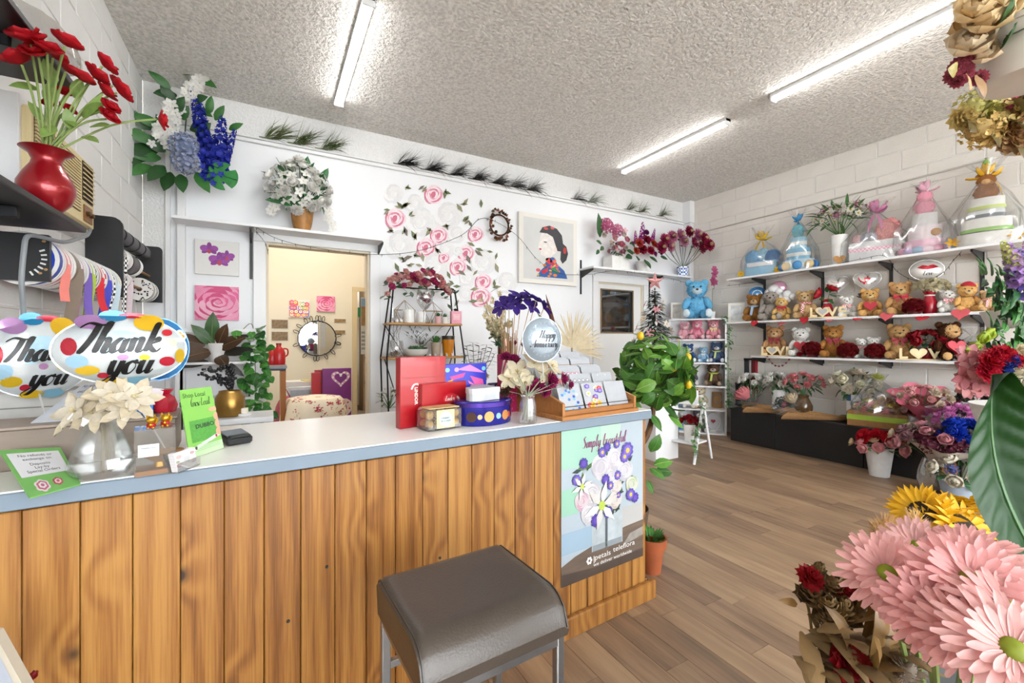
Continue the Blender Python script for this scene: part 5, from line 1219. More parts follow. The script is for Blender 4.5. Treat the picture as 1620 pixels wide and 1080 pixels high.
B().tube([(0, 0, .08), onY(340, 555, 4.32) - p, onY(338, 535, 4.31) - p], .006, 6).obj('stem', M('#4a3826', .7), t)
p = onY(300, 612, 4.33); p.z = 1.086; t = thing('potted_fern', 'small grey-green fern on ladder shelf beside white pot', 'plant', p); vessel('pot', t, .05, .03, .04, DARK)
b = B()
for k in range(40): a = rnd.uniform(0, 6.28); addleaf(b, (0, 0, .045), (cos(a), sin(a), rnd.uniform(.2, 1.4)), rnd.uniform(.06, .13), .012, -60, .1, .7)
b.obj('foliage', M('#6a7060', .7, var=.3), t, angle=0)
# brass pot of black berries on the end of the counter bench
p = onZ(364, 663, .92); p = V((.0, 2.35, .9)); p = onY(364, 640, 2.42); p.z = .905
t = thing('brass_pot', 'brass pot of black berry twigs behind the counter', 'vase', p)
lathe_obj('pot', [(.001, 0), (.055, 0), (.06, .008), (.06, .085), (.045, .108), (.045, .116), (.04, .116), (.038, .05), (.001, .04)], M('#a8813f', .32, .75, var=.12, scale=20, stretch=(1, 1, 8)), t)
BB = M('#15151a', .35); fol = B()
for (pts) in (((364, 618), (350, 600), (335, 585), (318, 590)), ((362, 618), (352, 605), (340, 597), (325, 596)), ((366, 618), (365, 600), (362, 585), (352, 578)), ((368, 618), (370, 600), (366, 580), (350, 585)), ((364, 618), (360, 600), (368, 595), (365, 610))):
 q = spline([onY(u, v, 2.42 + rnd.uniform(-.03, .03)) - p for u, v in pts], 5); fol.tube(q, .0022, 4)
 for k in range(4, len(q)):
  for _ in range(2): inst('berry', ballm('#17171c', .3), t, jit(q[k], .011), None, rnd.uniform(.0055, .008))
fol.obj('twig_foliage', BB, t)
bn = thing('back_bench', 'narrow white bench behind the counter holding brass pot', 'bench', (-.13, 2.42, 0)); B().box((0, 0, .89), (.3, .22, .025), ch=.002).obj('bench_top', SHW, bn)
for sx in (-1, 1): B().box((sx * .13, 0, .44), (.03, .18, .875)).obj('end_panel', SHW, bn)
q = V((.17, 2.40, .9035)); q.x = onY(385, 655, 2.4).x
t = thing('white_candle', 'short white candle dish next to the brass pot', 'candle', q); lathe_obj('dish', [(.001, 0), (.03, 0), (.034, .01), (.03, .012), (.001, .006)], WHITE, t, 18); lathe_obj('candle', [(.001, .007), (.02, .007), (.02, .035), (.001, .037)], M('#f3ead8', .5), t, 16)
# trailing ivy garland
p = onY(400, 515, 4.30); t = thing('ivy_garland', 'green trailing ivy garland hanging beside the doorway', 'plant', (p.x, 4.33, 1.38)); iv = [lm('#3f8a34', .8, -35, .06, .7, 10, '#8aba6a'), lm('#55a040', .8, -35, .06, .7, 10, '#9aca7a'), lm('#2f6e2c', .8, -35, .06, .7, 10, '#6a9a5a')]
for k in range(84):
 q = (k + .5) / 84; u = 402 + (-22 + 44 * rnd.random()) * (.8 + .2 * q) + 4 * q; v = 516 + 148 * q
 if q < .12: u = rnd.uniform(374, 418)
 dr = V((rnd.uniform(-.8, .8), -.8, rnd.uniform(-.9, .1))); inst('leaf', rnd.choice(iv), t, onY(u, v, 4.28 + rnd.uniform(-.05, .03)) - V((p.x, 4.33, 1.38)), xrot(dr, (0, -1, .5)), rnd.uniform(.07, .1))
B().tube(spline([onY(385, 520, 4.3) - V((p.x, 4.33, 1.38)), onY(400, 516, 4.31) - V((p.x, 4.33, 1.38)), onY(404, 590, 4.31) - V((p.x, 4.33, 1.38)), onY(406, 668, 4.31) - V((p.x, 4.33, 1.38))], 5), .003, 5).obj('vine_stem', M('#4c5a2c', .7), t)

# string lights draped over the back wall and round the corner
def fairy(ptsw, label, nb=18):
 t = thing('string_lights', label, 'string lights', ptsw[0]); q = [p - V(ptsw[0]) for p in spline(ptsw, 8)]
 b = B().tube(q, .0022, 4)
 for k in range(nb):
  p = q[int((k + .5) / nb * (len(q) - 1))]; b.tube([p, p + V((rnd.uniform(-.006, .006), -.004, -.028 * rnd.choice((1, 1, -.7))))], [.003, .0015], 5)
 b.obj('wire', BLACK, t)
Yw = YB - .012
fairy([onY(402, 357, 4.26), onY(440, 378, 4.3), onY(500, 392, Yw - .02), onY(585, 402, Yw - .02), onY(660, 397, Yw), onY(730, 372, Yw), onY(765, 345, Yw), onY(815, 370, YB - .06), onY(850, 410, YB - .08), onY(885, 432, YB - .08), onY(930, 434, YB - .05), onY(975, 428, 4.2), onY(1020, 434, 4.2), onY(1060, 440, 4.3), onY(1100, 452, 4.38)], 'dark string light wire draped across the whole back wall', 40)
fairy([onY(402, 362, 4.26), onY(420, 385, Yw - .03), onY(424, 402, Yw - .03)], 'short loose end of string light by the doorway casing', 3)

# ================================================================ back room seen through the doorway
t, fn, w_, h_ = canvas(457, 473, 490, 502, BY - .03, 'bright multicoloured flower canvas in the back room', .028)
for k in range(22):
 u, v = (k % 5 + .5) / 5 + rnd.uniform(-.06, .06), (k // 5 + .5) / 4.6; blossom2(fn, max(.14, min(.86, u)), max(.14, min(.86, v)), .13, [rnd.choice(['#e84a9a', '#3a8ad0', '#e8c030', '#4aa04a', '#e0602a', '#9a3ab0', '#e83a3a', '#5ac0c0']), rnd.choice(['#f8e8a0', '#ffffff', '#f08ab0']), '#e8c030'], t, w_ / h_, off=.001 + k * .0002)
t, fn, w_, h_ = canvas(501, 467, 530, 493, BY - .03, 'small pink rose canvas in the back room', .028); roseprint(fn, t, w_ / h_)
for (u0, v0, u1, v1, lab) in ((428, 503, 457, 521, 'upper photo sheet pinned up in back room'), (428, 522, 457, 540, 'lower photo sheet pinned up in back room'), (528, 503, 548, 511, 'upper small brown sign in back room'), (529, 521, 547, 529, 'lower small brown sign in back room')):
 t, fn, w_, h_ = canvas(u0, v0, u1, v1, BY - .006, lab, .005, '#d8d4ca')
 patch(fn, .06, .08, .94, .92, M('#8a7458' if u0 < 500 else '#a88a5c', .6, var=.6, scale=30), t, 'printed_photo')
# round mirror with wire scrolls
c_ = onY(502, 535, BY - .03); t = thing('round_mirror', 'round wall mirror with wire scroll frame in back room', 'mirror', c_); Rm = 27.5 * mpp(c_)
B().lathe([(.001, -.004), (Rm, -.004), (Rm, .004), (.001, .004)], 40, ax=Matrix.Rotation(R(90), 3, 'X')).obj('mirror_glass', M('#f2f4f5', .02, 1, var=0), t)
B().tube([(Rm * cos(a), -.006, Rm * sin(a)) for a in [2 * PI * i / 48 for i in range(49)]], .009, 6).obj('rim', BLACK, t)
b = B()
for k, a in enumerate((95, 80, 110, 70, 125, 140, 165, 195, 240, 260, 275, 290, 320, 340, 350, 5)):
 a = R(a); o = V((cos(a), 0, sin(a))) * Rm; s_ = .05 * (1 if k % 2 else -1); n_ = V((-sin(a), 0, cos(a)))
 b.tube([o + V((0, -.005, 0)) + (V((cos(a), 0, sin(a))) * (.02 + .075 * sin(q * .9) * (1 - q / 9)) + n_ * s_ * (1 - cos(q)) * (.6 - q / 14)) for q in [i * .45 for i in range(13)]], .0045, 4)
b.obj('scroll_frame', BLACK, t)
# bench with red bottles, draped stand, heart boxes
t = thing('work_bench', 'orange timber end of a work bench in back room', 'bench', (-.02, 5.45, 0)); B().box((.155, 0, .47), (.05, .5, .94), ch=.003).obj('end_panel', M('#a8692c', .5, var=.2, stretch=(1, 1, .2)), t)
B().box((-.2, 0, .98), (.78, .56, .03), ch=.003).obj('bench_top', M('#8a9098', .4), t); B().box((-.2, 0, .955), (.76, .54, .02)).obj('dark_edge', M('#2c3a58', .5), t); B().box((-.5, 0, .47), (.05, .5, .94)).obj('end_panel', M('#a8692c', .5), t)
for k, (u, s, lab) in enumerate(((441, 1, 'large red plastic jug on back room bench'), (430, .8, 'smaller red plastic bottle on back room bench'))):
 q = onY(u, 560, 5.45); q.z = .997; j = thing('red_jug', lab, 'bottle', q, 0, s)
 lathe_obj('jug', [(.001, 0), (.062, 0), (.066, .02), (.066, .12), (.05, .17), (.024, .195), (.024, .215)], M('#c01020', .3), j, 20); lathe_obj('cap', [(.027, .213), (.027, .235), (.001, .236)], M('#8a0a18', .4), j, 14)
 B().tube(spline([(.045, 0, .175), (.085, 0, .165), (.088, 0, .11), (.062, 0, .085)], 4), .009, 6).obj('handle', M('#c01020', .3), j)
q = onY(498, 640, 5.3); t = thing('draped_stand', 'stand draped in cream cloth with red floral print in back room', 'stand', (q.x, 5.3, 0))
FLO = bpy.data.materials.new('floral_cloth'); FLO.use_nodes = True; tt = FLO.node_tree; tc = nd(tt, 'ShaderNodeTexCoord'); vo = nd(tt, 'ShaderNodeTexVoronoi', i_Scale=11.0); nz = nd(tt, 'ShaderNodeTexNoise', i_Scale=30.0)
mxv = nd(tt, 'ShaderNodeMix', data_type='RGBA'); mxv.inputs[0].default_value = .12; tt.links.new(tc.outputs['Object'], mxv.inputs[6]); tt.links.new(nz.outputs['Color'], mxv.inputs[7]); tt.links.new(mxv.outputs[2], vo.inputs['Vector'])
cr = nd(tt, 'ShaderNodeValToRGB'); e = cr.color_ramp.elements; e[0].position = .18; e[0].color = lin('#a8283c'); e[1].position = .40; e[1].color = lin('#ece2d0'); x = e.new(.28); x.color = lin('#c86a78'); x = e.new(.34); x.color = lin('#8a6a50'); tt.links.new(vo.outputs['Distance'], cr.inputs[0]); tt.links.new(cr.outputs[0], tt.nodes['Principled BSDF'].inputs['Base Color']); tt.nodes['Principled BSDF'].inputs['Roughness'].default_value = .8
B().lathe([(.001, .64), (.16, .645), (.26, .63), (.30, .58), (.32, .45), (.34, .25), (.36, .03)], 48, wob=lambda q, i: 1 + .05 * i / 3 * sin(9 * q) + .02 * sin(5 * q)).obj('cloth', FLO, t); B().tube([(0, 0, 0), (0, 0, .635)], .03, 8).obj('post', DARK, t)
t = thing('heart_box', 'large purple box with pink heart ring in back room', 'box', onY(533, 655, 5.75) * 1); t.location = (onY(533, 640, 5.75).x, 5.75, 0)
PUR = M('#8a2a90', .35, var=.2, scale=5)
B().box((0, 0, .46), (.33, .05, .92), ch=.003).obj('panel_box', PUR, t)
hz = Matrix.Rotation(R(90), 3, 'X').to_4x4()
def heart_ring(cx, cz, s, c1, c2, nm):
 b = B(); P_ = heart_pts(s, 30); Q_ = heart_pts(s * .66, 30); k = len(P_); b.add([(cx + x, -.032, cz + z) for x, z in P_] + [(cx + x, -.032, cz + z) for x, z in Q_], [(i, (i + 1) % k, k + (i + 1) % k, k + i) for i in range(k)])
 o = b.obj(nm, M(c1, .5), t, smooth=False)
 for i in range(0, 30, 2): B().ell((cx + (P_[i][0] + Q_[i][0]) / 2, -.034, cz + (P_[i][1] + Q_[i][1]) / 2), (.012, .002, .012), 6, 4).obj('printed_dot', M(c2, .5), o)
heart_ring(.04, .80, .11, '#e8b0d8', '#ffffff', 'small_heart'); heart_ring(-.02, .40, .2, '#f4e4dc', '#d84a50', 'large_heart')
t = thing('red_carton', 'red glossy cartons beside the purple heart box in back room', 'box', (onY(513, 600, 5.85).x, 5.85, 0)); B().box((0, 0, .45), (.22, .08, .9), ch=.003).obj('carton', M('#a81020', .3), t); B().box((-.1, -.05, .44), (.1, .06, .86), ch=.003).obj('side_carton', M('#c4182a', .3), t)
t = thing('white_cabinet', 'low white appliance behind the draped stand', 'cabinet', (onY(484, 640, 6.0).x, 6.05, 0)); B().box((0, 0, .35), (.42, .3, .7), ch=.01).obj('cabinet_body', M('#e8eef4', .3), t); B().box((0, -.152, .6), (.36, .004, .12), ch=.001).obj('front_panel', M('#b8c8d8', .3), t)
t = thing('folded_paper', 'white folded papers on shelf in back room', 'paper', (onY(480, 612, 6.05).x, 6.05, .702)); B().box((0, 0, .03), (.4, .26, .06), ch=.003).obj('paper_pile', WHITE, t); B().box((.05, -.05, .065), (.14, .1, .01), (0, 0, .4)).obj('yellow_note', M('#e8d468', .6), t)
q = onY(452, 620, 5.9); t = thing('pink_bag', 'rumpled pink bag on floor of back room', 'bag', (q.x, 5.9, 0)); B().ell((0, 0, .3), (.13, .12, .3), 14, 10).obj('bag', M('#d05a70', .7, var=.4, bump=.6, bscale=14), t); B().tube([(-.04, 0, .58), (0, 0, .68), (.05, 0, .58)], .008, 5).obj('handle', M('#a83a50', .6), t)
# calendar hanging inside the doorway
a, c_ = onY(571, 470, 4.95), onY(584, 560, 4.95); t = thing('photo_calendar', 'landscape photo calendar hanging at the doorway edge', 'calendar', (a.x, 4.95, 0))
o, fn = board('calendar_sheet', (0, 0, a.z), (c_.x - a.x, .05, a.z), (c_.x - a.x, .05, c_.z), (0, 0, c_.z), .002, M('#d9dbdd', .6), t)
patch(fn, .02, .5, .98, .98, M('#b08a5a', .6, var=.5, scale=12), o, 'landscape_photo'); patch(fn, .02, .84, .98, .98, M('#8ab0d8', .6), o, 'sky_photo', .0009)
for i in range(5):
 for j in range(4): patch(fn, .1 + j * .22, .08 + i * .07, .24 + j * .22, .12 + i * .07, M('#6a6e74', .6), o, 'date_square')
B().tube([(.04, .02, a.z), (.04, .02, 2.3)], .002, 4).obj('hanging_cord', M('#aab0b8', .5), t)
B().box((.04, .02, 2.3), (.16, .012, .03)).obj('hanger', M('#c8ccd0', .4), t)
# room beyond: exit sign and shelf of goods
q = onY(573, 494, BY + .5); t = thing('exit_sign', 'green EXIT sign in the room beyond', 'sign', q); B().box((.1, 0, 0), (.34, .03, .16), ch=.003).obj('sign_box', M('#1f6a3a', .4, emit=.15), t); text(t, 'EXIT', M('#d8f0dc', .4, emit=.4), .13, (.1, -.017, 0));
B().tube([(.1, 0, .08), (.1, 0, 3.0 - q.z - .04)], .006, 5).obj('hanging_rod', M('#888888', .4, .6), t)
t = thing('stock_shelf', 'timber stock shelf in the room beyond', 'shelf', (2.15, BY + 1.3, 0))
for z in (.5, .95, 1.95, 2.2): B().box((0, 0, z), (1.3, .4, .03)).obj('shelf_board', M('#8a6a48', .6), t)
for x in (-.64, .64): B().box((x, 0, 1.15), (.03, .4, 2.3)).obj('upright', M('#8a6a48', .6), t)
for k, (x, z, c, s) in enumerate(((-.48, .967, '#d8a0a8', .09), (-.3, .967, '#c8c4c0', .1), (-.08, .967, '#a84a5a', .09), (-.45, .517, '#4a4e58', .13), (-.1, .517, '#d8d4d0', .15), (-.4, 2.217, '#d0c8b8', .08), (-.2, 2.217, '#9a8a70', .08))):
 tag(B().ell((0, 0, s * .95), (s, s * .9, s), 12, 8).obj('stock_bundle', M(c, .8, var=.5, scale=18, bump=.6, bscale=22), None, (2.15 + x, BY + 1.3, z)), ['pink wrapped bundle on stock shelf beyond doorway', 'grey wrapped bundle on stock shelf beyond doorway', 'crimson wrapped bundle on stock shelf beyond doorway', 'dark bundle low on stock shelf', 'white bundle low on stock shelf', 'cream bundle high on stock shelf', 'brown bundle high on stock shelf'][k], 'bundle')
# ================================================================ counter, middle and far end
def CC(u, v): return onZ(u, v, CT + .001)
def gbox(name, u0, v0, u1, v1, h, dp, label, mat, cat='box', z=None, rz=None):
 """Upright packet: front bottom corners at two pixels on the counter."""
 a, c = (CC(u0, v0), CC(u1, v1)) if z is None else (onZ(u0, v0, z), onZ(u1, v1, z))
 ang = math.atan2((c - a).y, (c - a).x); wd = (c - a).length
 t = thing(name, label, cat, a, ang)
 B().box((wd / 2, dp / 2, h / 2), (wd, dp, h), ch=.002).obj('carton', mat, t)
 return t, wd, (lambda u, v, off=.0006: V((u * wd, -off, v * h)))
CR = M('#b3121e', .28, var=.18, scale=5, coat=.3)
WGT = M('#f2e8dc', .4); GDT = M('#e0b050', .3, .5)
t, wd, fn = gbox('chocolate_box', 633, 679, 705, 668, .27, .035, 'tall red chocolate box standing behind the smaller red box', CR)
def chain(fn, pts, t, n=16, r=.02, asp=1):
 q = spline([(x, y, 0) for x, y in pts], 6)
 for i in range(n):
  p = q[int(i / (n - 1) * (len(q) - 1))]; shape2(fn, circ(p.x, p.y, r, r * asp, 6), M('#f2ecec', .4), t, 'printed_swirl', .0009)
chain(fn, ((.24, .55), (.28, .6), (.36, .61), (.43, .55), (.48, .46), (.52, .38)), t, 20, .022, .62); text(t, 'LINDOR', WGT, .018, (wd * .33, -.001, .12), (0, 0, -1), (1, 0, 0), bold=.0006)
patch(fn, 0, .70, 1, .705, M('#8a0c16', .4), t, 'lid_line'); text(t, 'LINDOR', M('#8a0c16', .4), .018, (-.0006, .018, .13), (0, 0, 1), (0, 1, 0))
t, wd, fn = gbox('chocolate_box', 668, 676, 738, 664, .165, .03, 'smaller red chocolate box behind the clear truffle pack', CR)
chain(fn, ((.78, .62), (.82, .52), (.72, .42), (.6, .34), (.5, .26)), t, 18, .024, 1.1); script(t, 'Lindor', WGT, .0095, lambda x, y: fn(.6 + x / wd, .55 + y / .165, .001), .2, .2)
shape2(fn, [(x, y) for x, y in circ(.62, .6, .17, .12, 24)], M('#c8303a', .3), t, 'oval_badge', .0007)
# truffle pack
a, c_ = CC(676, 684), CC(732, 676); ang = math.atan2((c_ - a).y, (c_ - a).x); wd = (c_ - a).length
t = thing('truffle_pack', 'clear pack of gold wrapped truffles with cream label', 'box', a, ang)
B().box((wd / 2, .045, .04), (wd, .09, .08), ch=.008).obj('clear_tray', film((.97, .97, .96), .5, .05, .06), t)
for i in range(4):
 for j in range(2):
  for k in range(2): inst('truffle', ballm('#c79a46', .35), t, (wd * (.14 + .24 * i), .025 + .04 * j, .021 + .036 * k), None, .0165);
  inst('paper_cup', B().lathe([(.012, -.018), (.018, -.004)], 12, cap=False).mesh('paper_cup', M('#5a3a22', .7)), t, (wd * (.14 + .24 * i), .025 + .04 * j, .02))
LB = M('#e8d9a0', .45, var=.15, scale=20); B().box((wd / 2, -.001, .042), (wd * .5, .002, .066)).obj('label', LB, t); B().box((wd / 2, .045, .0815), (wd * .86, .075, .002)).obj('top_label', M('#e6cf90', .4, var=.1), t)
B().lathe([(.001, 0), (.027, 0), (.027, .001), (.001, .001)], 24, ax=Matrix.Rotation(R(90), 3, 'X')).obj('round_badge', M('#dfe9ea', .4), t, (wd / 2, -.0022, .042)); text(t, 'FERRERO', M('#6f8a8a', .5), .0105, (wd / 2, -.0042, .045)); text(t, 'ROCHER', M('#6f8a8a', .5), .0105, (wd / 2, -.0042, .034))
# blue box, leaning behind
t, wd, fn = gbox('chocolate_box', 700, 668, 770, 658, .235, .03, 'royal blue chocolate box with magenta swirls', M('#3a3fc0', .3, var=.15, scale=6))
for k, pts in enumerate(([(.3, .9), (.6, .98), (.95, .82), (.6, .86)], [(.15, .78), (.5, .84), (.45, .76), (.2, .72)], [(.6, .78), (.9, .7), (.98, .4), (.9, .1), (.85, .4)], [(.4, .62), (.6, .56), (.75, .5), (.5, .52)], [(.55, .7), (.7, .62), (.72, .58), (.58, .64)], [(.9, .6), (.98, .55), (.98, .2), (.94, .3)])): shape2(fn, pts, M(['#e88ac8', '#d84a9a', '#e05aa0', '#d03a6a', '#e87ab0', '#c84a90'][k], .4), t, 'printed_swirl', .0008 + k * .0002)
shape2(fn, [(.08, .7), (.22, .74), (.2, .64), (.24, .56), (.28, .42), (.12, .42), (.13, .56)], M('#c8963a', .3, .4), t, 'printed_wrapper', .0016)
for (u, v, c) in ((.1, .9, '#8ad0d8'), (.92, .9, '#7ac8d8'), (.3, .9, '#f0a0c0')): shape2(fn, circ(u, v, .05, .04), M(c, .4), t, 'printed_spot', .0018)
script(t, 'Darlx'.replace('x', ''), WHITE, .008, lambda x, y: fn(.72 + x / wd, .18 + y / .235, .002), .22, .2)
# oval tin and heart box
p = CC(779, 672); p += CY * .075; t = thing('chocolate_tin', 'oval purple-blue chocolate tin under the white heart box', 'tin', p, CA)
def oval(q, i): return 1
TIN = M('#2a2a9a', .22, .4, var=.2, scale=9)
bt = B(); bt.lathe([(.001, 0), (.118, 0), (.122, .004), (.122, .07), (.126, .072), (.126, .09), (.12, .094), (.001, .094)], 48); bt.v = [(x, y * .72, z) for x, y, z in bt.v]; bt.obj('tin_body', TIN, t)
bl2 = B().lathe([(.1268, .0725), (.1268, .089)], 48, cap=False); bl2.v = [(x, y * .72, z) for x, y, z in bl2.v]; bl2.obj('lid_band', M('#5a3fa8', .2, .7), t)
for (a, c, s) in ((-62, '#c98a4a', .02), (-25, '#7a4a2a', .018), (-100, '#d8a860', .021), (-135, '#4a2a1a', .02), (-48, '#d04a3a', .012), (-80, '#8fc0c8', .012), (-15, '#c85a8a', .014), (-118, '#e0c080', .01)):
 a = R(a); B().ell((.1232 * cos(a), .1232 * .72 * sin(a), .036), (s, s, s * .9), 10, 6).obj('printed_sweet', M(c, .3), t) if False else B().lathe([(.001, 0), (s, 0), (s * .96, .0012), (.001, .0014)], 14, ax=V((cos(a), sin(a) / .72, 0)).to_track_quat('Z', 'Y').to_matrix()).obj('printed_sweet', M(c, .3), t, (.1225 * cos(a), .1225 * .72 * sin(a), .036))
hp = thing('heart_tin', 'white heart shaped box on top of purple oval tin', 'box', p + V((-.008, .0, .0955)), CA)
B().poly([(x, y * .8) for x, y in heart_pts(.088, 40)], 0, .048).obj('heart_box', M('#c6c9cd', .4), hp, (0, 0, 0), (0, 0, R(50)), smooth=False); B().poly([(x, y * .8) for x, y in heart_pts(.091, 40)], .03, .05).obj('heart_lid', M('#d0d2d4', .4), hp, (0, 0, .0), (0, 0, R(50)), smooth=False)
t, wd, fn = gbox('cream_carton', 775, 654, 832, 648, .085, .06, 'cream carton behind the heart box', M('#ece6d8', .5))
t2 = thing('snack_pack', 'small dark purple and gold pack on the cream carton', 'box', t.location + V((.005, .02, .0875)), t.rotation_euler.z); B().box((.05, .02, .024), (.085, .03, .048), ch=.006).obj('pack', M('#2e2360', .3, var=.2), t2)
for i in range(3): B().box((.024 + i * .026, .0035, .024), (.016, .003, .034 - i * .006), ch=.001).obj('printed_sweet', M(('#b8b0d0', '#e0a030', '#e8c040')[i], .4), t2)
# pink striped box
a = CC(800, 655); t = thing('striped_box', 'tall pink and cream striped sweet box with black badge', 'box', a + CY * .03, CA + R(6)); B().box((.045, .02, .135), (.09, .04, .27), ch=.002).obj('carton', M('#b8235e', .4), t)
fn = lambda u, v, off=.0007: V((u * .09, -off, v * .27))
for k in range(4): shape2(fn, [(max(0, k * .3 - .3), .62 + max(0, (.3 - k * .3)) * .0), (min(1, k * .3 - .12), .62), (min(1, k * .3 + .28), .98), (min(1, k * .3 + .1), .98)], M('#f0d8cc', .5), t, 'printed_stripe')
shape2(fn, circ(.5, .50, .46, .11, 22), BLACK, t, 'black_badge', .0012); script(t, 'Darrell Lea', WHITE, .0085, lambda x, y: fn(.5 + x / .09, .47 + y / .27, .002), .2, .2)
for k in range(18): shape2(fn, circ(rnd.uniform(.05, .95), rnd.uniform(.05, .36), .02, .008, 6), M('#f0a8c0', .5), t, 'printed_fleck', .001)
# jar of cream and magenta blooms
p = CC(842, 671); p += CY * .03; t = thing('flower_jar', 'clear glass jar of cream and magenta blooms on counter', 'vase', p)
B().lathe([(.03, 0), (.035, .006), (.035, .075), (.027, .098), (.03, .115)], 26, cap=False).lathe([(.001, .006), (.032, .008), (.032, .075), (.024, .098)], 26, cap=False).obj('glass_jar', film((.97, .98, .98), .45, .03, .04), t)
cr_ = fm('star', '#efe4c4', '#d8c070', 5); mg = fm('pom', '#b0276a', '#b0276a', 12)
for (u, v, d, dr, m_, s) in ((818, 588, 1.85, (-.4, -.7, .4), cr_, .062), (845, 575, 1.86, (0, -.7, .6), cr_, .06), (872, 580, 1.88, (.4, -.6, .5), cr_, .062), (830, 605, 1.84, (-.2, -.9, .1), cr_, .05), (860, 592, 1.86, (.2, -.9, .3), cr_, .055), (805, 600, 1.84, (-.6, -.6, .2), cr_, .05), (850, 610, 1.84, (.1, -.9, .0), mg, .042), (870, 602, 1.86, (.4, -.8, .1), mg, .044), (888, 600, 1.88, (.8, -.5, .1), mg, .038), (838, 618, 1.83, (-.1, -.9, -.2), mg, .036), (812, 572, 1.9, (-.3, -.5, .7), mg, .04), (800, 565, 1.92, (-.5, -.4, .6), mg, .03), (862, 618, 1.85, (.3, -.8, -.3), mg, .034), (900, 608, 1.88, (.9, -.4, -.1), mg, .026), (800, 618, 1.84, (-.6, -.6, -.2), fm('pom', '#6a4a3a', '#6a4a3a', 12), .03)):
 q = atd(u, v, d) - p; inst('bloom', m_, t, q, zrot(dr, rnd.random() * 6), s); B().tube([q, (0, 0, .11), (rnd.uniform(-.02, .02), rnd.uniform(-.02, .02), .012)], .0016, 4).obj('wire_stem', M('#9aa48a', .4), t)
# tall cylinder of sticks with purple blooms
p = CC(836, 652) + CY * .16; t = thing('stick_vase', 'tall glass cylinder of brown sticks with purple blooms', 'vase', p)
B().lathe([(.042, 0), (.042, .26)], 26, cap=False).lathe([(.001, .004), (.040, .004), (.039, .26)], 26, cap=False).obj('glass_cylinder', film((.97, .97, .96), .4, .03, .03), t)
for k in range(34):
 a = rnd.uniform(0, 6.28); r_ = .035 * rnd.random() ** .5; B().tube([(r_ * cos(a), r_ * sin(a), .008), (r_ * cos(a) * 1.3 + rnd.uniform(-.012, .012), r_ * sin(a) * 1.3, rnd.uniform(.26, .46))], .0022, 4).obj('stick', M(rnd.choice(['#b08a62', '#9a7048', '#c4a47c']), .7), t)
for (u, v, dr, s) in ((805, 480, (-.6, -.4, .8), .075), (825, 472, (0, -.4, 1), .085), (848, 476, (.4, -.4, .9), .08), (815, 484, (-.2, -.8, .4), .06), (838, 484, (.3, -.8, .5), .062), (860, 488, (.8, -.3, .5), .06), (793, 487, (-.9, -.3, .3), .055)):
 q = atd(u, v, 2.12) - p; inst('purple_bloom', fm('star', '#4a2c94', '#2c1a5a', 5), t, q, zrot(dr, rnd.random() * 6), s); B().tube([q, (q.x * .5, q.y * .5, .3), (0, 0, .02)], .002, 4).obj('stick', M('#b08a62', .7), t)
for (u, v) in ((815, 545), (826, 548)): inst('purple_bud', fm('bud', '#8a2a5a'), t, atd(u, v, 2.05) - p, zrot((0, -.3, 1)), .022)
# anniversary balloon
p = atd(858, 537, 1.78); t, s = foil(p, R(-6), .088, foilmat('#aebecb', .25), 'round pale anniversary foil balloon on a stick behind cards', 1.02, .36)
foot = CC(868, 655); B().tube([(0, 0, -.085), Matrix.Rotation(R(6), 3, 'Z') @ (foot + CY * .02 - p)], .0025, 5).obj('balloon_stick', WHITE, t)
ring = B(); ring.add([s(.062 * cos(a) * q, .062 * sin(a) * q, .001) for q in (1, .95) for a in [2 * PI * i / 40 for i in range(40)]], [(i, (i + 1) % 40, 40 + (i + 1) % 40, 40 + i) for i in range(40)]); ring.obj('printed_ring', M('#8f9cab', .3), t)
for i in range(24): a = 2 * PI * i / 24; spots(t, s, [(.068 * cos(a), .068 * sin(a), .004, .004, '#9aa8b4')], 'printed_scroll')
ink = M('#26262c', .4); script(t, 'Happy', ink, .0155, lambda x, y: s(x + .008, y + .006, .002), .2, .3); script(t, 'Anniversary', ink, .014, lambda x, y: s(x, y - .03, .002), .2, .25)
# wooden card rack
a = CC(890, 666); c_ = CC(1006, 650); rd = (c_ - a).normalized(); ry = V((-rd.y, rd.x, 0)); rw = (c_ - a).length
OAK = M('#b5773a', .45, var=.22, scale=14, stretch=(1, 5, 5)); OAK2 = M('#a56a30', .45, var=.22, scale=14, stretch=(1, 5, 5))
t = thing('card_rack', 'stepped timber greeting card rack on the counter end', 'rack', a, math.atan2(rd.y, rd.x))
B().box((rw / 2, .17, .009), (rw + .02, .36, .018), ch=.003).obj('base_board', OAK, t); B().box((rw / 2, .012, .028), (rw, .018, .022), ch=.003).obj('front_rail', OAK2, t)
for s_ in (0, 1):
 pts = [(0, .018), (.34, .018), (.34, .16), (.26, .15), (.0, .07)]; m = Matrix(((0, 0, 1, 0), (1, 0, 0, 0), (0, 1, 0, 0), (0, 0, 0, 1)))
 B().poly(pts, -.007, .007, mat=Matrix.Translation((.007 + s_ * (rw - .014), .0, 0)) @ m).obj('side_panel', OAK, t, smooth=False)
for k in range(4): B().box((rw / 2, .06 + k * .075, .03 + k * .028), (rw - .03, .006, .05 + k * .05)).obj('step_divider', OAK2, t)
B().tube([(.01, .018, .052), (rw - .01, .018, .052)], .0015, 5).obj('retaining_wire', BLACK, t)
ccols = [('#dfe9f4', 'blue spotted'), ('#e9f2e4', 'bright bouquet'), ('#d6d8dc', 'plain silver'), ('#f4ecd8', 'bunting'), ('#f2f0f2', 'sketch flower'), ('#7cc49a', 'mint green'), ('#43308a', 'indigo'), ('#f6f4f4', 'pink animal'), ('#e8eef4', 'misty blue'), ('#62b0d0', 'sky blue'), ('#f0f0f2', 'plain white'), ('#dce8f4', 'ice blue'), ('#f3f1ec', 'ivory'), ('#f2ede2', 'cream'), ('#e6e2d8', 'linen')]
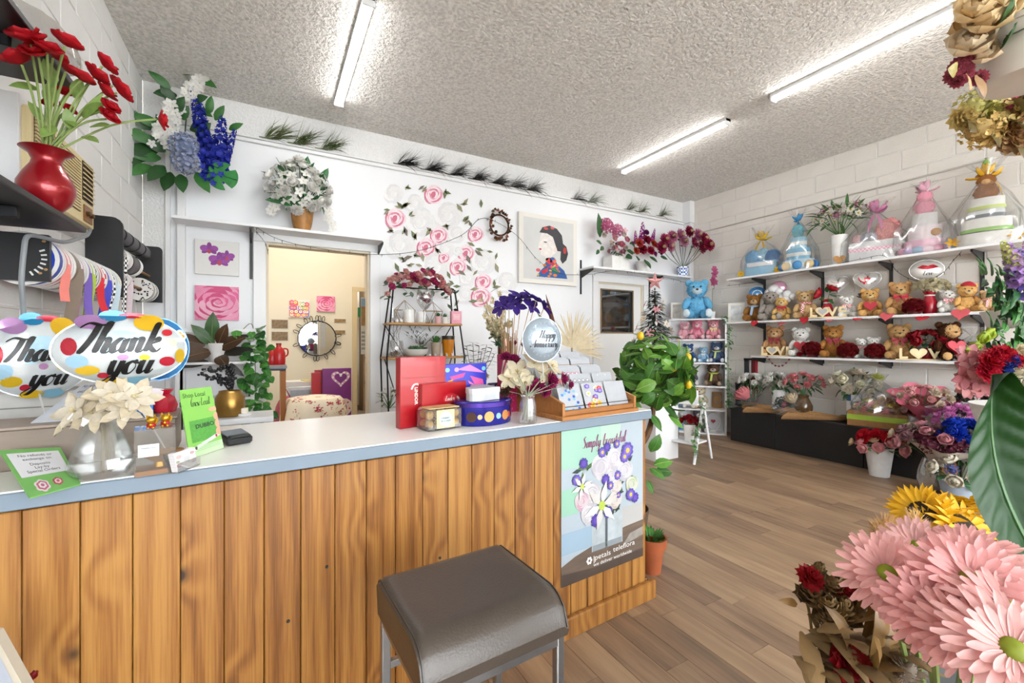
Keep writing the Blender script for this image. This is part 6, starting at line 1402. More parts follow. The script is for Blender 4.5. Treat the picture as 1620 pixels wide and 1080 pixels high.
def gcard(x, y, z, wd, ht, col, label, k):
 p = a + rd * x + ry * y + V((0, 0, z)); t = thing('greeting_card', label, 'card', p, math.atan2(rd.y, rd.x), group='greeting cards in the rack')
 m4 = Matrix.Rotation(R(-20), 3, 'X')
 o = B().box((0, 0, ht / 2), (wd, .003, ht), ch=.0005).obj('card', M('#b4b8be', .4), t, None, (R(-20), 0, 0))
 fn = lambda u, v, off=.0021: V(((u - .5) * wd, -off, v * ht)); patch(fn, .05, .05, .95, .95, M(dim(col, .7), .45, var=.08), o, 'card_print')
 if k == 0:
  for _ in range(15): shape2(fn, circ(rnd.uniform(.12, .88), rnd.uniform(.08, .92), .06, .05), M(rnd.choice(['#2a5ac0', '#7ab8dc', '#c8dcec', '#4a88d0']), .3), o, 'printed_spot', .0024)
 if k == 1:
  for i in range(14): blossom2(fn, rnd.uniform(.15, .85), rnd.uniform(.1, .9), .12, rnd.choice((['#f0c020', '#e89a20'], ['#d83040', '#f08090'], ['#6a58b8', '#a898e0'], ['#7ab050', '#c8e0a0'], ['#f8f4e8', '#f0c020'])), o, .75, off=.0023 + i * .0002)
 if k == 3:
  for i in range(4): shape2(fn, [(.1 + .2 * i, .85), (.28 + .2 * i, .85), (.19 + .2 * i, .6)], M(['#e89a3a', '#f0c848', '#d85a4a', '#8ab0c0'][i], .4), o, 'printed_flag', .0024)
 if k in (4, 7):
  for i in range(4): blossom2(fn, .2 + .2 * i, .75, .09, ['#d88aa0' if k == 7 else '#9a9aa0', '#f4f4f4'], o, .8, off=.0024)
 if k == 5:
  shape2(fn, circ(.68, .2, .2, .09), M('#eef4ee', .4), o, 'printed_oval', .0024)
  for _ in range(12): shape2(fn, circ(rnd.uniform(.15, .85), rnd.uniform(.35, .92), .03, .03, 5), M('#d8f0e0', .4), o, 'printed_star', .0024)
 if k == 6: btext(fn, 'Birthday', M('#e8c890', .4), .5, .25, .2, .12, o, off=.0024)
 if k >= 8:
  for i in range(3): patch(fn, .25, .3 + i * .14, .75, .33 + i * .14, M('#a8b4c0', .5), o, 'printed_line', .0024)
cw = (rw - .03) / 3; k = 0
rows = ['front row of card rack', 'second row of card rack', 'third row of card rack', 'fourth row of card rack', 'top row of card rack']
for r_ in range(5):
 for c9 in range(3):
  x = .015 + cw * (c9 + .5); nst = 1 if (r_ < 2 or c9 == 0) else 3
  for j in range(nst): gcard(x + (.004 * j), .024 + r_ * .075 + j * .014, .024 + r_ * .031 + j * .004, cw * .93, .125 + .006 * (r_ % 2), ccols[k][0] if j == 0 else '#e9eef2', '%s greeting card in the %s%s' % (ccols[k][1], rows[r_], ['', ', behind another', ', rearmost of its slot'][j]), k if j == 0 else 12)
  k += 1
# poster on the counter face
def face(u, v): r = ray(u, v); return CAM + r * ((CO - CAM).dot(CY) / r.dot(CY))
off = CY * -.004
TL, TR, BR2, BL = [face(u, v) + off for u, v in ((887, 682), (1016, 664), (1020, 879), (893, 924))]
TL.z = TR.z = (TL.z + TR.z) / 2; BL.z = BR2.z = (BL.z + BR2.z) / 2; BL.x, BL.y = TL.x, TL.y; BR2.x, BR2.y = TR.x, TR.y
t = thing('paper_poster', 'florist poster of a white and purple bouquet on counter front', 'poster', BL); Z0 = V(BL)
o, fn = board('poster_sheet', TL - Z0, TR - Z0, BR2 - Z0, BL - Z0, .002, M('#aebcc6', .4, var=.02), t)
asp = (TR - TL).length / (TL.z - BL.z)
def peonyp(u, v, r, cols, off):
 b = B(); n = 18
 for q in range(n):
  f = 1 - q / n; a = q * 2.4; pr = r * (.34 + .25 * f); d = r * .55 * f ** .8; k = 10; vs = []
  for i in range(k):
   w_ = 2 * PI * i / k; x, y = pr * cos(w_) * .75, pr * sin(w_); vs.append(fn(u + d * cos(a) + x * cos(a) - y * sin(a), v + asp * (d * sin(a) + x * sin(a) + y * cos(a)), off + q * .00001))
  b.add(vs, [tuple(range(k))], (q * 2 + q // 3) % len(cols))
 b.obj('printed_flower', [M(c, .5, var=.05) for c in cols], o, smooth=False)
for (u0, v0, u1, v1, c) in ((0, .75, .45, 1, '#9fcab8'), (0, .45, .18, .62, '#98c8b0'), (.45, .85, .7, 1, '#b4d2c2'), (0, .20, .6, .34, '#9ab4c8'), (.6, .22, 1, .4, '#b8b8b6')): patch(fn, u0, v0, u1, v1, M(c, .5, var=.06, scale=6), o, 'printed_ground', .0007)
shape2(fn, [(0, 0), (1, 0), (1, .27), (.75, .26), (.4, .21), (.15, .17), (0, .13)], M('#6d5d50', .5, var=.35, scale=9, stretch=(.6, .6, 6)), o, 'printed_table', .0010); shape2(fn, [(0, 0), (1, 0), (1, .06), (.4, .05), (0, .08)], M('#4a3d34', .5, var=.3, scale=9), o, 'printed_table', .0012); shape2(fn, [(.72, .13), (1, .16), (1, .22), (.82, .2)], M('#9a958e', .5, var=.3), o, 'printed_table', .0013)
patch(fn, .34, .16, .72, .42, M('#b9c4ca', .3, var=.3, scale=16), o, 'printed_vase', .0014); patch(fn, .5, .16, .53, .42, M('#5a646a', .4), o, 'printed_vase', .0016); patch(fn, .35, .16, .71, .2, M('#8f9aa0', .3), o, 'printed_vase', .0016)
for k in range(46):
 a_ = rnd.uniform(0, 6.28); q = rnd.random() ** .5; u, v = .5 + .4 * q * cos(a_), .60 + .24 * q * sin(a_) * 1.0; a2 = rnd.uniform(0, 6.28); L_ = .06
 shape2(fn, [(u + L_ * cos(a2), v + L_ * .6 * sin(a2)), (u - .02 * sin(a2), v + .015 * cos(a2)), (u - L_ * cos(a2), v - L_ * .6 * sin(a2)), (u + .02 * sin(a2), v - .015 * cos(a2))], M(rnd.choice(['#3a5a34', '#4a6a3c', '#2c4440', '#6a8a50']), .5), o, 'printed_leaf', .0018)
for i, (u, v, r, c) in enumerate(((.45, .72, .13, ['#eceaf0', '#dcd8e4', '#f6f4f8', '#e2dee8']), (.62, .76, .11, ['#f0eef2', '#e0dce6', '#f8f6fa']), (.75, .66, .11, ['#eeecf2', '#dcdae6', '#f6f4f8']), (.34, .55, .12, ['#efedf0', '#e0dce4', '#f7f5f8']), (.22, .52, .09, ['#f0dce4', '#e6b8cc', '#f4e8ee']), (.63, .56, .08, ['#f4eee8', '#e6dcd2', '#f8f4f0']), (.62, .47, .09, ['#f2ece4', '#e4d8cc', '#f8f4f0']), (.3, .42, .1, ['#f0eef2', '#e2e0e8', '#f8f6fa']), (.57, .65, .07, ['#eceaf0', '#d8d6e2', '#f4f2f8']), (.84, .55, .09, ['#e8ecd8', '#c8d8a8', '#f0f2e4']))): peonyp(u, v, r, [dim(x) for x in c], .002 + i * .0002)
for i, (u, v, r) in enumerate(((.24, .77, .05), (.16, .67, .05), (.46, .82, .05), (.52, .85, .045), (.78, .8, .08), (.74, .76, .06), (.5, .63, .05), (.65, .64, .045), (.56, .58, .04), (.38, .37, .06), (.53, .4, .055), (.82, .48, .06), (.88, .45, .05), (.66, .5, .03), (.64, .86, .04))): blossom2(fn, u, v, r, ['#5a4aa8', '#7a68c8', '#e0c050'] if i % 3 else ['#4a3a9a', '#6a50b8'], o, asp, off=.0045 + i * .0001, n=9)
for (u, v, s_) in ((.45, .46, .22), (.22, .62, .12)):
 for i in range(6):
  a_ = R(60 * i + 15); shape2(fn, [(u, v), (u + s_ * .5 * cos(a_ - .35), v + s_ * .5 * asp * sin(a_ - .35)), (u + s_ * cos(a_), v + s_ * asp * sin(a_)), (u + s_ * .5 * cos(a_ + .35), v + s_ * .5 * asp * sin(a_ + .35))], M('#e0deda' if i % 2 else '#cfcdc9', .5), o, 'printed_lily', .0062 + i * .0001)
 shape2(fn, circ(u, v, s_ * .18, s_ * .2 * asp, 8), M('#b8cc50', .5), o, 'printed_lily', .0070)
pw_ = (TR - TL).length; PH_ = TL.z - BL.z
script(o, 'Simply beautiful.', M('#8a2a6a', .5, var=.4, scale=40), .0235, lambda x, y: fn(.5 + x / pw_, .868 + y / PH_, .002), .17, .18)
btext(fn, 'petals', WHITE, .47, .115, .085, .05, o, off=.002); btext(fn, 'teleflora', WHITE, .74, .125, .085, .05, o, off=.002); btext(fn, 'we deliver worldwide', WHITE, .6, .07, .055, .033, o, off=.002); btext(fn, '|', WHITE, .365, .11, .09, .055, o, off=.002)
for i in range(6): a_ = R(60 * i); shape2(fn, circ(.31 + .022 * cos(a_), .11 + .022 * asp * sin(a_), .013, .013 * asp, 6), WHITE, o, 'printed_emblem', .002)
# ================================================================ etagere
a, c_ = onY(607, 562, 4.27), onY(727, 562, 4.27); ex0, ex1 = a.x, c_.x; ew = ex1 - ex0; exc = (ex0 + ex1) / 2
t = thing('etagere', 'black metal folding shelf stand with timber shelves by doorway', 'shelf', (exc, 4.27, 0))
MB_ = M('#1b1b1d', .4, .5)
Z1, Z2, Z3, ZT = 1.43, 1.10, .42, 1.78
for s in (-1, 1):
 x0, x1 = s * ew * .46, s * ew * .40
 for sy in (-1, 1): B().tube([(x0, sy * .13, 0), (s * ew * .5, sy * .13, Z2), (x1, sy * .06, ZT)], .008, 6).obj('upright', MB_, t)
B().tube([(-ew * .4, 0, ZT), (ew * .4, 0, ZT)], .008, 6).obj('top_bar', MB_, t)
for s in (-1, 1):
 for (za, zb) in ((Z3, Z2), (Z2, Z1)): B().tube([(s * ew * .2, .13, za), (s * ew * .46, .13, zb)], .006, 5).obj('cross_brace', MB_, t)
OKS = M('#c08a42', .5, var=.2, stretch=(1, 6, 6))
for z in (Z1, Z2, Z3): B().box((0, 0, z - .01), (ew * (1.0 if z < Z1 else .94), .26, .02), ch=.003).obj('shelf_board', OKS, t)
def onsh(u, z, y=4.22): p = onY(u, 540, y); return V((p.x, y, z + .001))
# rose garland over the top
g0 = V((exc, 4.25, ZT + .0)); t = thing('rose_garland', 'arched garland of pink and magenta roses on top of black stand', 'garland', g0)
for k in range(40):
 q = (k + .5) / 40; u = 612 + 100 * q; v = 470 - 34 * sin(PI * (.15 + .75 * q)) + rnd.uniform(-10, 14)
 inst('rose', fm('rose', rnd.choice(['#f8a8a8', '#f8b8b0', '#f49aa0', '#d84880', '#d03a70', '#fac8c0'])), t, onY(u, v, 4.2 + rnd.uniform(-.04, .03)) - g0, zrot((rnd.uniform(-.4, .4), -1, rnd.uniform(.1, .8)), k), rnd.uniform(.038, .055))
b = B()
for k in range(60):
 u = rnd.uniform(602, 722); v = 470 - 30 * sin(PI * (u - 595) / 130) + rnd.uniform(-14, 26); addleaf(b, onY(u, v, 4.23) - g0, (rnd.uniform(-1, 1), -.5, rnd.uniform(-.6, .8)), rnd.uniform(.06, .1), .045, mi=rnd.randrange(2))
b.tube([(-ew * .42, 0, -.02), (0, -.03, .1), (ew * .42, 0, -.02)], .012, 6); b.obj('foliage', [M('#3f6a3c', .6), M('#7a8a78', .6)], t, angle=0)
p = onsh(672, Z1, 4.14); p.z = Z1 + .001; t = thing('goblet', 'large glass goblet with dried pink petals on black stand', 'glass', p)
B().lathe([(.05, 0), (.045, .006), (.008, .012), (.006, .12), (.04, .15), (.075, .20), (.08, .26), (.068, .33)], 28, cap=False).obj('goblet', film((.92, .93, .94), .5, .03, .06), t)
for k in range(12): inst('petal', fm('carn', '#c86a80'), t, (rnd.uniform(-.04, .04), rnd.uniform(-.04, .04), .2 + rnd.uniform(0, .08)), zrot((rnd.uniform(-.5, .5), -.6, .6)), .022)
# upper shelf
for (u, r_, h_, nm, lab) in ((647, .055, .13, 'candle_pot', 'larger white ceramic pot with candle on upper shelf of black stand'), (667, .045, .11, 'candle_pot', 'smaller white ceramic pot on upper shelf of black stand')):
 t = thing(nm, lab, 'pot', onsh(u, Z1, 4.2 if u > 650 else 4.22)); vessel('pot', t, h_, r_ * .95, r_, M('#f2f1ee', .4), t=.005); lathe_obj('candle', [(.001, h_ * .8), (r_ * .85, h_ * .8), (r_ * .85, h_ * .88), (.001, h_ * .88)], M('#f0e8d8', .6), t)
for k, (u, lab) in enumerate(((640, 'gold wire geometric terrarium frame behind larger white pot'), (684, 'gold wire geometric terrarium frame behind little succulents'))):
 t = thing('geometric_terrarium', lab, 'ornament', onsh(u, Z1, 4.31)); P5 = [V((.085 * cos(R(72 * i + 18)), .05 * sin(R(72 * i + 18)), 0)) for i in range(5)]; Q5 = [V((.11 * cos(R(72 * i + 54)), .06 * sin(R(72 * i + 54)), .13)) for i in range(5)]; ap = V((0, 0, .23))
 b = B()
 for i in range(5):
  for e in ((P5[i], P5[(i + 1) % 5]), (Q5[i], Q5[(i + 1) % 5]), (P5[i], Q5[i]), (P5[(i + 1) % 5], Q5[i]), (Q5[i], ap)): b.tube(e, .0025, 4)
 b.obj('wire_frame', M('#b09050', .4, .7), t)
def succ(loc, label, r_, h_, potc, leafc, n=26, spiky=True, sc=1, name='succulent_pot'):
 t = thing(name, label, 'plant', loc); vessel('pot', t, h_, r_ * .8, r_, M(potc, .45), t=.004); b = B()
 for k in range(n):
  a = k * 2.4; q = k / n; d = V((cos(a) * (1 - q * .6), sin(a) * (1 - q * .6), .35 + 1.1 * q)); addleaf(b, (cos(a) * r_ * .3 * (1 - q), sin(a) * r_ * .3 * (1 - q), h_ * .95), d, r_ * 1.3 * sc, r_ * (.38 if spiky else .7) * sc, 12, .05, .7)
 b.obj('foliage', M(leafc, .5, var=.3, scale=30), t, angle=0); return t
succ(onsh(693, Z1, 4.17), 'pink bellied white pot with small succulent on upper shelf', .033, .07, '#e8b8bc', '#3f7a3c'); succ(onsh(704, Z1, 4.19), 'white pot with pale sprigs on upper shelf of stand', .038, .065, '#efeeea', '#6a8a62', 20, True, .9)
t = thing('pink_gift_box', 'small pink gift box at end of upper shelf', 'box', onsh(721, Z1, 4.2), R(-8)); B().box((0, 0, .065), (.105, .07, .13), ch=.002).obj('box', M('#e08a9c', .35, var=.1), t); B().box((0, -.036, .07), (.07, .002, .06)).obj('printed_label', M('#f0b0bc', .4), t); text(t, 'love', M('#f8e8ec', .4), .03, (0, -.038, .072))
t = thing('crystal_candlestick', 'slender clear candlestick at end of upper shelf by garland', 'candlestick', onsh(621, Z1, 4.22)); lathe_obj('candlestick', [(.001, 0), (.026, 0), (.022, .01), (.008, .03), (.014, .06), (.008, .09), (.013, .13), (.008, .2), (.016, .24), (.016, .25)], film((.9, .92, .95), .5, .03, .1), t, 16)
for k in range(2): t = thing('bird_figurine', ['white bird ornament by candlestick, nearer the end', 'white bird ornament by candlestick, nearer the pots'][k], 'figurine', onsh(628 + 7 * k, Z1, 4.17)); B().ell((0, 0, .016), (.016, .01, .016)).obj('body', WHITE, t); B().ell((-.01, -.004, .034), .008).obj('head', WHITE, t)
# lower shelf
t = thing('terrarium_jar', 'glass terrarium jar with dry moss and twigs on lower shelf', 'jar', onsh(625, Z2)); B().lathe([(.075, 0), (.08, .01), (.08, .13), (.07, .15), (.072, .16)], 28, cap=False).obj('glass_jar', film((.95, .96, .96), .4, .03, .05), t)
b = B()
for k in range(70): addleaf(b, (rnd.uniform(-.04, .04), rnd.uniform(-.04, .04), .01 + .03 * rnd.random()), (rnd.uniform(-1, 1), rnd.uniform(-1, 1), rnd.uniform(0, .8)), .04, .015, mi=rnd.randrange(2))
for k in range(12): b.tube(spline([(0, 0, .02), (rnd.uniform(-.05, .05), rnd.uniform(-.04, .04), .14), (rnd.uniform(-.12, .12), rnd.uniform(-.08, .08), .30 + rnd.uniform(0, .06))], 3), .0015, 4, mi=2)
b.obj('dry_foliage', [M('#a88a5c', .8), M('#8a6a44', .8), M('#6a6258', .8)], t, angle=0)
t = thing('succulent_bowl', 'wide white bowl of succulents on lower shelf of stand', 'bowl', onsh(657, Z2)); lathe_obj('bowl', [(.001, 0), (.07, 0), (.115, .03), (.13, .075), (.124, .075), (.11, .04), (.001, .03)], M('#f2f2ef', .35), t); b = B()
for j in range(7):
 cx, cy = rnd.uniform(-.08, .08), rnd.uniform(-.06, .06)
 for k in range(16): a = k * 2.4; addleaf(b, (cx, cy, .06), (cos(a) * (1 - k / 20), sin(a) * (1 - k / 20), .5 + k / 14), .05, .022, 10, .05, .7, mi=j % 2)
b.obj('foliage', [M('#4a7a48', .5), M('#6a9060', .5)], t, angle=0)
t = thing('palm_pot', 'small dark green palm pot behind the succulent bowl', 'plant', onsh(668, Z2, 4.31)); vessel('pot', t, .09, .04, .05, M('#4a4a46', .6)); b = B()
for k in range(15):
 a = rnd.uniform(0, 6.28); d = V((cos(a), sin(a) * .6, rnd.uniform(.6, 1.4)))
 for q in range(8): addleaf(b, V((0, 0, .09)) + d * .025 * q, d + V((sin(a), -cos(a), 0)) * (.9 if q % 2 else -.9), .07, .01, -30, .05, .6)
b.obj('foliage', M('#274a30', .5, var=.3), t, angle=0)
succ(onsh(690, Z2), 'tapered beige pot of green succulent on lower shelf', .055, .14, '#b8a894', '#4f8a3f', 34, True, 1.1)
t = thing('orange_vase', 'amber orange glass tumbler with dark rim on lower shelf', 'vase', onsh(709, Z2)); vessel('glass', t, .20, .05, .066, M('#d8860c', .15, var=.1, coat=.5), t=.004); lathe_obj('rim_band', [(.0655, .17), (.0675, .205), (.062, .207), (.06, .17)], M('#2a2420', .3), t)
for k in range(5): t = thing('bird_figurine', '%s tiny white bird on the lower shelf edge counted from succulent bowl' % ['first', 'second', 'third', 'fourth', 'fifth'][k], 'figurine', onsh(680 + k * 9, Z2, 4.158)); B().ell((0, 0, .012), (.013, .008, .013)).obj('body', WHITE, t); B().ell((-.006, -.002, .027), .0065).obj('head', WHITE, t)
p = onsh(616, Z3); t = thing('white_orchid_pot', 'white pot with pale trailing blooms on bottom shelf of stand', 'plant', p); vessel('pot', t, .2, .06, .08, M('#efefee', .4)); dome(t, (0, 0, .28), (.1, .08, .12), [(fm('star', '#f2f0ea', '#d8d090', 5), .022, 18)], 110, (.06, .03, 18, '#6a7a5c'), (0, 0, .18), name='pale_bloom')

# ================================================================ table behind the counter and what stands on it
wt = thing('side_table', 'plain table behind the counter holding dried arrangements', 'table', (2.0, 2.95, 0)); B().box((0, 0, .88), (1.35, .56, .03), ch=.003).obj('table_top', M('#9c8468', .5, var=.15), wt)
for sx in (-1, 1):
 for sy in (-1, 1): B().box((sx * .63, sy * .24, .432), (.04, .04, .865)).obj('leg', M('#9c8468', .5), wt)
def ontab(u, y): p = onY(u, 540, y); return V((p.x, y, .8965))
p = ontab(798, 2.78); t = thing('blossom_vase', 'rose gold vase of cream blossom branches behind the counter', 'vase', p); vessel('vase', t, .36, .045, .05, M('#b07060', .25, .7), t=.004)
fol = B()
for (u, v) in ((770, 478), (780, 470), (790, 465), (765, 495), (800, 475), (785, 490), (775, 505), (762, 470)):
 q = spline([V((0, 0, .3)), (onY(u, v, 2.76) - p) * .6 + V((0, 0, .1)), onY(u, v, 2.76) - p], 5); fol.tube(q, .0025, 4)
 for k in range(3, len(q)): inst('blossom', fm('star', '#e8d8b4', '#c8a870', 5), t, jit(q[k], .02), zrot((rnd.uniform(-1, 1), -.7, rnd.uniform(-.3, 1)), k), rnd.uniform(.02, .03))
for k in range(12): inst('cream_rose', fm('rose', '#f0e6c0'), t, onY(rnd.uniform(774, 806), rnd.uniform(512, 534), 2.72) - p, zrot((rnd.uniform(-.5, .5), -.8, .5), k), .034)
for (u, v) in ((748, 478), (776, 462), (808, 470)): addleaf(fol, onY(u, v, 2.76) - p, (.6, -.3, .6), .06, .03)
for k in range(20): addleaf(fol, onY(rnd.uniform(775, 805), rnd.uniform(525, 545), 2.74) - p, (rnd.uniform(-1, 1), -.6, rnd.uniform(-.8, .2)), .07, .03, mi=1)
fol.obj('foliage', [M('#8a7a5a', .7), M('#2e4a2c', .6)], t, angle=0)
p = ontab(752, 2.85); t = thing('eucalyptus_pot', 'moss covered pot of dark eucalyptus sprays behind chocolates', 'plant', p); vessel('pot', t, .13, .06, .085, M('#8a7a60', .8, var=.3))
b = B()
for k in range(80): a = rnd.uniform(0, 6.28); addleaf(b, (.06 * cos(a), .06 * sin(a), .12), (cos(a), sin(a), rnd.uniform(-.8, .5)), .05, .015, -50)
b.obj('moss_foliage', M('#a07a3c', .9, var=.4), t, angle=0); b = B()
for (u, v) in ((738, 548), (748, 542), (758, 548), (770, 545), (778, 552), (782, 560), (735, 560), (762, 556)):
 q = spline([V((0, 0, .12)), (onY(u, v, 2.84) - p) * .6, onY(u, v, 2.84) - p], 4); b.tube(q, .002, 4)
 for k in range(2, len(q)):
  for s in (-1, 1): addleaf(b, q[k], (s, rnd.uniform(-.8, .2), rnd.uniform(-.2, .5)), .05, .038, -20, .03, .8, mi=k % 2)
b.obj('foliage', [M('#3a4246', .6), M('#4a5450', .6)], t, angle=0)
p = ontab(905, 3.0); t = thing('dried_palm_vase', 'fan of dried palm fronds with tall brown and green leaves', 'vase', p); vessel('vase', t, .24, .06, .07, M('#cfc4b0', .6))
b = B(); o = V((0, 0, .3))
for k in range(30):
 a = R(-10 + 165 * k / 29); tip = onY(905 + 48 * cos(a), 560 - 72 * sin(a) * (.85 + .15 * rnd.random()), 2.98) - p; m_ = (o + tip) / 2 + V((0, -.02 + .03 * rnd.random(), 0)); addleaf(b, o, tip - o, (tip - o).length, .024, rnd.uniform(-14, 4), .15, .8, nl=6, up=(.1, -1, .2))
b.tube([(0, 0, .02), o], .008, 6); b.obj('palm_fan_foliage', M('#d6c6a4', .7, var=.25, scale=30), t, angle=0)
inst('brown_spear_leaf', lm('#5e2e1c', .13, -6, .1, .9, 0, None, 6), t, onY(885, 560, 2.93) - p, xrot(onY(866, 450, 2.9) - onY(885, 560, 2.93), (.3, -1, 0)), .50); inst('green_spear_leaf', lm('#2f5a34', .16, -10, .1, .8, 0), t, onY(880, 540, 2.92) - p, xrot(onY(848, 482, 2.9) - onY(880, 540, 2.92), (.3, -1, 0)), .3)

# ================================================================ three pots on the shelf over the glazed door
def onsh2(u): p = onY(u, 425, 4.34); return V((p.x, 4.34, 2.186))
p = onsh2(975); t = thing('flower_planter', 'pink hydrangea and roses in square white planter on shelf', 'planter', p); B().box((0, 0, .085), (.30, .18, .17), ch=.004).obj('planter', M('#f0f0ee', .4), t)
for (u, v, m_, s) in ((958, 357, fm('hyd', '#e27aa8', '#f0c8d8', 46), .10), (975, 365, fm('hyd', '#e890b4', '#f0c8d8', 46), .09), (970, 378, fm('rose', '#f0a8b0'), .06), (985, 372, fm('rose', '#f4e8dc'), .055), (982, 388, fm('rose', '#e8849a'), .065), (990, 380, fm('rose', '#ee9ab0'), .06), (965, 385, fm('rose', '#f2e4d4'), .05), (975, 393, fm('star', '#f0a0a8'), .05), (990, 392, fm('carn', '#f4ece2'), .05), (955, 372, fm('carn', '#f0e8dc'), .045), (988, 365, fm('star', '#f2c0cc'), .05)): inst('flower', m_, t, onY(u, v, 4.26) - p, zrot((rnd.uniform(-.3, .3), -1, .3)), s)
for (u, v, d, L_) in ((950, 375, (-.3, -.3, 1), .30), (952, 385, (-.9, -.4, .1), .14), (955, 390, (-.8, -.5, -.5), .14), (948, 395, (-.7, -.4, -.6), .12), (992, 395, (.8, -.5, -.4), .12), (975, 400, (.2, -.9, -.4), .12), (996, 385, (.9, -.3, .2), .11)): inst('leaf', lm('#3f6a40', .4, -20, .1, .8, 8), t, onY(u, v, 4.28) - p, xrot(d, (0, -1, .3)), L_)
dome(t, (0, -.02, .27), (.12, .06, .1), [(fm('carn', '#e8a0b4'), .04, 8)], 120, (.07, .03, 20, '#35603a'), (0, 0, .16), name='flower')
p = onsh2(1018); t = thing('flower_pot', 'crimson, coral and purple blooms in white pot between two others', 'planter', p); vessel('pot', t, .15, .08, .1, M('#f0f0ee', .4))
for k, (u, v, c, s) in enumerate(((1010, 385, '#e2574a', .075), (1022, 380, '#b01848', .08), (1032, 386, '#d8503c', .07), (1016, 395, '#a81440', .08), (1028, 397, '#c01e4a', .075), (1040, 390, '#e86a50', .06), (1006, 397, '#e0604a', .06), (1022, 368, '#8a2a80', .05), (1035, 402, '#9a2f8a', .05), (1045, 400, '#8f3aa0', .045), (1050, 396, '#9a4ab0', .04), (1000, 385, '#a03a8a', .04))): inst('flower', fm('pom' if k % 3 else 'carn', c, c, 13), t, onY(u, v, 4.25) - p, zrot((rnd.uniform(-.4, .4), -1, .3)), s)
for (u0, v0, u1, v1) in ((1015, 385, 1017, 352), (1006, 385, 1005, 365), (1032, 380, 1036, 362)): a, c_ = onY(u0, v0, 4.3) - p, onY(u1, v1, 4.3) - p; L_ = (c_ - a).length; inst('purple_spike', fm('spike', '#b03a9a', '#d070c0', 36), t, a, zrot(c_ - a), (L_ * 1.1, L_ * 1.1, L_))
for (u, v, d, L_) in ((1002, 400, (-1, -.4, .1), .16), (1000, 405, (-1, -.4, -.2), .17), (1008, 405, (-.5, -.8, -.5), .15), (1020, 410, (0, -.8, -.8), .18), (1028, 405, (.4, -.7, -.6), .14), (1045, 405, (.9, -.4, -.3), .12), (1005, 390, (-.9, -.3, .4), .12)): inst('leaf', lm('#34603a', .5, -25, .1, .8, 8), t, onY(u, v, 4.24) - p, xrot(d, (0, -1, .4)), L_)
p = onsh2(1080); t = thing('chrysanthemum_pot', 'pink chrysanthemums in blue gingham pot on shelf end', 'planter', p); vessel('pot', t, .15, .07, .08, gingham('#3a6ab0', '#e8eef4', 40))
b = B()
for k, (u, v, c) in enumerate(((1050, 380, '#cf4a7c'), (1062, 375, '#e58cb4'), (1074, 372, '#e8a0c0'), (1088, 367, '#cc3a6c'), (1102, 372, '#e48ab4'), (1112, 378, '#cf3a6a'), (1120, 388, '#c02a58'), (1058, 390, '#e89ab8'), (1080, 382, '#e8a8c4'), (1096, 384, '#d85a8c'), (1108, 392, '#c83a68'), (1045, 392, '#c83a6c'))):
 q = onY(u, v, 4.2 - max(0, u - 1085) * .006 + rnd.uniform(-.04, .04)) - p; inst('chrysanthemum', fm('pom', c, '#f2e2b0', 17), t, q, zrot((rnd.uniform(-.3, .3), -1, .15), k), .1); b.tube([V((0, 0, .12)), q * .6 + V((0, 0, .02)), q], .004, 5)
 for _ in range(2): addleaf(b, q - V((0, -.02, .04)), (rnd.uniform(-1, 1), -.5, -.3), .07, .04)
b.obj('stem_foliage', M('#3d5a34', .6), t, angle=0)

# ================================================================ corner bookcase and plush toys
fdir = V((-.64, .77, 0)).normalized(); A_ = math.atan2(-fdir.y, -fdir.x)     # local X runs along the front
p = V((5.30, 3.66, 0)); bw_ = .72
bc = thing('bookcase', 'white open bookcase of plush toys set across the corner', 'bookcase', p, A_ + PI if False else math.atan2(fdir.y, fdir.x) + PI)
# local +X -> -fdir (towards the block wall); front is local -Y
KZ = [.02, .335, .65, .965, 1.28, 1.56]; BD = .26
for x in (-bw_ + .009, -.009): B().box((x, BD / 2, .78), (.018, BD, 1.56)).obj('side_panel', SHW, bc)
for z in KZ: B().box((-bw_ / 2, BD / 2, z - .009), (bw_ - .036, BD, .018)).obj('shelf_board', SHW, bc)
B().box((-bw_ / 2, BD - .004, .78), (bw_ - .036, .006, 1.54)).obj('back_panel', SHW, bc)
mw = Matrix.Translation(p) @ Matrix.Rotation(bc.rotation_euler.z, 4, 'Z'); brz = bc.rotation_euler.z
def onbc(x, y, k): return mw @ V((x, y, KZ[k] + .0005))
bear(onbc(-.36, .13, 5), brz, .6, '#78c4ec', 'big sky-blue teddy bear sitting on top of the bookcase', '#cfe6f2', '#dfeef6')
bear(onbc(-.52, .14, 4), brz + .1, 0.268, '#f0b8c4', 'pale pink plush bear on the pink shelf, outer end', '#f8dce2', '#f8dce2'); bear(onbc(-.36, .14, 4), brz, 0.305, '#ee9fb2', 'deeper pink teddy bear in middle of the pink shelf', '#f8dce2', '#f4c8d2', ('tie', '#c83a6a')); bear(onbc(-.15, .14, 4), brz - .1, 0.293, '#f2a8b4', 'pink teddy bear by the wall end of pink shelf', '#f8dce2', '#f4c8d2', ('bow', '#f0d8a0'))
bear(onbc(-.47, .14, 3), brz + .1, 0.281, '#3f5f92', 'navy blue plush bear with pale scarf on blue shelf', '#e4ecf2', '#e4ecf2', ('scarf', '#e8e2a0')); bear(onbc(-.28, .14, 3), brz, 0.232, '#9cc4e2', 'light blue plush bear in middle of the blue shelf', '#e0eef6', '#e0eef6', ('tie', '#f4f4f4')); bear(onbc(-.11, .14, 3), brz - .1, 0.305, '#55698e', 'slate blue plush toy holding tag on blue shelf', '#e8e8e4', '#d8dce0', ('scarf', '#c8d890')); bear(onbc(-.62, .14, 3), brz + .1, 0.207, '#a8d0ea', 'tiny pale blue bear at outer end of blue shelf', '#e8f2f8')
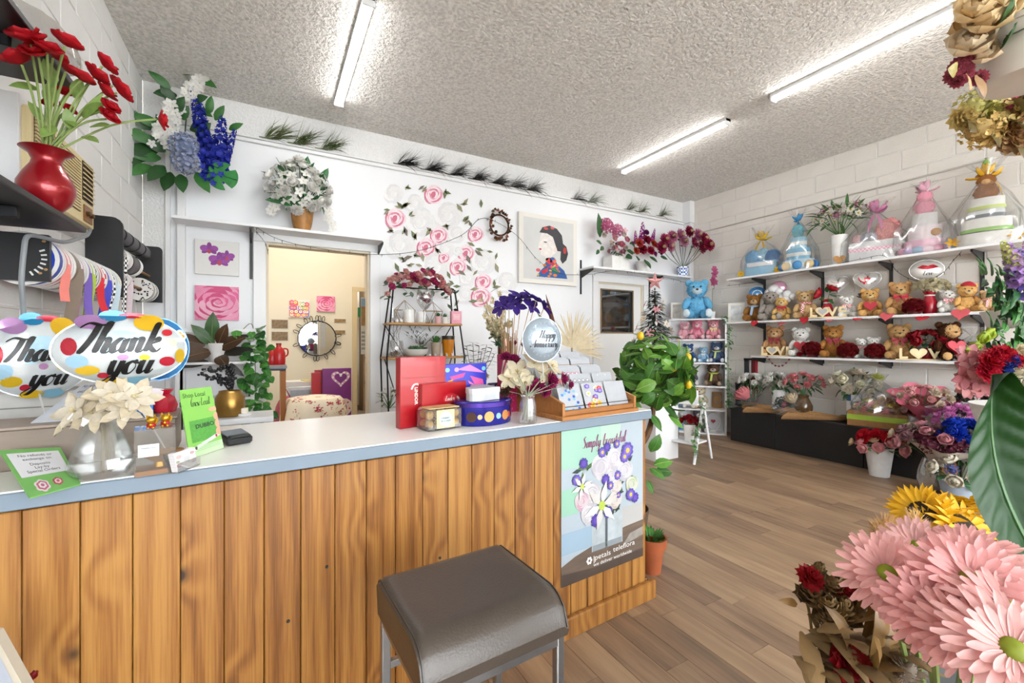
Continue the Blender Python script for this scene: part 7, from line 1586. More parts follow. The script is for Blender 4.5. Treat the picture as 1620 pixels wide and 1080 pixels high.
bear(onbc(-.45, .14, 2), brz + .1, 0.317, '#6b6a72', 'charcoal plush dog on the third bookcase shelf', '#e8e6e4', '#e0dedc', None, ears='floppy', name='plush_dog'); bear(onbc(-.15, .14, 2), brz - .15, 0.342, '#6e5646', 'dark brown plush bear with a tag on third shelf', '#c8b8a8', '#a08a74', ('scarf', '#c8d468')); bear(onbc(-.61, .14, 2), brz + .1, 0.244, '#8a8a92', 'grey plush toy at outer end of third bookcase shelf', '#f0eeec', '#e8e6e4')
bear(onbc(-.33, .13, 1), brz, 0.354, '#e2d2b2', 'cream teddy bear with white bow on the fourth shelf', '#f2e8d4', '#f4ecdc', ('bow', '#f4f0e8')); bear(onbc(-.60, .14, 1), brz + .1, 0.293, '#a8c4da', 'blue and white plush rabbit on fourth shelf', '#f4f2ee', '#f0eeea', None, ears='floppy', name='plush_rabbit')
t = thing('gift_basket', 'brown board with silver hoop beside cream bear', 'ornament', onbc(-.10, .2, 1), brz); B().box((0, .02, .11), (.13, .015, .22), ch=.01).obj('panel', M('#b0824c', .6), t); B().tube([(.05 * cos(a), .0, .13 + .06 * sin(a)) for a in [2 * PI * i / 24 for i in range(25)]], .006, 6).obj('hoop', M('#b8bcc0', .25, .8), t)
bear(onbc(-.33, .13, 0), brz, 0.354, '#77757a', 'grey teddy bear alone on lowest bookcase shelf', '#e6e4e2', '#d8d6d4'); t = thing('heart_bauble', 'red heart in a clear ring behind lowest grey bear', 'ornament', onbc(-.15, .2, 0), brz); B().tube([(.09 * cos(a), 0, .13 + .12 * sin(a)) for a in [2 * PI * i / 24 for i in range(25)]], .004, 5).obj('ring', M('#d8dcdc', .2, .5), t); B().poly(heart_pts(.03), -.008, .008).obj('heart', M('#b01c30', .4), t, (0, 0, .13), (R(90), 0, 0)); B().box((0, 0, .006), (.08, .05, .012)).obj('foot', WHITE, t)
t = thing('gift_pack', 'blue picture-front gift pack on lowest bookcase shelf', 'box', onbc(-.60, .14, 0), brz); B().box((0, 0, .11), (.14, .06, .22), ch=.002).obj('pack', M('#3a86c0', .4), t); B().box((0, -.031, .11), (.1, .002, .15)).obj('picture', M('#9ac4de', .4, var=.4, scale=18), t)
def pframe(p, rz, w_, h_, label, inner='#c9c4bb', fc='#efece4'):
 t = thing('framed_picture', label, 'frame', p, rz); b = B(); f = w_ * .16
 for (x, z, sx, sz) in ((-w_ / 2 + f / 2, h_ / 2, f, h_), (w_ / 2 - f / 2, h_ / 2, f, h_), (0, f / 2, w_ - 2 * f, f), (0, h_ - f / 2, w_ - 2 * f, f)): B().box((x, 0, z), (sx, .018, sz), ch=.002).obj('frame_side', M(fc, .45), t)
 B().box((0, .003, h_ / 2), (w_ - 2 * f, .006, h_ - 2 * f)).obj('picture', M(inner, .3, var=.5, scale=14), t); return t
p = onbc(-.16, .2, 5); t = thing('orchid_spray', 'spray of pink orchids in slim pot behind the big blue bear', 'flowers', p); vessel('pot', t, .1, .03, .04, WHITE); oq = spline([(0, 0, .08), (0, 0, .4), onY(1130, 455, p.y) - p, onY(1128, 424, p.y - .03) - p], 6); B().tube(oq, .003, 5).obj('stem', M('#4a6a3a', .6), t)
for k in range(10): inst('orchid', fm('star', '#d86a9e', '#8a2a4a', 5), t, jit(oq[-1 - k // 2], .03), zrot((rnd.uniform(-.5, .5) - .4, -1, 0), k), .05)
pframe(onbc(-.62, .2, 5), brz, .16, .24, 'small cream photo frame on bookcase beside the blue bear')
# ivy down the wall side of the bookcase
g0 = onbc(.02, 0, 5); t = thing('ivy_garland', 'thin ivy garland hanging down the bookcase side', 'plant', g0); b = B(); q = [onbc(-.03, .02, 5) - g0 + V((0, 0, .02)), onbc(.03, 0, 5) - g0 - V((0, 0, .2)), onbc(.015, -.01, 5) - g0 - V((0, 0, .55)), onbc(.03, 0, 5) - g0 - V((0, 0, .95)), onbc(.02, 0, 5) - g0 - V((0, 0, 1.15))]; qs = spline(q, 12); b.tube(qs, .003, 4)
for k in range(150): addleaf(b, jit(qs[rnd.randrange(len(qs))], .035), (rnd.uniform(-1, .3), -.8, rnd.uniform(-1, .4)), rnd.uniform(.03, .055), .032, mi=rnd.randrange(2))
b.obj('foliage', [M('#4a7a44', .5), M('#8aa884', .5)], t, angle=0)

# ================================================================ tree with lemons, small Christmas tree, ladder stand
lc = atd(1036, 590, 2.75); lb = atd(988, 700, 2.62); lb.z = 0
t = thing('lemon_tree', 'leafy artificial lemon tree standing behind the counter end', 'tree', lb)
vessel('pot', t, .26, .11, .14, M('#5a4a3e', .7)); B().lathe([(.001, .22), (.125, .22)], 20).obj('soil', M('#3a2c20', .9), t); lcl = lc - lb
B().tube(spline([(0, 0, .2), (.08, .02, .5), lcl * .62 + V((.05, 0, .05)), lcl - V((0, 0, .1))], 5), [.018] * 11 + [.016] * 5, 8).obj('trunk', M('#6a4a30', .8, var=.3, bump=.4), t)
LG = [lm('#5f9a34', .55, -35, .1, .85, 14, '#a8c870'), lm('#4a8230', .62, -35, .1, .85, 14, '#90b860'), lm('#3a6a2a', .62, -30, .1, .85, 14, '#7aa050'), lm('#76ac40', .62, -35, .1, .85, 14, '#b8d488')]
for k, d in enumerate(fib(165, PI * .85)):
 p = lcl + V((d.x * .23, d.y * .21, d.z * .24)) * rnd.uniform(.72, 1.0); tg = jit(d, .2).cross(jit((0, 0, 1), 1)).normalized(); inst('leaf', rnd.choice(LG), t, p - tg * .045, xrot(tg + d * rnd.uniform(-.1, .9), jit(d, .8)), rnd.uniform(.095, .135))
for (u, v) in ((1066, 581), (1029, 593), (1039, 616), (1089, 608), (1013, 531), (1088, 565)): B().ell((0, 0, 0), (.021, .021, .026), 12, 8).obj('lemon', M('#f0c010', .4, var=.1, bump=.2, bscale=90), t, atd(u, v, 2.62) - lb)
b = B()
for k in range(16): b.tube([lcl - V((0, 0, .12)), lcl + jit((0, 0, 0), .16)], .004, 4)
b.obj('twig_foliage', M('#5a4630', .8), t)
for (u, v, d, L_) in ((1030, 715, (.2, -.5, 1), .13), (1035, 735, (.9, -.4, .2), .13), (1038, 745, (1, -.3, -.1), .12), (1028, 740, (.4, -.8, -.4), .11), (1050, 640, (.8, -.4, -.7), .13), (1058, 655, (.7, -.5, -.7), .13), (1030, 655, (.3, -.6, -.8), .12), (1024, 760, (.3, -.4, -.9), .09)): inst('leaf', rnd.choice(LG[:3]), t, atd(u, v, 2.7) - lb, xrot(d, (0, -.7, .7)), L_)
p = onZ(1030, 903, 0); t = thing('terracotta_pot', 'terracotta pot of green succulent on floor behind counter corner', 'plant', p); TC = M('#a9572c', .7, var=.25, scale=14); lathe_obj('pot', [(.001, 0), (.05, 0), (.068, .14), (.08, .14), (.084, .19), (.074, .19), (.066, .12), (.001, .11)], TC, t); b = B()
for k in range(70): a = rnd.uniform(0, 6.28); r_ = .06 * rnd.random() ** .5; addleaf(b, (r_ * cos(a), r_ * sin(a), .17), (cos(a) * .5, sin(a) * .5, 1), rnd.uniform(.04, .07), .014, -40)
b.obj('foliage', M('#4a8a38', .6, var=.3), t, angle=0)
# Christmas tree on a white plinth
p = atd(1036, 600, 4.75); p.z = 0; t = thing('plinth', 'white display plinth under the small Christmas tree', 'plinth', p); B().box((0, 0, .4), (.34, .34, .8), ch=.004).obj('block', SHW, t); B().box((0, 0, .806), (.38, .38, .012), ch=.002).obj('cap_board', SHW, t)
p = p + V((0, 0, .8125)); t = thing('christmas_tree', 'small snowy Christmas tree with pink star and blooms', 'tree', p); b = B()
lathe_obj('stand', [(.001, 0), (.09, 0), (.08, .02), (.02, .03)], DARK, t, 14); b.tube([(0, 0, .02), (0, 0, 1.02)], [.018, .006], 6)
for k in range(760):
 z = .12 + .88 * rnd.random() ** 1.2; r_ = .34 * (1.04 - z) + .02; a = rnd.uniform(0, 6.28); d = V((cos(a), sin(a), rnd.uniform(-.35, .15))); o = V((cos(a), sin(a), 0)) * r_ * rnd.uniform(.1, .5) + V((0, 0, z)); addleaf(b, o, d, r_ * rnd.uniform(.5, .9) + .02, .036, -25, 0, .7, mi=1 + (k % 5 == 0) + (k % 7 == 0), nl=2)
b.obj('needle_foliage', [M('#4a3626', .8), M('#26352a', .7), M('#e8ece8', .7), M('#d0d8d2', .7)], t, angle=0)
for k in range(24): z = .15 + .75 * k / 24; a = k * 2.4; r_ = .34 * (1.05 - z) + .03; inst('bloom', fm('star', ['#eaa4ac', '#f0dcc4', '#e8b8b8', '#f2e8da'][k % 4], '#c88a5a', 6), t, (r_ * cos(a), r_ * sin(a), z), zrot((cos(a), sin(a), .4), k), .055 * (1.2 - z * .4))
s5 = [( (.075 if i % 2 == 0 else .03) * sin(2 * PI * i / 10), (.075 if i % 2 == 0 else .03) * cos(2 * PI * i / 10)) for i in range(10)]
b = B(); vs = [V((0, -.022, 0)), V((0, .022, 0))] + [V((x, 0, y)) for x, y in s5]; b.add(vs, [(0, 2 + i, 2 + (i + 1) % 10) for i in range(10)] + [(1, 2 + (i + 1) % 10, 2 + i) for i in range(10)]); b.obj('star', M('#e0a0a0', .4, .3), t, (0, 0, 1.09), (0, 0, -TH), smooth=False).scale = (1.35, 1.35, 1.35)
# white ladder stand
p = onZ(1098, 735, 0); p2 = onZ(1040, 722, 0); xd = (p - p2).normalized(); ang = math.atan2(xd.y, xd.x); w_ = .46
t = thing('plant_stand', 'low white ladder stand with two vases near bookcase', 'stand', p, ang)
for x in (-w_, 0):
 B().tube([(x, 0, 0), (x, .19, .62)], .014, 6).obj('front_leg', SHW, t); B().tube([(x, .38, 0), (x, .2, .6)], .012, 6).obj('rear_leg', SHW, t)
for (z, y, dp) in ((.20, .15, .27), (.60, .17, .2)): B().box((-w_ / 2, y, z), (w_ - .01, dp, .018), ch=.002).obj('shelf_board', SHW, t)
ml_ = Matrix.Translation(p) @ Matrix.Rotation(ang, 4, 'Z')
q = ml_ @ V((-.29, .13, .2095)); t = thing('rose_vase', 'glass vase of white roses on the low white stand', 'vase', q); B().lathe([(.05, 0), (.052, .13)], 24, cap=False).obj('glass', film((.92, .94, .94), .4, .03, .06), t); dome(t, (0, 0, .19), (.1, .09, .07), [(fm('rose', WF), .05, 9)], 90, (.06, .03, 14, '#3a7a3c'), (0, 0, .02), name='white_rose')
q = ml_ @ V((-.12, .13, .2095)); t = thing('face_vase', 'white face vase of red carnations on low white stand', 'vase', q); vessel('vase', t, .17, .045, .062, M('#f0eeea', .35)); B().ell((0, -.058, .095), (.01, .012, .02), 8, 6).obj('nose', M('#f0eeea', .35), t)
for s in (-1, 1): B().ell((s * .022, -.054, .112), (.012, .006, .004), 8, 5).obj('eye', M('#d8d4cc', .4), t)
B().ell((0, -.056, .06), (.014, .006, .005), 8, 5).obj('lips', M('#dcd6d0', .4), t); dome(t, (0, 0, .19), (.07, .07, .05), [(fm('carn', '#b41424', '#b41424'), .042, 8)], 85, None, (0, 0, .1), name='carnation')
q = ml_ @ V((-.23, .17, .6095)); t = thing('mirror_tray', 'white framed tray standing on top of the low white stand', 'tray', q, ang);
for x in (-.15, .15): B().box((x, 0, .06), (.02, .12, .12)).obj('tray_end', SHW, t)
B().box((0, 0, .006), (.3, .13, .012)).obj('tray_base', SHW, t)
g0 = ml_ @ V((.02, -.02, .5)); t = thing('flower_vine', 'white flower vine twined down the low white stand', 'plant', g0); b = B(); qs = spline([ml_ @ V((.0, .17, .64)) - g0, ml_ @ V((.03, .09, .45)) - g0, ml_ @ V((-.02, .05, .28)) - g0, ml_ @ V((.03, -.03, .08)) - g0], 8); b.tube(qs, .003, 4)
for k in range(60): addleaf(b, jit(qs[rnd.randrange(len(qs))], .03), (rnd.uniform(-1, 1), -.7, rnd.uniform(-.8, .4)), .05, .03)
b.obj('foliage', M('#4f8040', .5, var=.3), t, angle=0)
for k in range(8): inst('white_rose', fm('rose', '#f4f0ea'), t, jit(qs[k * 3], .02), zrot((0, -1, .2), k), .028)
# ================================================================ shelves on the block wall
def shelf_w(z, y0, y1, label, brs):
 t = thing('gift_shelf', label, 'shelf', (XR, (y0 + y1) / 2, z)); c = (y0 + y1) / 2
 B().box((-.15, 0, -.012), (.30, y1 - y0, .024), ch=.002).obj('shelf_board', SHW, t)
 for y in brs:
  k = B(); y -= c; k.add([(-.012, y - .008, -.025), (-.012, y + .008, -.025), (-.012, y + .008, -.10), (-.012, y - .008, -.10), (-.27, y - .008, -.025), (-.27, y + .008, -.025), (-.27, y + .008, -.045), (-.27, y - .008, -.045)], [(0, 1, 2, 3), (7, 6, 5, 4), (0, 4, 5, 1), (3, 2, 6, 7), (1, 5, 6, 2), (0, 3, 7, 4)]); k.obj('bracket_arm', BLK, t, smooth=False)
S1, S2, S3 = 2.07, 1.505, 1.075
BRS = (3.30, 2.63, 2.0, 1.35)
shelf_w(S1, .85, 3.63, 'top white shelf on the block wall holding wrapped hampers', BRS); shelf_w(S2, 1.2, 3.63, 'middle white shelf on the block wall holding teddy bears', BRS); shelf_w(S3, 1.15, 3.30, 'lowest white shelf on the block wall holding bears and pompoms', BRS)
for i, y in enumerate(BRS): tag(B().box((XR - .006, y, (1.0 + 2.045) / 2), (.012, .028, 1.05)).obj('slotted_upright', BLK, None), '%s black slotted upright on the block wall from the bookcase' % ['first', 'second', 'third', 'fourth'][i], 'upright')
RZ = R(-66)
def at(u, z, x=5.40): p = onX(u, 540, x); return V((x, p.y, z + .001))
def pxm(p): return mpp(p)
def cello(rt, r, h, neck=.72, bowc=None, tilt=0, seed=0):
 rr = random.Random(seed); ph = [rr.uniform(0, 6) for _ in range(4)]
 pr = [(r, 0), (r * 1.04, h * .12), (r * .95, h * .35), (r * .55, h * .58), (r * .12, h * neck), (r * .18, h * (neck + .06)), (r * .5, h)]
 rt.scale = (1, .55, 1); rt.rotation_euler.z = R(-78); B().lathe(pr, 36, cap=False, wob=lambda q, i: 1 + (.05 + .03 * i) * sin(5 * q + ph[0] + i) + .05 * sin(11 * q + ph[1] * i)).obj('cellophane', CELLO, rt)
 if bowc:
  b = B()
  for k in range(12): a = k * .524 + .2; b.petal(r * .55, r * .22, a, R(rr.uniform(-25, 55)), 0, h * neck, .3, R(rr.uniform(30, 90)), 1.1, 4, 1)
  for k in range(3): b.petal(r * .9, r * .12, rr.uniform(0, 6), R(-30), 0, h * neck, .1, R(-50), 1.0, 4, 1)
  b.obj('ribbon_bow', M(bowc, .35, var=.2), rt, angle=0)
# hampers
tag(B().tube([(XR - .012, .8, 2.85), (XR - .012, YB - .15, 2.85)], .009, 6).obj('conduit_pipe', M('#cfcac2', .5), None), 'thin painted conduit along the upper block wall', 'conduit')
p = at(1205, S1, 5.39); t = thing('gift_hamper', 'blue baby hamper in cellophane with yellow bow', 'hamper', p, RZ); cello(t, .24, .62, .72, '#f0c21e', seed=1)
B().box((0, 0, .09), (.36, .2, .18), ch=.01).obj('blue_basket', M('#8cc6e6', .6, var=.15), t); B().box((0, -.11, .14), (.3, .02, .05), ch=.005).obj('white_towel', M('#f2f4f6', .8), t); inst('plush', fur('#6fb0dc'), t, (-.1, 0, .24), None, (.09, .08, .09)); inst('plush', fur('#2a78b8'), t, (.13, -.03, .22), None, (.085, .08, .085)); inst('plush', fur('#9cd0ea'), t, (.02, 0, .26), None, (.07, .07, .08))
for x in (-.21, .21): inst('yellow_flower', fm('daisy', '#f2c21c', '#d89a10', 8), t, (x, -.16, .04), zrot((0, -1, .3)), .05)
p = at(1263, S1); t = thing('nappy_cake', 'tall blue nappy cake hamper in cellophane with blue bow', 'hamper', p, RZ); cello(t, .19, .72, .8, '#2f9ad8', seed=2)
for z, r_, c in ((0, .16, '#bfe0f0'), (.13, .12, '#7ec2e8'), (.26, .085, '#a8d8ee')): lathe_obj('tier', [(.001, z), (r_, z), (r_, z + .13), (.001, z + .13)], M(c, .7, var=.12), t); lathe_obj('tier_band', [(r_ + .002, z + .04), (r_ + .004, z + .06), (r_ + .002, z + .08)], M('#f2f4f2', .7), t)
inst('plush', fur('#8ad0e0'), t, (0, -.02, .46), None, (.06, .06, .08))
for k in range(8): a = k * .8; inst('bootie', ballm(['#3f8ad0', '#f0d8a8', '#4a90c8', '#e8c890'][k % 4]), t, (.16 * cos(a), .16 * sin(a) - .02, .06), None, (.05, .045, .05))
p = at(1328, S1, 5.37); t = thing('wildflower_vase', 'tall white vase of wildflowers on the top shelf', 'vase', p); vessel('vase', t, .32, .06, .075, M('#f2f2f0', .35)); dome(t, (-.03, 0, .5), (.09, .27, .16), [(fm('daisy', '#f4f2e6', '#e8c838', 10), .045, 18), (fm('daisy', '#d8c8c0', '#8a7a5a', 12), .04, 7), (fm('hyd', '#b87a90', '#e0c0c8', 20), .05, 3)], 95, (.14, .04, 46, '#4f8044', (20, 120)), (0, 0, .3), name='wildflower')
t2 = thing('wooden_heart', 'small round timber heart leaning at white vase foot', 'ornament', at(1328, S1, 5.30), RZ); B().poly(heart_pts(.055), -.006, .006).obj('heart', M('#c08a4a', .5, var=.2), t2, (0, 0, .052), (R(82), 0, 0))
p = at(1385, S1); t = thing('gift_hamper', 'white box hamper in cellophane with pink bow', 'hamper', p, RZ); cello(t, .27, .62, .78, '#e08ab8', seed=3); B().box((0, -.0, .10), (.42, .2, .20), ch=.006).obj('white_box', M('#eff0f2', .4), t); B().box((0, -.102, .12), (.42, .003, .035)).obj('pink_band', gingham('#e8a8c0', '#f4dce4', 60), t)
inst('pink_hood', fur('#f2a4a4'), t, (.1, 0, .29), None, (.1, .06, .12)); inst('plush', fur('#b8bcc8'), t, (-.06, 0, .24), None, (.08, .07, .06)); inst('plush', fur('#f0c8cc'), t, (-.14, 0, .24), None, (.05, .05, .05)); inst('pink_flower', fm('pom', '#d87aa0'), t, (.22, -.12, .05), zrot((0, -1, .3)), .05)
p = at(1463, S1); t = thing('nappy_cake', 'pink nappy cake hamper in cellophane topped with pink bear', 'hamper', p, RZ); cello(t, .21, .68, .86, '#f0b4cc', seed=4)
for z, r_, c in ((0, .15, '#f0bcd4'), (.13, .12, '#f4e6ea'), (.25, .09, '#e8e6e6')): lathe_obj('tier', [(.001, z), (r_, z), (r_, z + .13), (.001, z + .13)], M(c, .7, var=.15), t)
inst('plush', fur('#f2a8bc'), t, (0, 0, .44), None, (.07, .06, .07)); inst('plush', fur('#f2a8bc'), t, (0, -.01, .54), None, (.055, .05, .05)); inst('face', ballm('#c08a4c'), t, (.08, -.1, .19), None, (.04, .02, .035))
for k in range(7): a = -2.6 + k * .4; inst('bootie', ballm(['#e8a0c0', '#c8b0dc', '#a8c8e4', '#f0d0dc'][k % 4]), t, (.17 * cos(a), .15 * sin(a), .035), None, (.045, .04, .035))
p = at(1560, S1); t = thing('gift_hamper', 'large nappy cake hamper topped with brown bear and green bow', 'hamper', p, RZ); cello(t, .24, .74, .80, '#e6b020', seed=5)
for z, r_, c in ((0, .18, '#f0eee8'), (.12, .15, '#f2f0ea'), (.23, .11, '#dfe2e4'), (.30, .11, '#f0efe9')): lathe_obj('tier', [(.001, z), (r_, z), (r_, z + .11), (.001, z + .11)], M(c, .8, var=.1), t)
for z, r_, c in ((.12, .155, '#8cc050'), (.24, .114, '#6a7078'), (.31, .114, '#c8d878')): lathe_obj('ribbon_band', [(r_, z), (r_ + .003, z + .015), (r_, z + .03)], M(c, .5), t)
for (x, z, s) in ((0, .46, .075), (.0, .56, .058)): inst('bear_plush', fur('#a06a3c'), t, (x, -.01, z), None, (s, s * .9, s))
for s in (-1, 1): inst('bear_ear', fur('#a06a3c'), t, (s * .045, 0, .61), None, (.02, .015, .02))
inst('bear_muzzle', fur('#d8b080'), t, (0, -.055, .55), None, (.028, .025, .022))
for k in range(6): b = B(); b.petal(.16, .03, k * 1.05, R(30), 0, .62, .2, R(100), 1, 4, 1); b.obj('green_loop', M('#7ab040', .4), t)
for x in (-.2, .17): inst('yellow_flower', fm('star', '#f0b418', '#d89010', 6), t, (x, -.14, .05), zrot((0, -1, .5)), .055)
# middle shelf
WHT = '#fafaf6'; RDC = '#b8162e'
pframe(at(1165, S2), R(-60), .2, .25, 'white photo frame at the bookcase end of middle shelf', '#e2e8ee')
def bh(u, px_): return px_ * pxm(at(u, 1.5)) * 1.42
for (u, px_, c, lab, kw) in ((1194, 34, '#a8743c', 'brown plush bear in pale blue suit beside white photo frame', dict(acc=('scarf', '#a8c4e0'), muz='#d8b88a')), (1220, 38, '#a8a098', 'grey plush elephant under the white cloud balloon', dict(ears='floppy', name='plush_elephant')), (1237, 29, '#f0c880', 'small honey bear with red bow tie next to grey plush', dict(acc=('bow', RDC), muz='#ecd4a8')),
       (1274, 36, '#dcb884', 'tan bear with red gingham scarf beside single red rose', dict(acc=('scarf', '#c01830', '#f4ecec'), muz='#dcc49c')), (1340, 27, WHT, 'white bear with red spotted bow under the heart balloon', dict(acc=('bow', '#c01830', '#f4e4e4'))), (1376, 35, '#ecbc76', 'honey bear with red rose at its ear on middle shelf', dict(acc=('heart', RDC), muz='#e8cc94')), (1424, 42, '#e0b078', 'large honey bear with red bow beside crimson pompom', dict(acc=('bow', RDC), muz='#e0c08c')),
       (1500, 30, WHT, 'white bear with red spotted bow beside cream flower vase', dict(acc=('bow', '#c01830', '#f4e4e4'))), (1530, 36, '#e8b872', 'honey bear in red cap near shelf end', dict(hat=RDC, muz='#e4c48c')), (1563, 27, '#dcb88a', 'small tan bear with red spotted scarf at shelf end', dict(acc=('scarf', '#c01830', '#f4e4e4')))): bear(at(u, S2, 5.42), RZ, bh(u, px_), c, lab, group='plush toys on the block wall shelves', **kw)
p = at(1200, S2, 5.47); q = onX(1198, 466, 5.47); t, s = foil(q, R(-60), .10, foilmat('#4a90cc'), 'round blue foil balloon on a stick over the brown bear', 1, .34); spots(t, s, [(0, 0, .06, .06, '#d8e8f4')]); B().tube([(0, 0, -.1), (0, 0, S2 + .002 - q.z)], .003, 5).obj('balloon_stick', WHITE, t)
q = onX(1232, 455, 5.49); t, s = foil(q, R(-60), .085, foilmat('#d8a0b8'), 'pink and gold foil balloon behind the cloud balloon', 1, .34, back=foilmat('#b08a50')); B().tube([(0, 0, -.085), (0, 0, S2 + .002 - q.z)], .003, 5).obj('balloon_stick', WHITE, t)
for (u, v, s_, lab) in ((1224, 462, .055, 'white cloud shaped plush balloon on stick'), (1245, 470, .045, 'white plush ghost balloon on stick beside cloud')):
 q = onX(u, v, 5.45); t = thing('cloud_balloon', lab, 'balloon', q)
 for (y, z, r_) in ((-.06, 0, .05), (.06, 0, .05), (0, .03, .065), (0, -.02, .06)): inst('puff', ballm('#eef0f2', .4), t, (0, y, z), None, r_ * s_ / .055)
 B().tube([(0, 0, 0), (0, 0, S2 + .002 - q.z)], .003, 5).obj('balloon_stick', WHITE, t)
def redvase(u, z, hpx, lab, fl, sz, cnt, rad, leaf=None, x=5.42):
 p = at(u, z, x); h = hpx * pxm(p); t = thing('red_vase', lab, 'vase', p); r_ = h * .27
 lathe_obj('vase', [(.001, 0), (r_ * .8, 0), (r_, h * .25), (r_ * .95, h * .5), (r_ * .6, h * .78), (r_ * .62, h * .85), (r_ * .9, h), (r_ * .85, h), (r_ * .5, h * .8), (.001, h * .3)], M('#b8122c', .25, var=.1, coat=.4), t, 24); lathe_obj('pearl_band', [(r_ * .64, h * .79), (r_ * .7, h * .82), (r_ * .64, h * .85)], M('#f0e8e4', .4), t, 20)
 dome(t, (0, 0, h * 1.18), rad, [(fl, sz, cnt)], 85, leaf, (0, 0, h * .8), name='rose', face=(-.5, -.2, .8)); return t
redvase(1309, S2, 30, 'red vase with one large red rose on the middle shelf', fm('rose', '#c41028'), .09, 2, (.05, .06, .06), (.1, .05, 10, '#2f6e34')); redvase(1471, S2, 36, 'red vase of cream flowers on the middle shelf', fm('carn', '#faf2d2', '#faf2d2'), .05, 12, (.09, .11, .05), (.05, .03, 8, '#3a6a3a')); redvase(1467, S3, 25, 'red vase of dark red roses on the lowest shelf', fm('rose', '#b01026'), .075, 8, (.08, .16, .06), (.1, .06, 22, '#1f4a2a'))
def lips(u, v, r, lab, kind, sq=1):
 q = onX(u, v, 5.47); t, s = foil(q, R(-60), r, foilmat('#e6e4e0', .2), lab, sq, .34, shape='heart' if kind != 'oval' else None)
 if kind == 'heart2':
  hp_ = heart_pts(r * .5, 24); B().add([s(x * .9 - r * .25, y * .9 + r * .1, .003) for x, y in hp_], [tuple(range(24))]).obj('printed_heart', foilmat('#b8142c'), t, smooth=False)
  for i in range(14): a = i * 2.4; spots(t, s, [(r * .6 * cos(a), r * .15 + r * .5 * sin(a), r * .035, r * .035, '#2a2a2e')], 'printed_dot')
 else:
  pts = [(-.62, .16), (-.3, .42), (-.1, .36), (0, .3), (.1, .36), (.3, .42), (.62, .16), (.3, .0), (0, -.06), (-.3, 0)]; B().add([s(x * r, (y + .06) * r * (sq if kind == 'oval' else 1), .003) for x, y in pts], [tuple(range(10))]).obj('printed_lips', foilmat('#b8142a'), t, smooth=False); script(t, 'Love', M('#222226', .4), r * .17, lambda x, y: s(x, y - r * .55 * sq, .003), .2, .2)
 B().tube([(0, 0, -r * sq * .9), (0, .01, S2 + .002 - q.z)], .003, 5).obj('balloon_stick', WHITE, t); return t
lips(1325, 449, .105, 'heart foil balloon with red lips behind the red rose', 'heart'); lips(1372, 444, .115, 'spotted white foil balloon with a red heart', 'heart2'); lips(1466, 427, .125, 'oval white foil balloon with red lips and love lettering', 'oval', .75)
b = thing('ribbon_tassel', 'dark brown ribbon bunch under spotted heart balloon', 'ribbon', at(1366, S2, 5.45)); B().tube([(0, 0, 0), (0, 0, .2)], .004, 5).obj('stick', WHITE, b); bb = B()
for k in range(16): bb.petal(.07, .04, k * .39, R(rnd.uniform(-40, 40)), 0, .2, .2, R(60), 1, 3, 1)
bb.obj('ribbon_loop', M('#4a2a22', .4), b, angle=0)
def lovesign(u, z, wpx, lab, chars='LOVE', hcol='#b8b8ba', x=5.268):
 p = at(u, z, x); w_ = wpx * pxm(p) * 1.25; h = w_ * .3; t = thing('love_sign', lab, 'sign', p, RZ); C_ = M('#e6d2a4', .5); k = len(chars)
 B().box((0, 0, .006), (w_, .03, .012), ch=.002).obj('base_bar', C_, t)
 for i, ch_ in enumerate(chars):
  xx = (i - (k - 1) / 2) * w_ / k
  if ch_ == 'O':
   B().poly(heart_pts(h * .62, 24), -.008, .008).obj('heart_letter', C_, t, (xx, 0, .012 + h * .55), (R(90), 0, 0), smooth=False); B().poly(heart_pts(h * .4, 24), -.0095, -.008).obj('heart_glitter', M(hcol, .4, .5), t, (xx, -.018, .012 + h * .57), (R(90), 0, 0), smooth=False)
  else: text(t, ch_, C_, h * 1.35, (xx, 0, .012 + h * .46), ext=.008, bold=h * .04, name='letter')
lovesign(1309, S2, 40, 'cream love sign with silver heart on middle shelf', 'LOVE'); lovesign(1228, S3, 36, 'cream love sign with silver heart on lowest shelf near bookcase', 'LOVE'); lovesign(1453, S3, 44, 'cream love sign with plain heart by the monkey', 'LOV', '#e6d2a4')
def pompom(u, z, px_, lab, x=5.305):
 p = at(u, z, x); r_ = px_ / 2 * pxm(p); t = thing('flower_pompom', lab, 'flowers', p);
 for d in fib(26, PI * .62): inst('red_rose', fm('carn', '#96101e', '#96101e'), t, V((d.x, d.y, d.z)) * r_ * .72 + V((0, 0, r_ * .75)), zrot(d), r_ * .42)
 B().lathe([(.001, 0), (r_ * .5, 0), (r_ * .6, r_ * .5)], 16).obj('base', M('#5a1018', .6), t)
pompom(1446, S2, 29, 'crimson flower pompom beside the large honey bear')
for (u, lab) in ((1285, 'crimson flower pompom in front of the white bear'), (1341, 'crimson flower pompom beside brown bear on lowest shelf'), (1385, 'crimson flower pompom in front of spotted bow bears')): pompom(u, S3, 28, lab)
t = thing('single_rose', 'single red rose head lying before the white bear', 'flower', at(1265, S3, 5.29)); inst('rose', fm('rose', '#b8142a'), t, (0, 0, .02), zrot((-1, -.5, .5)), .04); addb = B(); addleaf(addb, (0, .02, .01), (-.3, 1, .1), .06, .03); addb.obj('leaf', M('#2f6a30', .5), t)
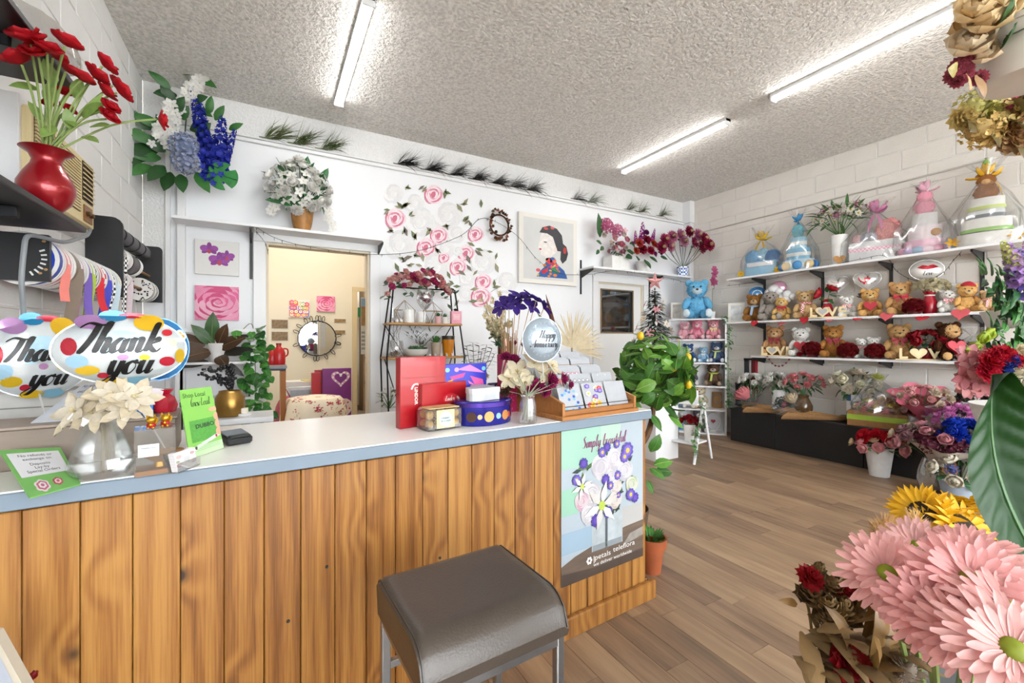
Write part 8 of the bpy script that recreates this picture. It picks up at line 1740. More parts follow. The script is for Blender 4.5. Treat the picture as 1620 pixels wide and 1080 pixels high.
# lowest shelf
for (u, px_, c, lab, kw) in ((1226, 37, '#c8986a', 'brown bear with red bow behind love sign near bookcase', dict(acc=('bow', '#8a1626'), muz='#d8b48a')), (1267, 36, WHT, 'white bear holding a small red heart on lowest shelf', dict(acc=('heart', '#b8142a'))), (1318, 40, '#b88044', 'glossy brown bear with dark red bow on lowest shelf', dict(acc=('bow', '#9a1a34'), muz='#c89858')),
       (1364, 25, WHT, 'white bear with spotted red bow between two pompoms', dict(acc=('bow', '#c01830', '#f4e4e4'))), (1383, 27, '#ecece8', 'white bear with spotted bow behind a crimson pompom', dict(acc=('bow', '#c01830', '#f4e4e4'))), (1422, 44, '#cca26c', 'large tan bear with dark red bow before third upright', dict(acc=('bow', '#9a1a2c'), muz='#caa470'))): bear(at(u, S3, 5.42), RZ, bh(u, px_), c, lab, group='plush toys on the block wall shelves', **kw)
p = at(1500, S3, 5.40); t = bear(p, RZ + R(20), bh(1500, 48), '#4a2c1a', 'plush monkey hugging a big red heart on lowest shelf', '#d8ae78', '#d8ae78', ('heart', '#c0142c'), name='plush_monkey', ears='round')
inst('face', fur('#d8ae78'), t, (0, -.13, .68), None, (.15, .1, .15))
p = at(1540, S3, 5.42); t = thing('fruit_basket', 'cellophane wrapped basket of dark cones near monkey', 'basket', p); cello(t, .16, .3, .75, seed=9); vessel('bowl', t, .08, .1, .14, M('#3a3a3e', .5))
for k in range(22): a = k * 2.4; inst('cone', conem('#3a2620'), t, (.1 * cos(a) * (k / 22) ** .5, .1 * sin(a) * (k / 22) ** .5, .1 + .05 * (1 - k / 22)), zrot((cos(a), sin(a), 1), k), .04)
# hearts strung under the middle shelf edge
for k, (u, v, s_, a) in enumerate(((1193, 511, .06, 20), (1236, 512, .055, 80), (1272, 506, .065, 10), (1312, 506, .055, 80), (1356, 504, .06, 80), (1402, 500, .075, 30), (1458, 503, .07, 75), (1519, 496, .085, 30))):
 s_ *= .72; q = onX(u, v, 5.245); t = thing('paper_heart', '%s red felt heart hung along the middle shelf edge from bookcase' % ['first', 'second', 'third', 'fourth', 'fifth', 'sixth', 'seventh', 'eighth'][k], 'heart', q, group='felt hearts on the shelf edge'); B().poly(heart_pts(s_, 20), -.003, .003).obj('heart', M('#c4162c' if k % 2 == 0 else '#d85a62', .7), t, None, (R(90 - a * .8), 0, R(-90)), smooth=False); B().tube([(0, 0, s_ * .5), (.004, 0, S2 - .012 - q.z)], .001, 4).obj('thread', M('#8a1a26', .6), t)
qs = spline([onX(1214, 563, 5.24), onX(1224, 577, 5.24), onX(1238, 578, 5.24), onX(1250, 567, 5.24)], 5); t = thing('bead_string', 'string of dark red beads looped under lowest shelf', 'beads', qs[0]); B().tube([q - qs[0] for q in qs], .0015, 4).obj('string', M('#6a3a3a', .6), t)
for k, q in enumerate(qs):
 if k % 2 == 0: inst('bead', ballm('#5a1a1e' if k % 4 else '#8a2a2e', .4), t, q - qs[0], None, .011)
fairy([onX(1150, 452, 5.3), onX(1200, 445, 5.26), onX(1290, 425, 5.26), onX(1360, 410, 5.27), onX(1400, 405, 5.27), onX(1420, 430, 5.35), onX(1455, 445, 5.38), onX(1490, 432, 5.4), onX(1510, 410, 5.4), onX(1530, 388, 5.3)], 'dark string light wire under the top shelf of the block wall', 22)
# ================================================================ black plinth and what stands on it
PZ = .41; PX = 5.11
t = thing('display_plinth', 'long low black display plinth along the block wall', 'plinth', ((PX + XR) / 2, 2.2, 0))
for (y0, y1) in ((-1.42, -.14), (-.135, .72), (.725, 1.28)): B().box((-.006, (y0 + y1) / 2, PZ / 2 - .008), (XR - PX - .02, y1 - y0, PZ - .016), ch=.003).obj('plinth_box', M('#131315', .5, var=.3, scale=6), t)
B().box((-.008, -.07, PZ - .008), (XR - PX - .004, 2.72, .016), ch=.003).obj('plinth_top', M('#26262a', .4), t)
def pl(u, x=5.33): p = onX(u, 540, x); return V((x, p.y, PZ + .001))
def fvase(u, x, lab, prof, mat, flower, n, fs, rad, cz, leaves, name='flower_vase', h=.22, z=None, glass=False):
 p = pl(u, x);
 if z is not None: p.z = z
 t = thing(name, lab, 'vase', p)
 B().lathe(prof, 26, cap=not glass).obj('vase', mat, t); dome(t, (0, 0, cz), rad, flower if isinstance(flower, list) else [(flower, fs, n)], 92, leaves, (0, 0, h * .3 if glass else h * .9), face=(-.35, -.15, .9)); return t
CYL = lambda r, h: [(.001, 0), (r * .95, 0), (r, h), (r * .9, h), (r * .85, .03), (.001, .03)]
GLS = film((.94, .95, .95), .4, .03, .05)
fvase(1191, 5.36, 'clear vase of white roses at bookcase end of plinth', [(.05, 0), (.055, .1), (.045, .2), (.055, .24)], GLS, fm('rose', WF), 12, .058, (.13, .15, .08), .33, (.09, .04, 26, '#3a6a40', (60, 130)), h=.24, glass=True)
fvase(1232, 5.38, 'white cylinder vase of white roses on the plinth', CYL(.075, .26), M('#f0f0ee', .35), fm('rose', WF), 12, .058, (.13, .16, .1), .34, (.1, .045, 26, '#2f5f36', (60, 130)), h=.26)
fvase(1271, 5.34, 'brown glass vase of pink roses on the plinth', [(.001, 0), (.06, 0), (.09, .06), (.092, .11), (.05, .2), (.06, .23), (.05, .23), (.04, .19), (.001, .02)], M('#6a5034', .15, var=.4, scale=30, coat=.5), fm('rose', '#fa9a9e'), 13, .058, (.15, .18, .09), .36, (.1, .045, 30, '#2a5a30', (60, 130)), h=.23)
fvase(1351, 5.33, 'blue and white tall vase of cream roses on plinth', CYL(.065, .29), gingham('#3f6ea8', '#eef0f2', 9), [(fm('rose', '#faf6da'), .07, 7), (fm('carn', '#faf0de', '#faf0de'), .075, 5), (fm('bud', '#e6d8a0'), .03, 4)], 0, 0, (.17, .2, .13), .38, (.11, .06, 26, '#35603a', (30, 130)), h=.29)
# lanterns
for (u, x, h, lab) in ((1188, 5.50, .62, 'tall red and black framed lantern behind white roses'), (1174, 5.42, .30, 'short red and black lantern at end of the plinth')):
 p = pl(u, x); t = thing('red_lantern', lab, 'lantern', p, R(-20))
 for sx in (-1, 1): B().box((sx * .06, 0, h / 2), (.02 if sx < 0 else .05, .08, h), ch=.002).obj('post', BLK if sx < 0 else M('#a01224', .5), t)
 for z in (.01, h - .01): B().box((0, 0, z), (.14, .09, .02)).obj('rail', BLK, t)
 inst('red_flower', fm('carn', '#b01428', '#b01428'), t, (-.01, -.05, h * .55), zrot((0, -1, .3)), .04); bb = B(); [addleaf(bb, (0, -.03, .04), (rnd.uniform(-.6, .6), -.3, 1), h * .35, .03) for _ in range(8)]; bb.obj('foliage', M('#3f6a3a', .5), t, angle=0)
# burlap bouquets
def burlap(u, x, lab, L_, fl, rz, z=PZ, name='wrapped_bouquet'):
 p = pl(u, x); p.z = z + .001; t = thing(name, lab, 'bouquet', p, rz); BU = M('#b58a5a', .9, var=.25, scale=60, bump=.3, bscale=140)
 L_ *= 1.15
 def wrap(a, q):   # cone lying along +X, open at +X end
  an = R(-84 + 168 * a) ; r_ = (.05 + .17 * q ** 1.1) * L_ / .5; return (L_ * (-.55 + q * 1.0 + .08 * sin(3 * PI * a) * q), r_ * sin(an), max(.003, .10 * L_ / .5 * q * .6 + .03 - r_ * cos(an) * .55))
 B().grid(wrap, 18, 10).obj('burlap_wrap', BU, t); B().ell((-.42 * L_, 0, .035), (.05, .04, .03), 10, 6).obj('twine', M('#8a6a40', .9), t)
 B().grid(lambda a, q: (L_ * (-.55 - .1 * q), (.03 + .06 * q) * cos(PI * a) , .03 + (.02 + .02 * q) * sin(PI * a)), 8, 3).obj('wrap_tail', BU, t)
 for (x_, y_, z_, m_, s_, d) in fl: inst('flower', m_, t, (x_ * L_, y_ * L_, z_ * L_ + .03), zrot(d), s_ * L_)
 b = B()
 for k in range(40): addleaf(b, (L_ * rnd.uniform(.2, .5), rnd.uniform(-.2, .2) * L_, L_ * rnd.uniform(.1, .24)), (1, rnd.uniform(-.8, .8), rnd.uniform(-.3, .6)), .1 * L_ / .5, .03, mi=rnd.randrange(2))
 b.obj('foliage', [M('#5a6a58', .7), M('#7a8496', .7)], t, angle=0)
pr_ = fm('protea', '#ec8a90', '#e07080')
burlap(1220, 5.19, 'burlap wrapped bouquet with a pink protea on plinth', .5, [(.42, 0, .2, pr_, .24, (.6, -.1, .6))], R(124)); burlap(1288, 5.17, 'burlap wrapped bouquet of dried cream and green blooms', .55, [(.32, .1, .22, fm('protea', '#dcc8a8', '#c8b89a'), .15, (.4, .1, .9)), (.45, -.12, .18, fm('hyd', '#6a7a74', '#9aa890', 30), .13, (.6, -.3, .6)), (.42, .06, .16, fm('pom', '#c88a94', '#a87a6a'), .1, (.8, 0, .5)), (.35, -.05, .22, fm('hyd', '#8a9a80', '#b8c0a0', 24), .1, (.4, 0, .9))], R(126))
# carton arrangement with cellophane
p = pl(1390, 5.24); t = thing('flower_crate', 'brown carton of yellow and peach blooms wrapped in cellophane', 'arrangement', p, R(-78)); B().box((0, 0, .075), (.46, .22, .15), ch=.004).obj('carton', M('#9a6c3c', .7, var=.2), t); B().box((0, -.112, .09), (.46, .003, .05)).obj('green_ribbon', M('#9ab83a', .5), t)
dome(t, (0, 0, .16), (.2, .1, .11), [(fm('carn', '#e8b070', '#e8b070'), .055, 8), (fm('rose', '#f0d040'), .04, 8), (fm('star', '#e88a90', '#f0d040', 6), .045, 6), (fm('daisy', '#d8e070', '#8ab040', 10), .04, 7)], 88, (.07, .03, 20, '#6a9a44'), name='bloom')
B().lathe([(.2, .12), (.22, .22), (.14, .36), (.03, .45), (.08, .52)], 28, cap=False, wob=lambda q, i: 1 + .08 * sin(7 * q + i)).obj('cellophane', CELLO, t); B().tube([(-.18, 0, .2), (-.02, -.05, .46)], [.035, .05], 10, cap=False).obj('clear_tube', CELLO, t); inst('yellow_bud', fm('carn', '#d8dc80', '#d8dc80'), t, (-.0, -.05, .48), zrot((.3, -.3, 1)), .06)
# pink wrapped bouquets
def wrapped(u, x, z, lab, paper, fl, rad, h, tiltx, px2=None, name='wrapped_bouquet', vase=None):
 p = pl(u, x); p.z = z + .001; t = thing(name, lab, 'bouquet', p, R(-66)); zb = 0
 if vase:
  vessel('vase', t, vase[0], vase[1] * .8, vase[1] * .7, film((.8, .8, .8), .6, .03, .12), rb=(vase[1], .45)); zb = vase[0] * .55
 B().lathe([(.03, zb), (.05, zb + h * .25), (rad * .7, zb + h * .7), (rad * 1.08, zb + h)], 30, cap=False, wob=lambda q, i: 1 + .05 * i * sin(6 * q + i)).obj('paper_wrap', M(paper, .5, var=.15, scale=9), t, None, (R(tiltx), 0, 0))
 ct = Euler((R(tiltx), 0, 0)).to_matrix(); dome(t, ct @ V((0, 0, zb + h * .86)), (rad * .95, rad * .95, rad * .5), fl, 88, None, ct @ V((0, 0, zb + .1)), name='bloom', face=ct @ V((0, 0, 1)))
 return t
wrapped(1462, 5.42, PZ, 'rose red wrapped bouquet at the back of the plinth', '#b8365a', [(fm('carn', '#e07a8c', '#e07a8c'), .06, 14), (fm('rose', '#f0c8c0'), .05, 6)], .19, .30, 28); wrapped(1455, 5.25, PZ, 'pink and cream wrapped bouquet in silver ribbed vase', '#e2708c', [(fm('carn', '#f2e2cc', '#f2e2cc'), .05, 8), (fm('rose', '#f0b0b0'), .05, 8)], .2, .26, 24, vase=(.24, .1))
wrapped(1500, 5.42, PZ, 'grey wrapped bunch of lilac pink chrysanthemums, rear', '#b8aeb0', [(fm('pom', '#f09ad8', '#fcc0ec', 15), .055, 16)], .17, .28, 26); wrapped(1512, 5.22, PZ, 'clear wrapped bunch of lilac pink chrysanthemums, front', '#d8c8cc', [(fm('pom', '#ec90d4', '#fcc0ec', 15), .055, 18)], .19, .27, 36)
p = pl(1545, 5.35); t = thing('wrapped_bouquet', 'dark wrapped dried bouquet at plinth end behind big leaf', 'bouquet', p, R(-66)); B().lathe([(.03, 0), (.05, .1), (.14, .3)], 24, cap=False, wob=lambda q, i: 1 + .06 * i * sin(6 * q)).obj('paper_wrap', M('#8f8484', .6, var=.2), t, None, (R(20), 0, 0)); dome(t, (0, -.1, .32), (.13, .1, .1), [(fm('pom', '#4a4440', '#4a4440'), .05, 12)], 90, (.08, .03, 20, '#3a3a34'), (0, 0, .1), name='bloom')
p = pl(1500, 5.16); t = thing('orchid_pot', 'low silver pot of white orchid blooms at plinth edge', 'planter', p); vessel('pot', t, .10, .08, .1, M('#b8bcc0', .2, .8)); b = B()
for k, (u, v) in enumerate(((1467, 655), (1472, 668), (1480, 660), (1488, 672), (1495, 662), (1505, 668), (1512, 662), (1520, 675), (1528, 668), (1535, 678), (1476, 650))): q = onX(u, v, 5.13) - p; inst('orchid', fm('star', WF, '#e8d070', 5), t, q, zrot((-1, -.4, .4), k), .055); b.tube([(0, 0, .09), q * .5 + V((0, 0, .06)), q], .002, 4)
b.obj('stem_foliage', M('#6a8a4a', .6), t)
# ================================================================ floor pots in front of the plinth
p = onZ(1391, 752, 0); t = thing('flower_bucket', 'white bucket of red and pink roses on the floor', 'bucket', p); vessel('bucket', t, .27, .075, .11, M('#e6e6e4', .45), t=.004)
dome(t, (0, 0, .27), (.19, .2, .06), [(fm('rose', '#fcb0b4'), .07, 12), (fm('rose', '#f0d8b0'), .06, 4)], 100, (.06, .03, 14, '#6a9a50', (80, 130)), (0, 0, .2), name='pink_rose'); dome(t, (0, 0, .33), (.14, .17, .05), [(fm('carn', '#e01030', '#e01030'), .075, 9)], 80, None, (0, 0, .2), name='red_rose')
p = onZ(1478, 778, 0); t = thing('floor_vase', 'ribbed glass vase of wrapped dark red blooms on floor', 'vase', p); vessel('vase', t, .28, .075, .07, film((.82, .8, .77), .6, .03, .14), rb=(.11, .4)); B().lathe([(.06, .26), (.1, .34), (.22, .46)], 28, cap=False, wob=lambda q, i: 1 + .07 * i * sin(6 * q)).obj('paper_wrap', M('#ddd0c4', .5), t, None, (R(10), R(-10), 0))
dome(t, (-.04, -.04, .42), (.17, .17, .06), [(fm('hyd', '#6a2038', '#8a3a4a', 30), .075, 9)], 80, None, (0, 0, .2), name='dark_bloom', face=(-.5, -.3, .8)); dome(t, (-.02, 0, .42), (.25, .25, .12), [(fm('rose', '#d8929c'), .07, 8), (fm('rose', '#ecdcc0'), .065, 6), (fm('carn', '#a87a80', '#a87a80'), .06, 6)], 100, (.1, .04, 20, '#5a4a3c'), (0, 0, .25), name='rose', face=(.3, .3, .9)); B().box((.0, -.08, .2), (.16, .1, .14), (0, R(10), .4), ch=.01).obj('kraft_tag', M('#b88450', .8), t)
p = onZ(1520, 795, 0); t = thing('rose_bucket', 'pale blue bucket of cream roses on floor by glass vase', 'bucket', p); vessel('bucket', t, .17, .1, .13, M('#b4c4d8', .3, var=.1), t=.005); dome(t, (0, 0, .24), (.16, .16, .1), [(fm('rose', '#f0e8d4'), .075, 9), (fm('hyd', '#6a70b8', '#a8a8d8', 24), .05, 2), (fm('bud', '#e8e0b8'), .03, 4)], 95, (.1, .05, 26, '#3a6a3a'), (0, 0, .14), name='cream_rose', face=(-.4, -.2, .9))
p = onZ(1545, 770, 0); p = onX(1535, 770, 4.85); p.z = 0; t = thing('blue_rose_vase', 'white pedestal vase of royal blue roses on the floor', 'vase', p); lathe_obj('vase', [(.001, 0), (.09, 0), (.05, .05), (.05, .3), (.085, .42), (.075, .42), (.001, .3)], M('#dfe4ee', .3), t); dome(t, (0, 0, .48), (.15, .16, .11), [(fm('carn', '#1848d0', '#1848d0'), .085, 12)], 95, None, (0, 0, .4), name='blue_rose', face=(-.3, -.1, .9))
p = onZ(1500, 803, 0); t = thing('timber_block', 'short rough timber log beside the pale blue bucket', 'log', p); B().lathe([(.001, 0), (.05, 0), (.052, .09), (.001, .09)], 14, wob=lambda q, i: 1 + .08 * sin(4 * q)).obj('log', M('#9a8878', .9, var=.4), t)

# ================================================================ near flower stand at the edge of the view
def FG(u, v, d): return atd(u, v, d)
fb = FG(1500, 1300, .62); fb.z = 0
sp = thing('flower_stand', 'white pedestal stand carrying the near flower buckets', 'stand', (fb.x, fb.y, 0)); lathe_obj('pedestal', [(.001, 0), (.16, 0), (.15, .03), (.06, .06), (.06, .5), (.17, .53), (.17, .55), (.001, .55)], M('#e8e8e6', .4), sp)
def bucket(lab, loc, h, r, c='#c8ccd0', name='flower_bucket'):
 t = thing(name, lab, 'bucket', loc); vessel('bucket', t, h, r * .8, r, M(c, .4, .3), t=.003); return t
gb = V((fb.x, fb.y, .551)); t = bucket('grey bucket of large pink gerbera daisies, closest to viewer', gb, .2, .10)
b = B(); GC = [('#fcc0bc', '#a8b830'), ('#fcc8c4', '#9aa828'), ('#fab8b6', '#b0b840')]
for k, (u, v, d, dr, r_) in enumerate(((1403, 908, .56, (-.45, -.25, .85), .072), (1450, 868, .62, (-.1, .25, 1), .066), (1535, 922, .50, (-.15, -.35, .9), .078), (1535, 878, .58, (.1, .2, 1), .066), (1565, 885, .60, (.4, .1, .9), .06), (1478, 968, .50, (-.35, -.55, .7), .070), (1590, 965, .47, (.3, -.3, .9), .074), (1600, 1030, .43, (.1, -.5, .8), .076), (1440, 945, .56, (-.55, -.3, .6), .06), (1530, 1005, .47, (-.2, -.7, .5), .066))):
 q = FG(u, v, d) - gb; c = GC[k % 3]; dr = V(dr) * .6 - ray(u, v).normalized() * .6; r_ *= .82; inst('gerbera', fm('gerbera', c[0], c[1], 22), t, q, zrot(dr, k), r_); b.tube(spline([V((rnd.uniform(-.03, .03), rnd.uniform(-.03, .03), .1)), q * .6, q - V(dr).normalized() * .004], 4), .0035, 6)
b.obj('stem_foliage', M('#7a8a4a', .6), t)
# sunflowers and bunny tails
sb = FG(1500, 880, 1.0); sb.z = 0; t = bucket('white bucket of yellow sunflowers beyond the pink gerberas', sb, .42, .12, '#e8e8e6'); b = B()
for k, (u, v, d, dr, r_) in enumerate(((1522, 838, .98, (-.1, -.65, .6), .095), (1505, 805, 1.05, (0, .1, 1), .085), (1460, 812, 1.02, (-.9, -.1, .5), .075), (1540, 800, 1.08, (.3, .2, 1), .08), (1475, 835, 1.0, (-.7, -.5, .4), .06))):
 q = FG(u, v, d) - sb; inst('sunflower', fm('sun', '#f2bc10', '#3a2812', 20), t, q, zrot(dr, k), r_); b.tube([(0, 0, .1), q * .7, q], .005, 6)
b.obj('stem_foliage', M('#5a7a34', .6), t)
tb = FG(1425, 900, .80); tb.z = 0; t = bucket('slim pot of fluffy tan bunny tail grass beside gerberas', tb, .5, .06, '#b09070', 'grass_pot'); b = B()
for k in range(16):
 q = FG(1425 + rnd.uniform(-30, 34), 838 + rnd.uniform(-14, 14), .80 + rnd.uniform(-.03, .03)) - tb; inst('bunny_tail', fm('tuft', '#f0c890'), t, q - V((0, 0, .02)), zrot(jit((-.1, -.1, 1), .35), k), .027); b.tube([(0, 0, .3), q], .0015, 4)
b.obj('stem_foliage', M('#b09a6a', .7), t)
# dark dried blooms with red strawflowers
db = FG(1330, 1080, .66); db.z = 0; t = bucket('brown pot of dried banksia cones and red strawflowers', db, .45, .09, '#5a4030', 'dried_pot'); b = B()
for k, (u, v, d, s_) in enumerate(((1285, 925, .68, .05), (1310, 940, .66, .05), (1330, 950, .66, .048), (1290, 960, .66, .05), (1315, 975, .64, .052), (1275, 945, .68, .04), (1340, 985, .64, .05), (1300, 990, .64, .045), (1350, 960, .66, .04))):
 q = FG(u, v, d) - db; inst('dried_cone', conem('#8a6c42' if k % 2 else '#a0804e'), t, q, zrot(jit((-.2, -.3, .9), .4), k), s_ * .95); b.tube(spline([(0, 0, .3), q * .75 + V((0, 0, .12)), q], 4), .0022, 5)
for (u, v, d, s_) in ((1280, 915, .66, .022), (1335, 935, .65, .016), (1345, 1055, .60, .034), (1360, 1075, .6, .03)): inst('strawflower', fm('carn', '#b0101e', '#b0101e'), t, FG(u, v, d) - db, zrot((-.3, -.6, .7)), s_)
for (u, v, d, dr, L_) in ((1355, 985, .64, (.2, -.4, 1), .12), (1370, 1010, .62, (.5, -.3, .8), .14), (1380, 1050, .6, (.3, -.3, .9), .12), (1340, 1030, .62, (-.4, -.4, .8), .1), (1400, 1040, .6, (.6, -.2, .8), .13), (1365, 1060, .6, (-.2, -.6, .6), .1), (1262, 955, .66, (-.9, -.2, .5), .04)): inst('dried_leaf', lm('#96723e', .3, -60, .12, .8, 10), t, FG(u, v, d) - db, xrot(dr, (0, -.8, .4)), L_)
inst('thistle', fm('tuft', '#a89888'), t, FG(1430, 1070, .58) - db, zrot((0, -.4, 1)), .022); [addleaf(b, FG(rnd.uniform(1265, 1420), rnd.uniform(985, 1110), .63 + rnd.uniform(-.03, .05)) - db, (rnd.uniform(-.7, .7), -.5, rnd.uniform(-.2, 1)), rnd.uniform(.05, .1), .026, -60) for _ in range(70)]; b.obj('stem_foliage', M('#86683c', .8, var=.4), t)
# big glossy leaf
lb2 = FG(1600, 1010, .60); lb2.z = 0; t = thing('strelitzia_plant', 'huge glossy dark green leaf at the edge of the view', 'plant', lb2); vessel('pot', t, .3, .1, .13, M('#6a6660', .6))
bas = FG(1664, 930, .60) - lb2; tip = FG(1570, 592, .66) - lb2; ax = tip - bas; Ln = ax.length; axn = ax.normalized(); sd = (ray(1620, 740) - ray(1500, 740)).normalized(); sd = (sd - axn * sd.dot(axn)).normalized(); nn = axn.cross(sd)
def bigleaf(u, v):
 wd = .072 * math.sin(PI * min(1, (u * .93 + .07)) ** .9) ** .75; s_ = (v - .5) * 2
 return bas + axn * Ln * u + sd * wd * s_ + nn * (-.025 * abs(s_) - .008 * sin(60 * (u + abs(s_) * .16)) * (abs(s_) * (1 - abs(s_) ** 4)) * .6 + .03 * sin(PI * u))
b = B().grid(bigleaf, 60, 14); b.obj('leaf_blade', M('#143c0c', .4, var=.35, scale=5, spec=.14), t, angle=0); B().tube([bigleaf(i / 20, .5) + nn * .0 for i in range(21)] , [.005 - .004 * i / 20 for i in range(21)], 8).obj('midrib', M('#3c6a30', .4), t); B().tube(spline([(0, 0, .2), bas * .5 + V((.02, 0, .05)), bas], 5), .01, 8).obj('leaf_stalk', M('#3f6a34', .4), t)
# tall wall-side stand of mixed stems behind the big leaf
tb2 = FG(1640, 560, 1.55); tb2.z = 0; t = thing('flower_tower', 'tall tiered stand of mixed artificial stems at frame edge', 'stand', tb2); lathe_obj('post', [(.001, 0), (.16, 0), (.14, .03), (.02, .05), (.02, 1.32)], M('#e4e4e2', .4), t); lathe_obj('tier_dish', [(.001, .95), (.15, .95), (.17, 1.02), (.001, .97)], M('#e4e4e2', .4), t); lathe_obj('tier_dish', [(.001, 1.3), (.12, 1.3), (.14, 1.36), (.001, 1.32)], M('#e4e4e2', .4), t)
bg_ = FG(1612, 520, 1.5); st_ = thing('green_spray', 'spray of dark green serrated leaves against the block wall', 'plant', V((tb2.x, tb2.y, 1.325)))
o0 = V((tb2.x, tb2.y, 1.325)); gl3 = [lm('#2c5a2c', .2, -25, .1, .8, 8, '#5a8a4a'), lm('#4a8a3c', .22, -25, .1, .8, 8, '#6a9a5a'), lm('#2f6230', .2, -25, .1, .8, 8)]; b = B()
for k in range(150):
 u, v = rnd.uniform(1548, 1622), rnd.uniform(432, 592);
 if (u - 1548) + abs(v - 500) * .35 < 26: continue
 q = FG(u, v, 1.45 + rnd.uniform(-.12, .08)) - o0; inst('leaf', rnd.choice(gl3), st_, q, xrot((-.75, -.2, rnd.uniform(-.7, .5)), (-.2, -.9, .5)), rnd.uniform(.08, .14))
for (u, v) in ((1560, 455), (1580, 500), (1590, 545), (1600, 480), (1575, 570)): b.tube(spline([V((0, 0, .0)), (FG(u + 25, v, 1.48) - o0) * .7, FG(u, v, 1.45) - o0], 4), .004, 5)
b.obj('stem_foliage', M('#4a6a34', .6), st_)
ds = thing('delphinium_spray', 'lilac and lime delphinium spikes at the edge of the view', 'flowers', V((tb2.x, tb2.y, 1.325)))
for (u0, v0, u1, v1, c, s_) in ((1618, 450, 1592, 385, '#b48ad0', .5), (1632, 470, 1614, 395, '#8a78d8', .55), (1606, 420, 1586, 382, '#d8dc70', .4), (1640, 440, 1625, 380, '#e0b0d8', .5)): a, c_ = FG(u0, v0, 1.3) - o0, FG(u1, v1, 1.3) - o0; L_ = (c_ - a).length; inst('flower_spike', fm('spike', c, '#e8e8c0', 44), ds, a, zrot(c_ - a), (L_ * 1.5, L_ * 1.5, L_)); B().tube([(0, 0, 0), a], .004, 5).obj('stem', M('#4a7a3a', .6), ds)
mx = thing('silk_flowers', 'bunch of hanging pink, red, blue and white silk blooms', 'flowers', V((tb2.x, tb2.y, .975))); o1 = V((tb2.x, tb2.y, .975))
for k in range(46): u, v = rnd.uniform(1524, 1562), rnd.uniform(558, 612); inst('pink_petal_bloom', fm('star', rnd.choice(['#d88a90', '#cc7a86', '#e09a9c']), '#c86a78', 5), mx, FG(u, v, 1.3 + rnd.uniform(-.05, .05)) - o1, zrot((-.5, -.7, rnd.uniform(-.6, .4)), k), .04)
for k, (u, v, c, kd) in enumerate(((1565, 575, '#c8142e', 'carn'), (1575, 568, '#d01a38', 'carn'), (1562, 592, '#e0284a', 'carn'), (1585, 562, '#c8142e', 'carn'), (1590, 570, '#1c3a9a', 'carn'), (1580, 580, '#1a348a', 'carn'), (1602, 572, '#e02440', 'carn'), (1600, 590, '#f2ead0', 'carn'), (1612, 580, '#f4eed8', 'rose'), (1608, 600, '#e8e4d0', 'carn'), (1618, 592, '#6a5ab0', 'hyd'), (1615, 560, '#ecdcb8', 'rose'), (1595, 605, '#e8e0c4', 'rose'), (1620, 610, '#5a4aa8', 'hyd'), (1585, 600, '#3a9a4a', 'carn'))): inst('silk_bloom', fm(kd, c, '#e8d8a0' if kd == 'hyd' else c), mx, FG(u, v, 1.2) - o1, zrot((-.5, -.7, .4), k), .034)
for (u, v, d) in ((1545, 548, (-1, -.2, .2)), (1555, 545, (-.2, -.2, 1)), (1530, 555, (-1, -.2, .1)), (1562, 540, (.1, -.2, 1))): inst('lime_bud', fm('bud', '#b8cc40'), mx, FG(u, v, 1.3) - o1, zrot(d), .045)
b = B(); [b.tube([(0, 0, 0), FG(u, v, 1.3) - o1], .003, 4) for u, v in ((1545, 580), (1565, 570), (1600, 585), (1550, 550), (1612, 575))]; b.obj('stem_foliage', M('#5a8a44', .6), mx)
# hanging baskets overhead
def hang(u, v, d, lab, r_, tilt):
 p = FG(u, v, d); t = thing('hanging_basket', lab, 'basket', p); PLS = M('#d9d2c8', .35)
 lathe_obj('bowl', [(.001, -.05), (r_ * .8, -.05), (r_ * .98, .0), (r_, .035), (r_ * 1.05, .035), (r_ * 1.05, .045), (r_ * .95, .045), (r_ * .9, -.02), (.001, -.03)], PLS, t, 32)
 for a in (2.6, 4.7, .5): B().tube(spline([(r_ * cos(a), r_ * sin(a), .03), (r_ * .8 * cos(a), r_ * .8 * sin(a), .25), (0, 0, .5)], 5), .005, 6).obj('hanger_strap', M('#ece8e0', .3), t)
 B().tube([(0, 0, .5), (0, 0, H - p.z)], .003, 5).obj('ceiling_wire', M('#ece8e0', .3), t); return t, p
t, p = hang(1632, 84, .82, 'near hanging basket of cream roses and red berries', .085, 0)
for k, (u, v, s_) in enumerate(((1540, 30, .05), (1560, 12, .05), (1535, 58, .05), (1555, 45, .05), (1528, 82, .048), (1545, 75, .045), (1575, 28, .045), (1550, 95, .035), (1570, 5, .04))): inst('cream_rose', fm('rose', ['#f8dca8', '#fce8c4', '#f4d094'][k % 3]), t, FG(u, v, .80 + .02 * (k % 3)) - p, zrot((-.7, -.4, .3), k), s_)
for k in range(14): inst('berry_bloom', fm('carn', '#c05a6c', '#c05a6c'), t, FG(rnd.uniform(1505, 1550), rnd.uniform(98, 130), .82) - p, zrot((-.6, -.4, -.3), k), .016)
for (u, v, dr, L_, c) in ((1515, 112, (-1, -.2, -.3), .05, '#a89a58'), (1530, 118, (-.5, -.4, -.8), .05, '#c8a070'), (1545, 118, (0, -.4, -1), .05, '#b08a60'), (1575, 55, (-.6, -.5, .2), .07, '#3f6a34'), (1585, 70, (-.7, -.5, -.1), .07, '#35602c'), (1595, 40, (.3, -.8, .3), .07, '#3a6a30'), (1600, 25, (.5, -.8, .1), .08, '#3f7034'), (1610, 20, (.6, -.5, .5), .07, '#4a7a3c'), (1590, 55, (-.3, -.8, -.2), .08, '#2c4a26'), (1600, 50, (0, -.9, 0), .08, '#2a4824')): inst('leaf', lm(c, .5, -30, .1, .8, 8), t, FG(u, v, .80) - p, xrot(dr, (-.2, -.8, -.3)), L_)
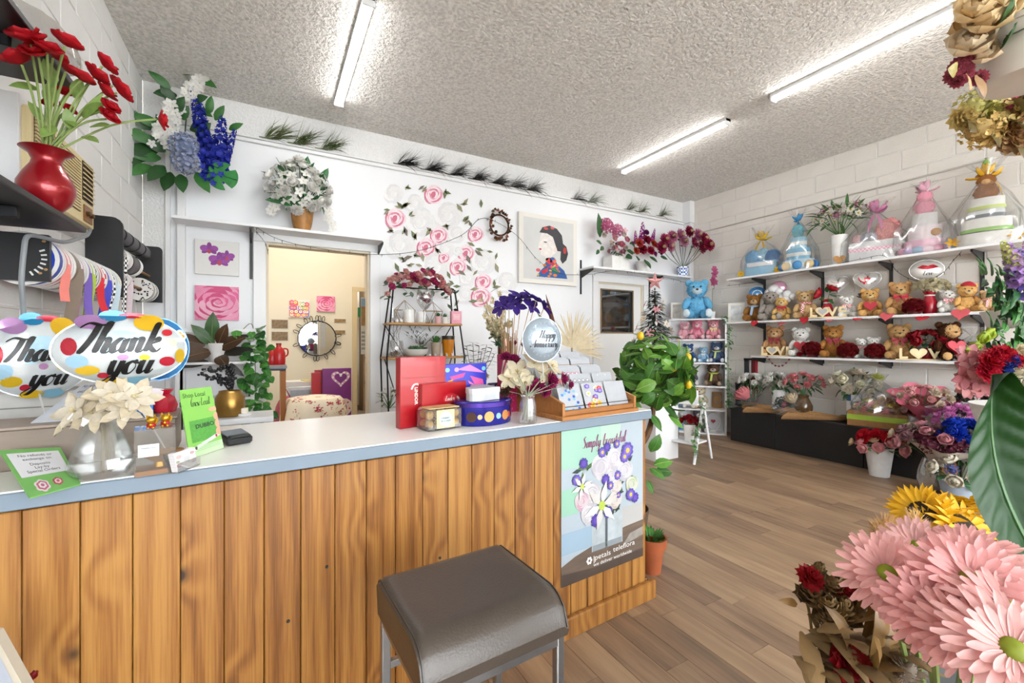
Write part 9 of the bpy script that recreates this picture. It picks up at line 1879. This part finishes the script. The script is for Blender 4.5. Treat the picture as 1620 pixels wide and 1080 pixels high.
t, p = hang(1650, 195, 1.05, 'farther hanging basket of faded hydrangea and burgundy blooms', .085, 0)
for k, (u, v, c, s_) in enumerate(((1520, 188, '#f0d890', .034), (1538, 172, '#e0d888', .04), (1560, 160, '#e8e098', .04), (1555, 180, '#d0c870', .04), (1575, 190, '#e0c880', .045), (1550, 205, '#f0d088', .045), (1590, 205, '#c8a070', .05), (1575, 155, '#d86880', .035), (1590, 150, '#e87890', .04), (1605, 145, '#f08898', .04), (1580, 172, '#d05070', .035), (1570, 168, '#e06080', .03), (1610, 165, '#a09058', .045), (1605, 190, '#b89060', .05), (1615, 210, '#d8b078', .05), (1600, 218, '#c8a070', .045), (1560, 212, '#e8c880', .035), (1618, 178, '#e06068', .035))): inst('faded_bloom', fm('hyd', c, '#8a9a4a', 30) if k % 3 else fm('carn', c, c), t, FG(u, v, 1.02) - p, zrot((-.5, -.6, -.1), k), s_)
for (u, v, dr) in ((1540, 195, (-.8, -.3, -.4)), (1560, 195, (-.3, -.5, -.8)), (1590, 180, (-.6, -.6, 0)), (1600, 212, (-.1, -.5, -.9)), (1555, 160, (-.6, -.4, .6)), (1585, 195, (-.5, -.6, -.3)), (1610, 155, (.1, -.5, .8))): inst('leaf', lm('#6a5a30', .5, -30, .1, .8, 8), t, FG(u, v, 1.02) - p, xrot(dr, (-.2, -.8, .2)), .08)
# pale chair corner and red bloom at the near foot of the counter
p = FG(-15, 1100, .75); p.z = 0; t = thing('folding_sign', 'pale framed board edge at the near foot of the counter', 'sign'); A1, A2, A3, A4 = FG(-60, 880, .74), FG(0, 1000, .78), FG(60, 1120, .74), FG(-60, 1180, .70); o, fn = board('board_face', FG(-70, 1000, .80), FG(-2, 996, .82), FG(62, 1130, .80), FG(-40, 1150, .78), .02, M('#c9c0ae', .5), t); patch(fn, .0, .0, .86, .88, M('#aeb4c0', .4), o, 'panel', .0008)
for s_ in (0, 1): q = fn(.1 + .8 * s_, .05); B().tube([q - V((0, -.02, 0)), V((q.x, q.y + .05, 0))], .01, 6).obj('support_leg', M('#c9c0ae', .5), t)
p = FG(47, 1068, .9); t = thing('red_tulip', 'single red silk petal bloom low against the counter', 'flower', V((p.x, p.y, 0))); inst('bloom', fm('bud', '#a01018'), t, (0, 0, p.z - .012), zrot((.5, 0, 1)), .022); B().tube([(0, 0, .03), (0, 0, p.z - .01)], .002, 5).obj('stem', M('#3a5a2c', .6), t); vessel('pot', t, .08, .03, .04, DARK)
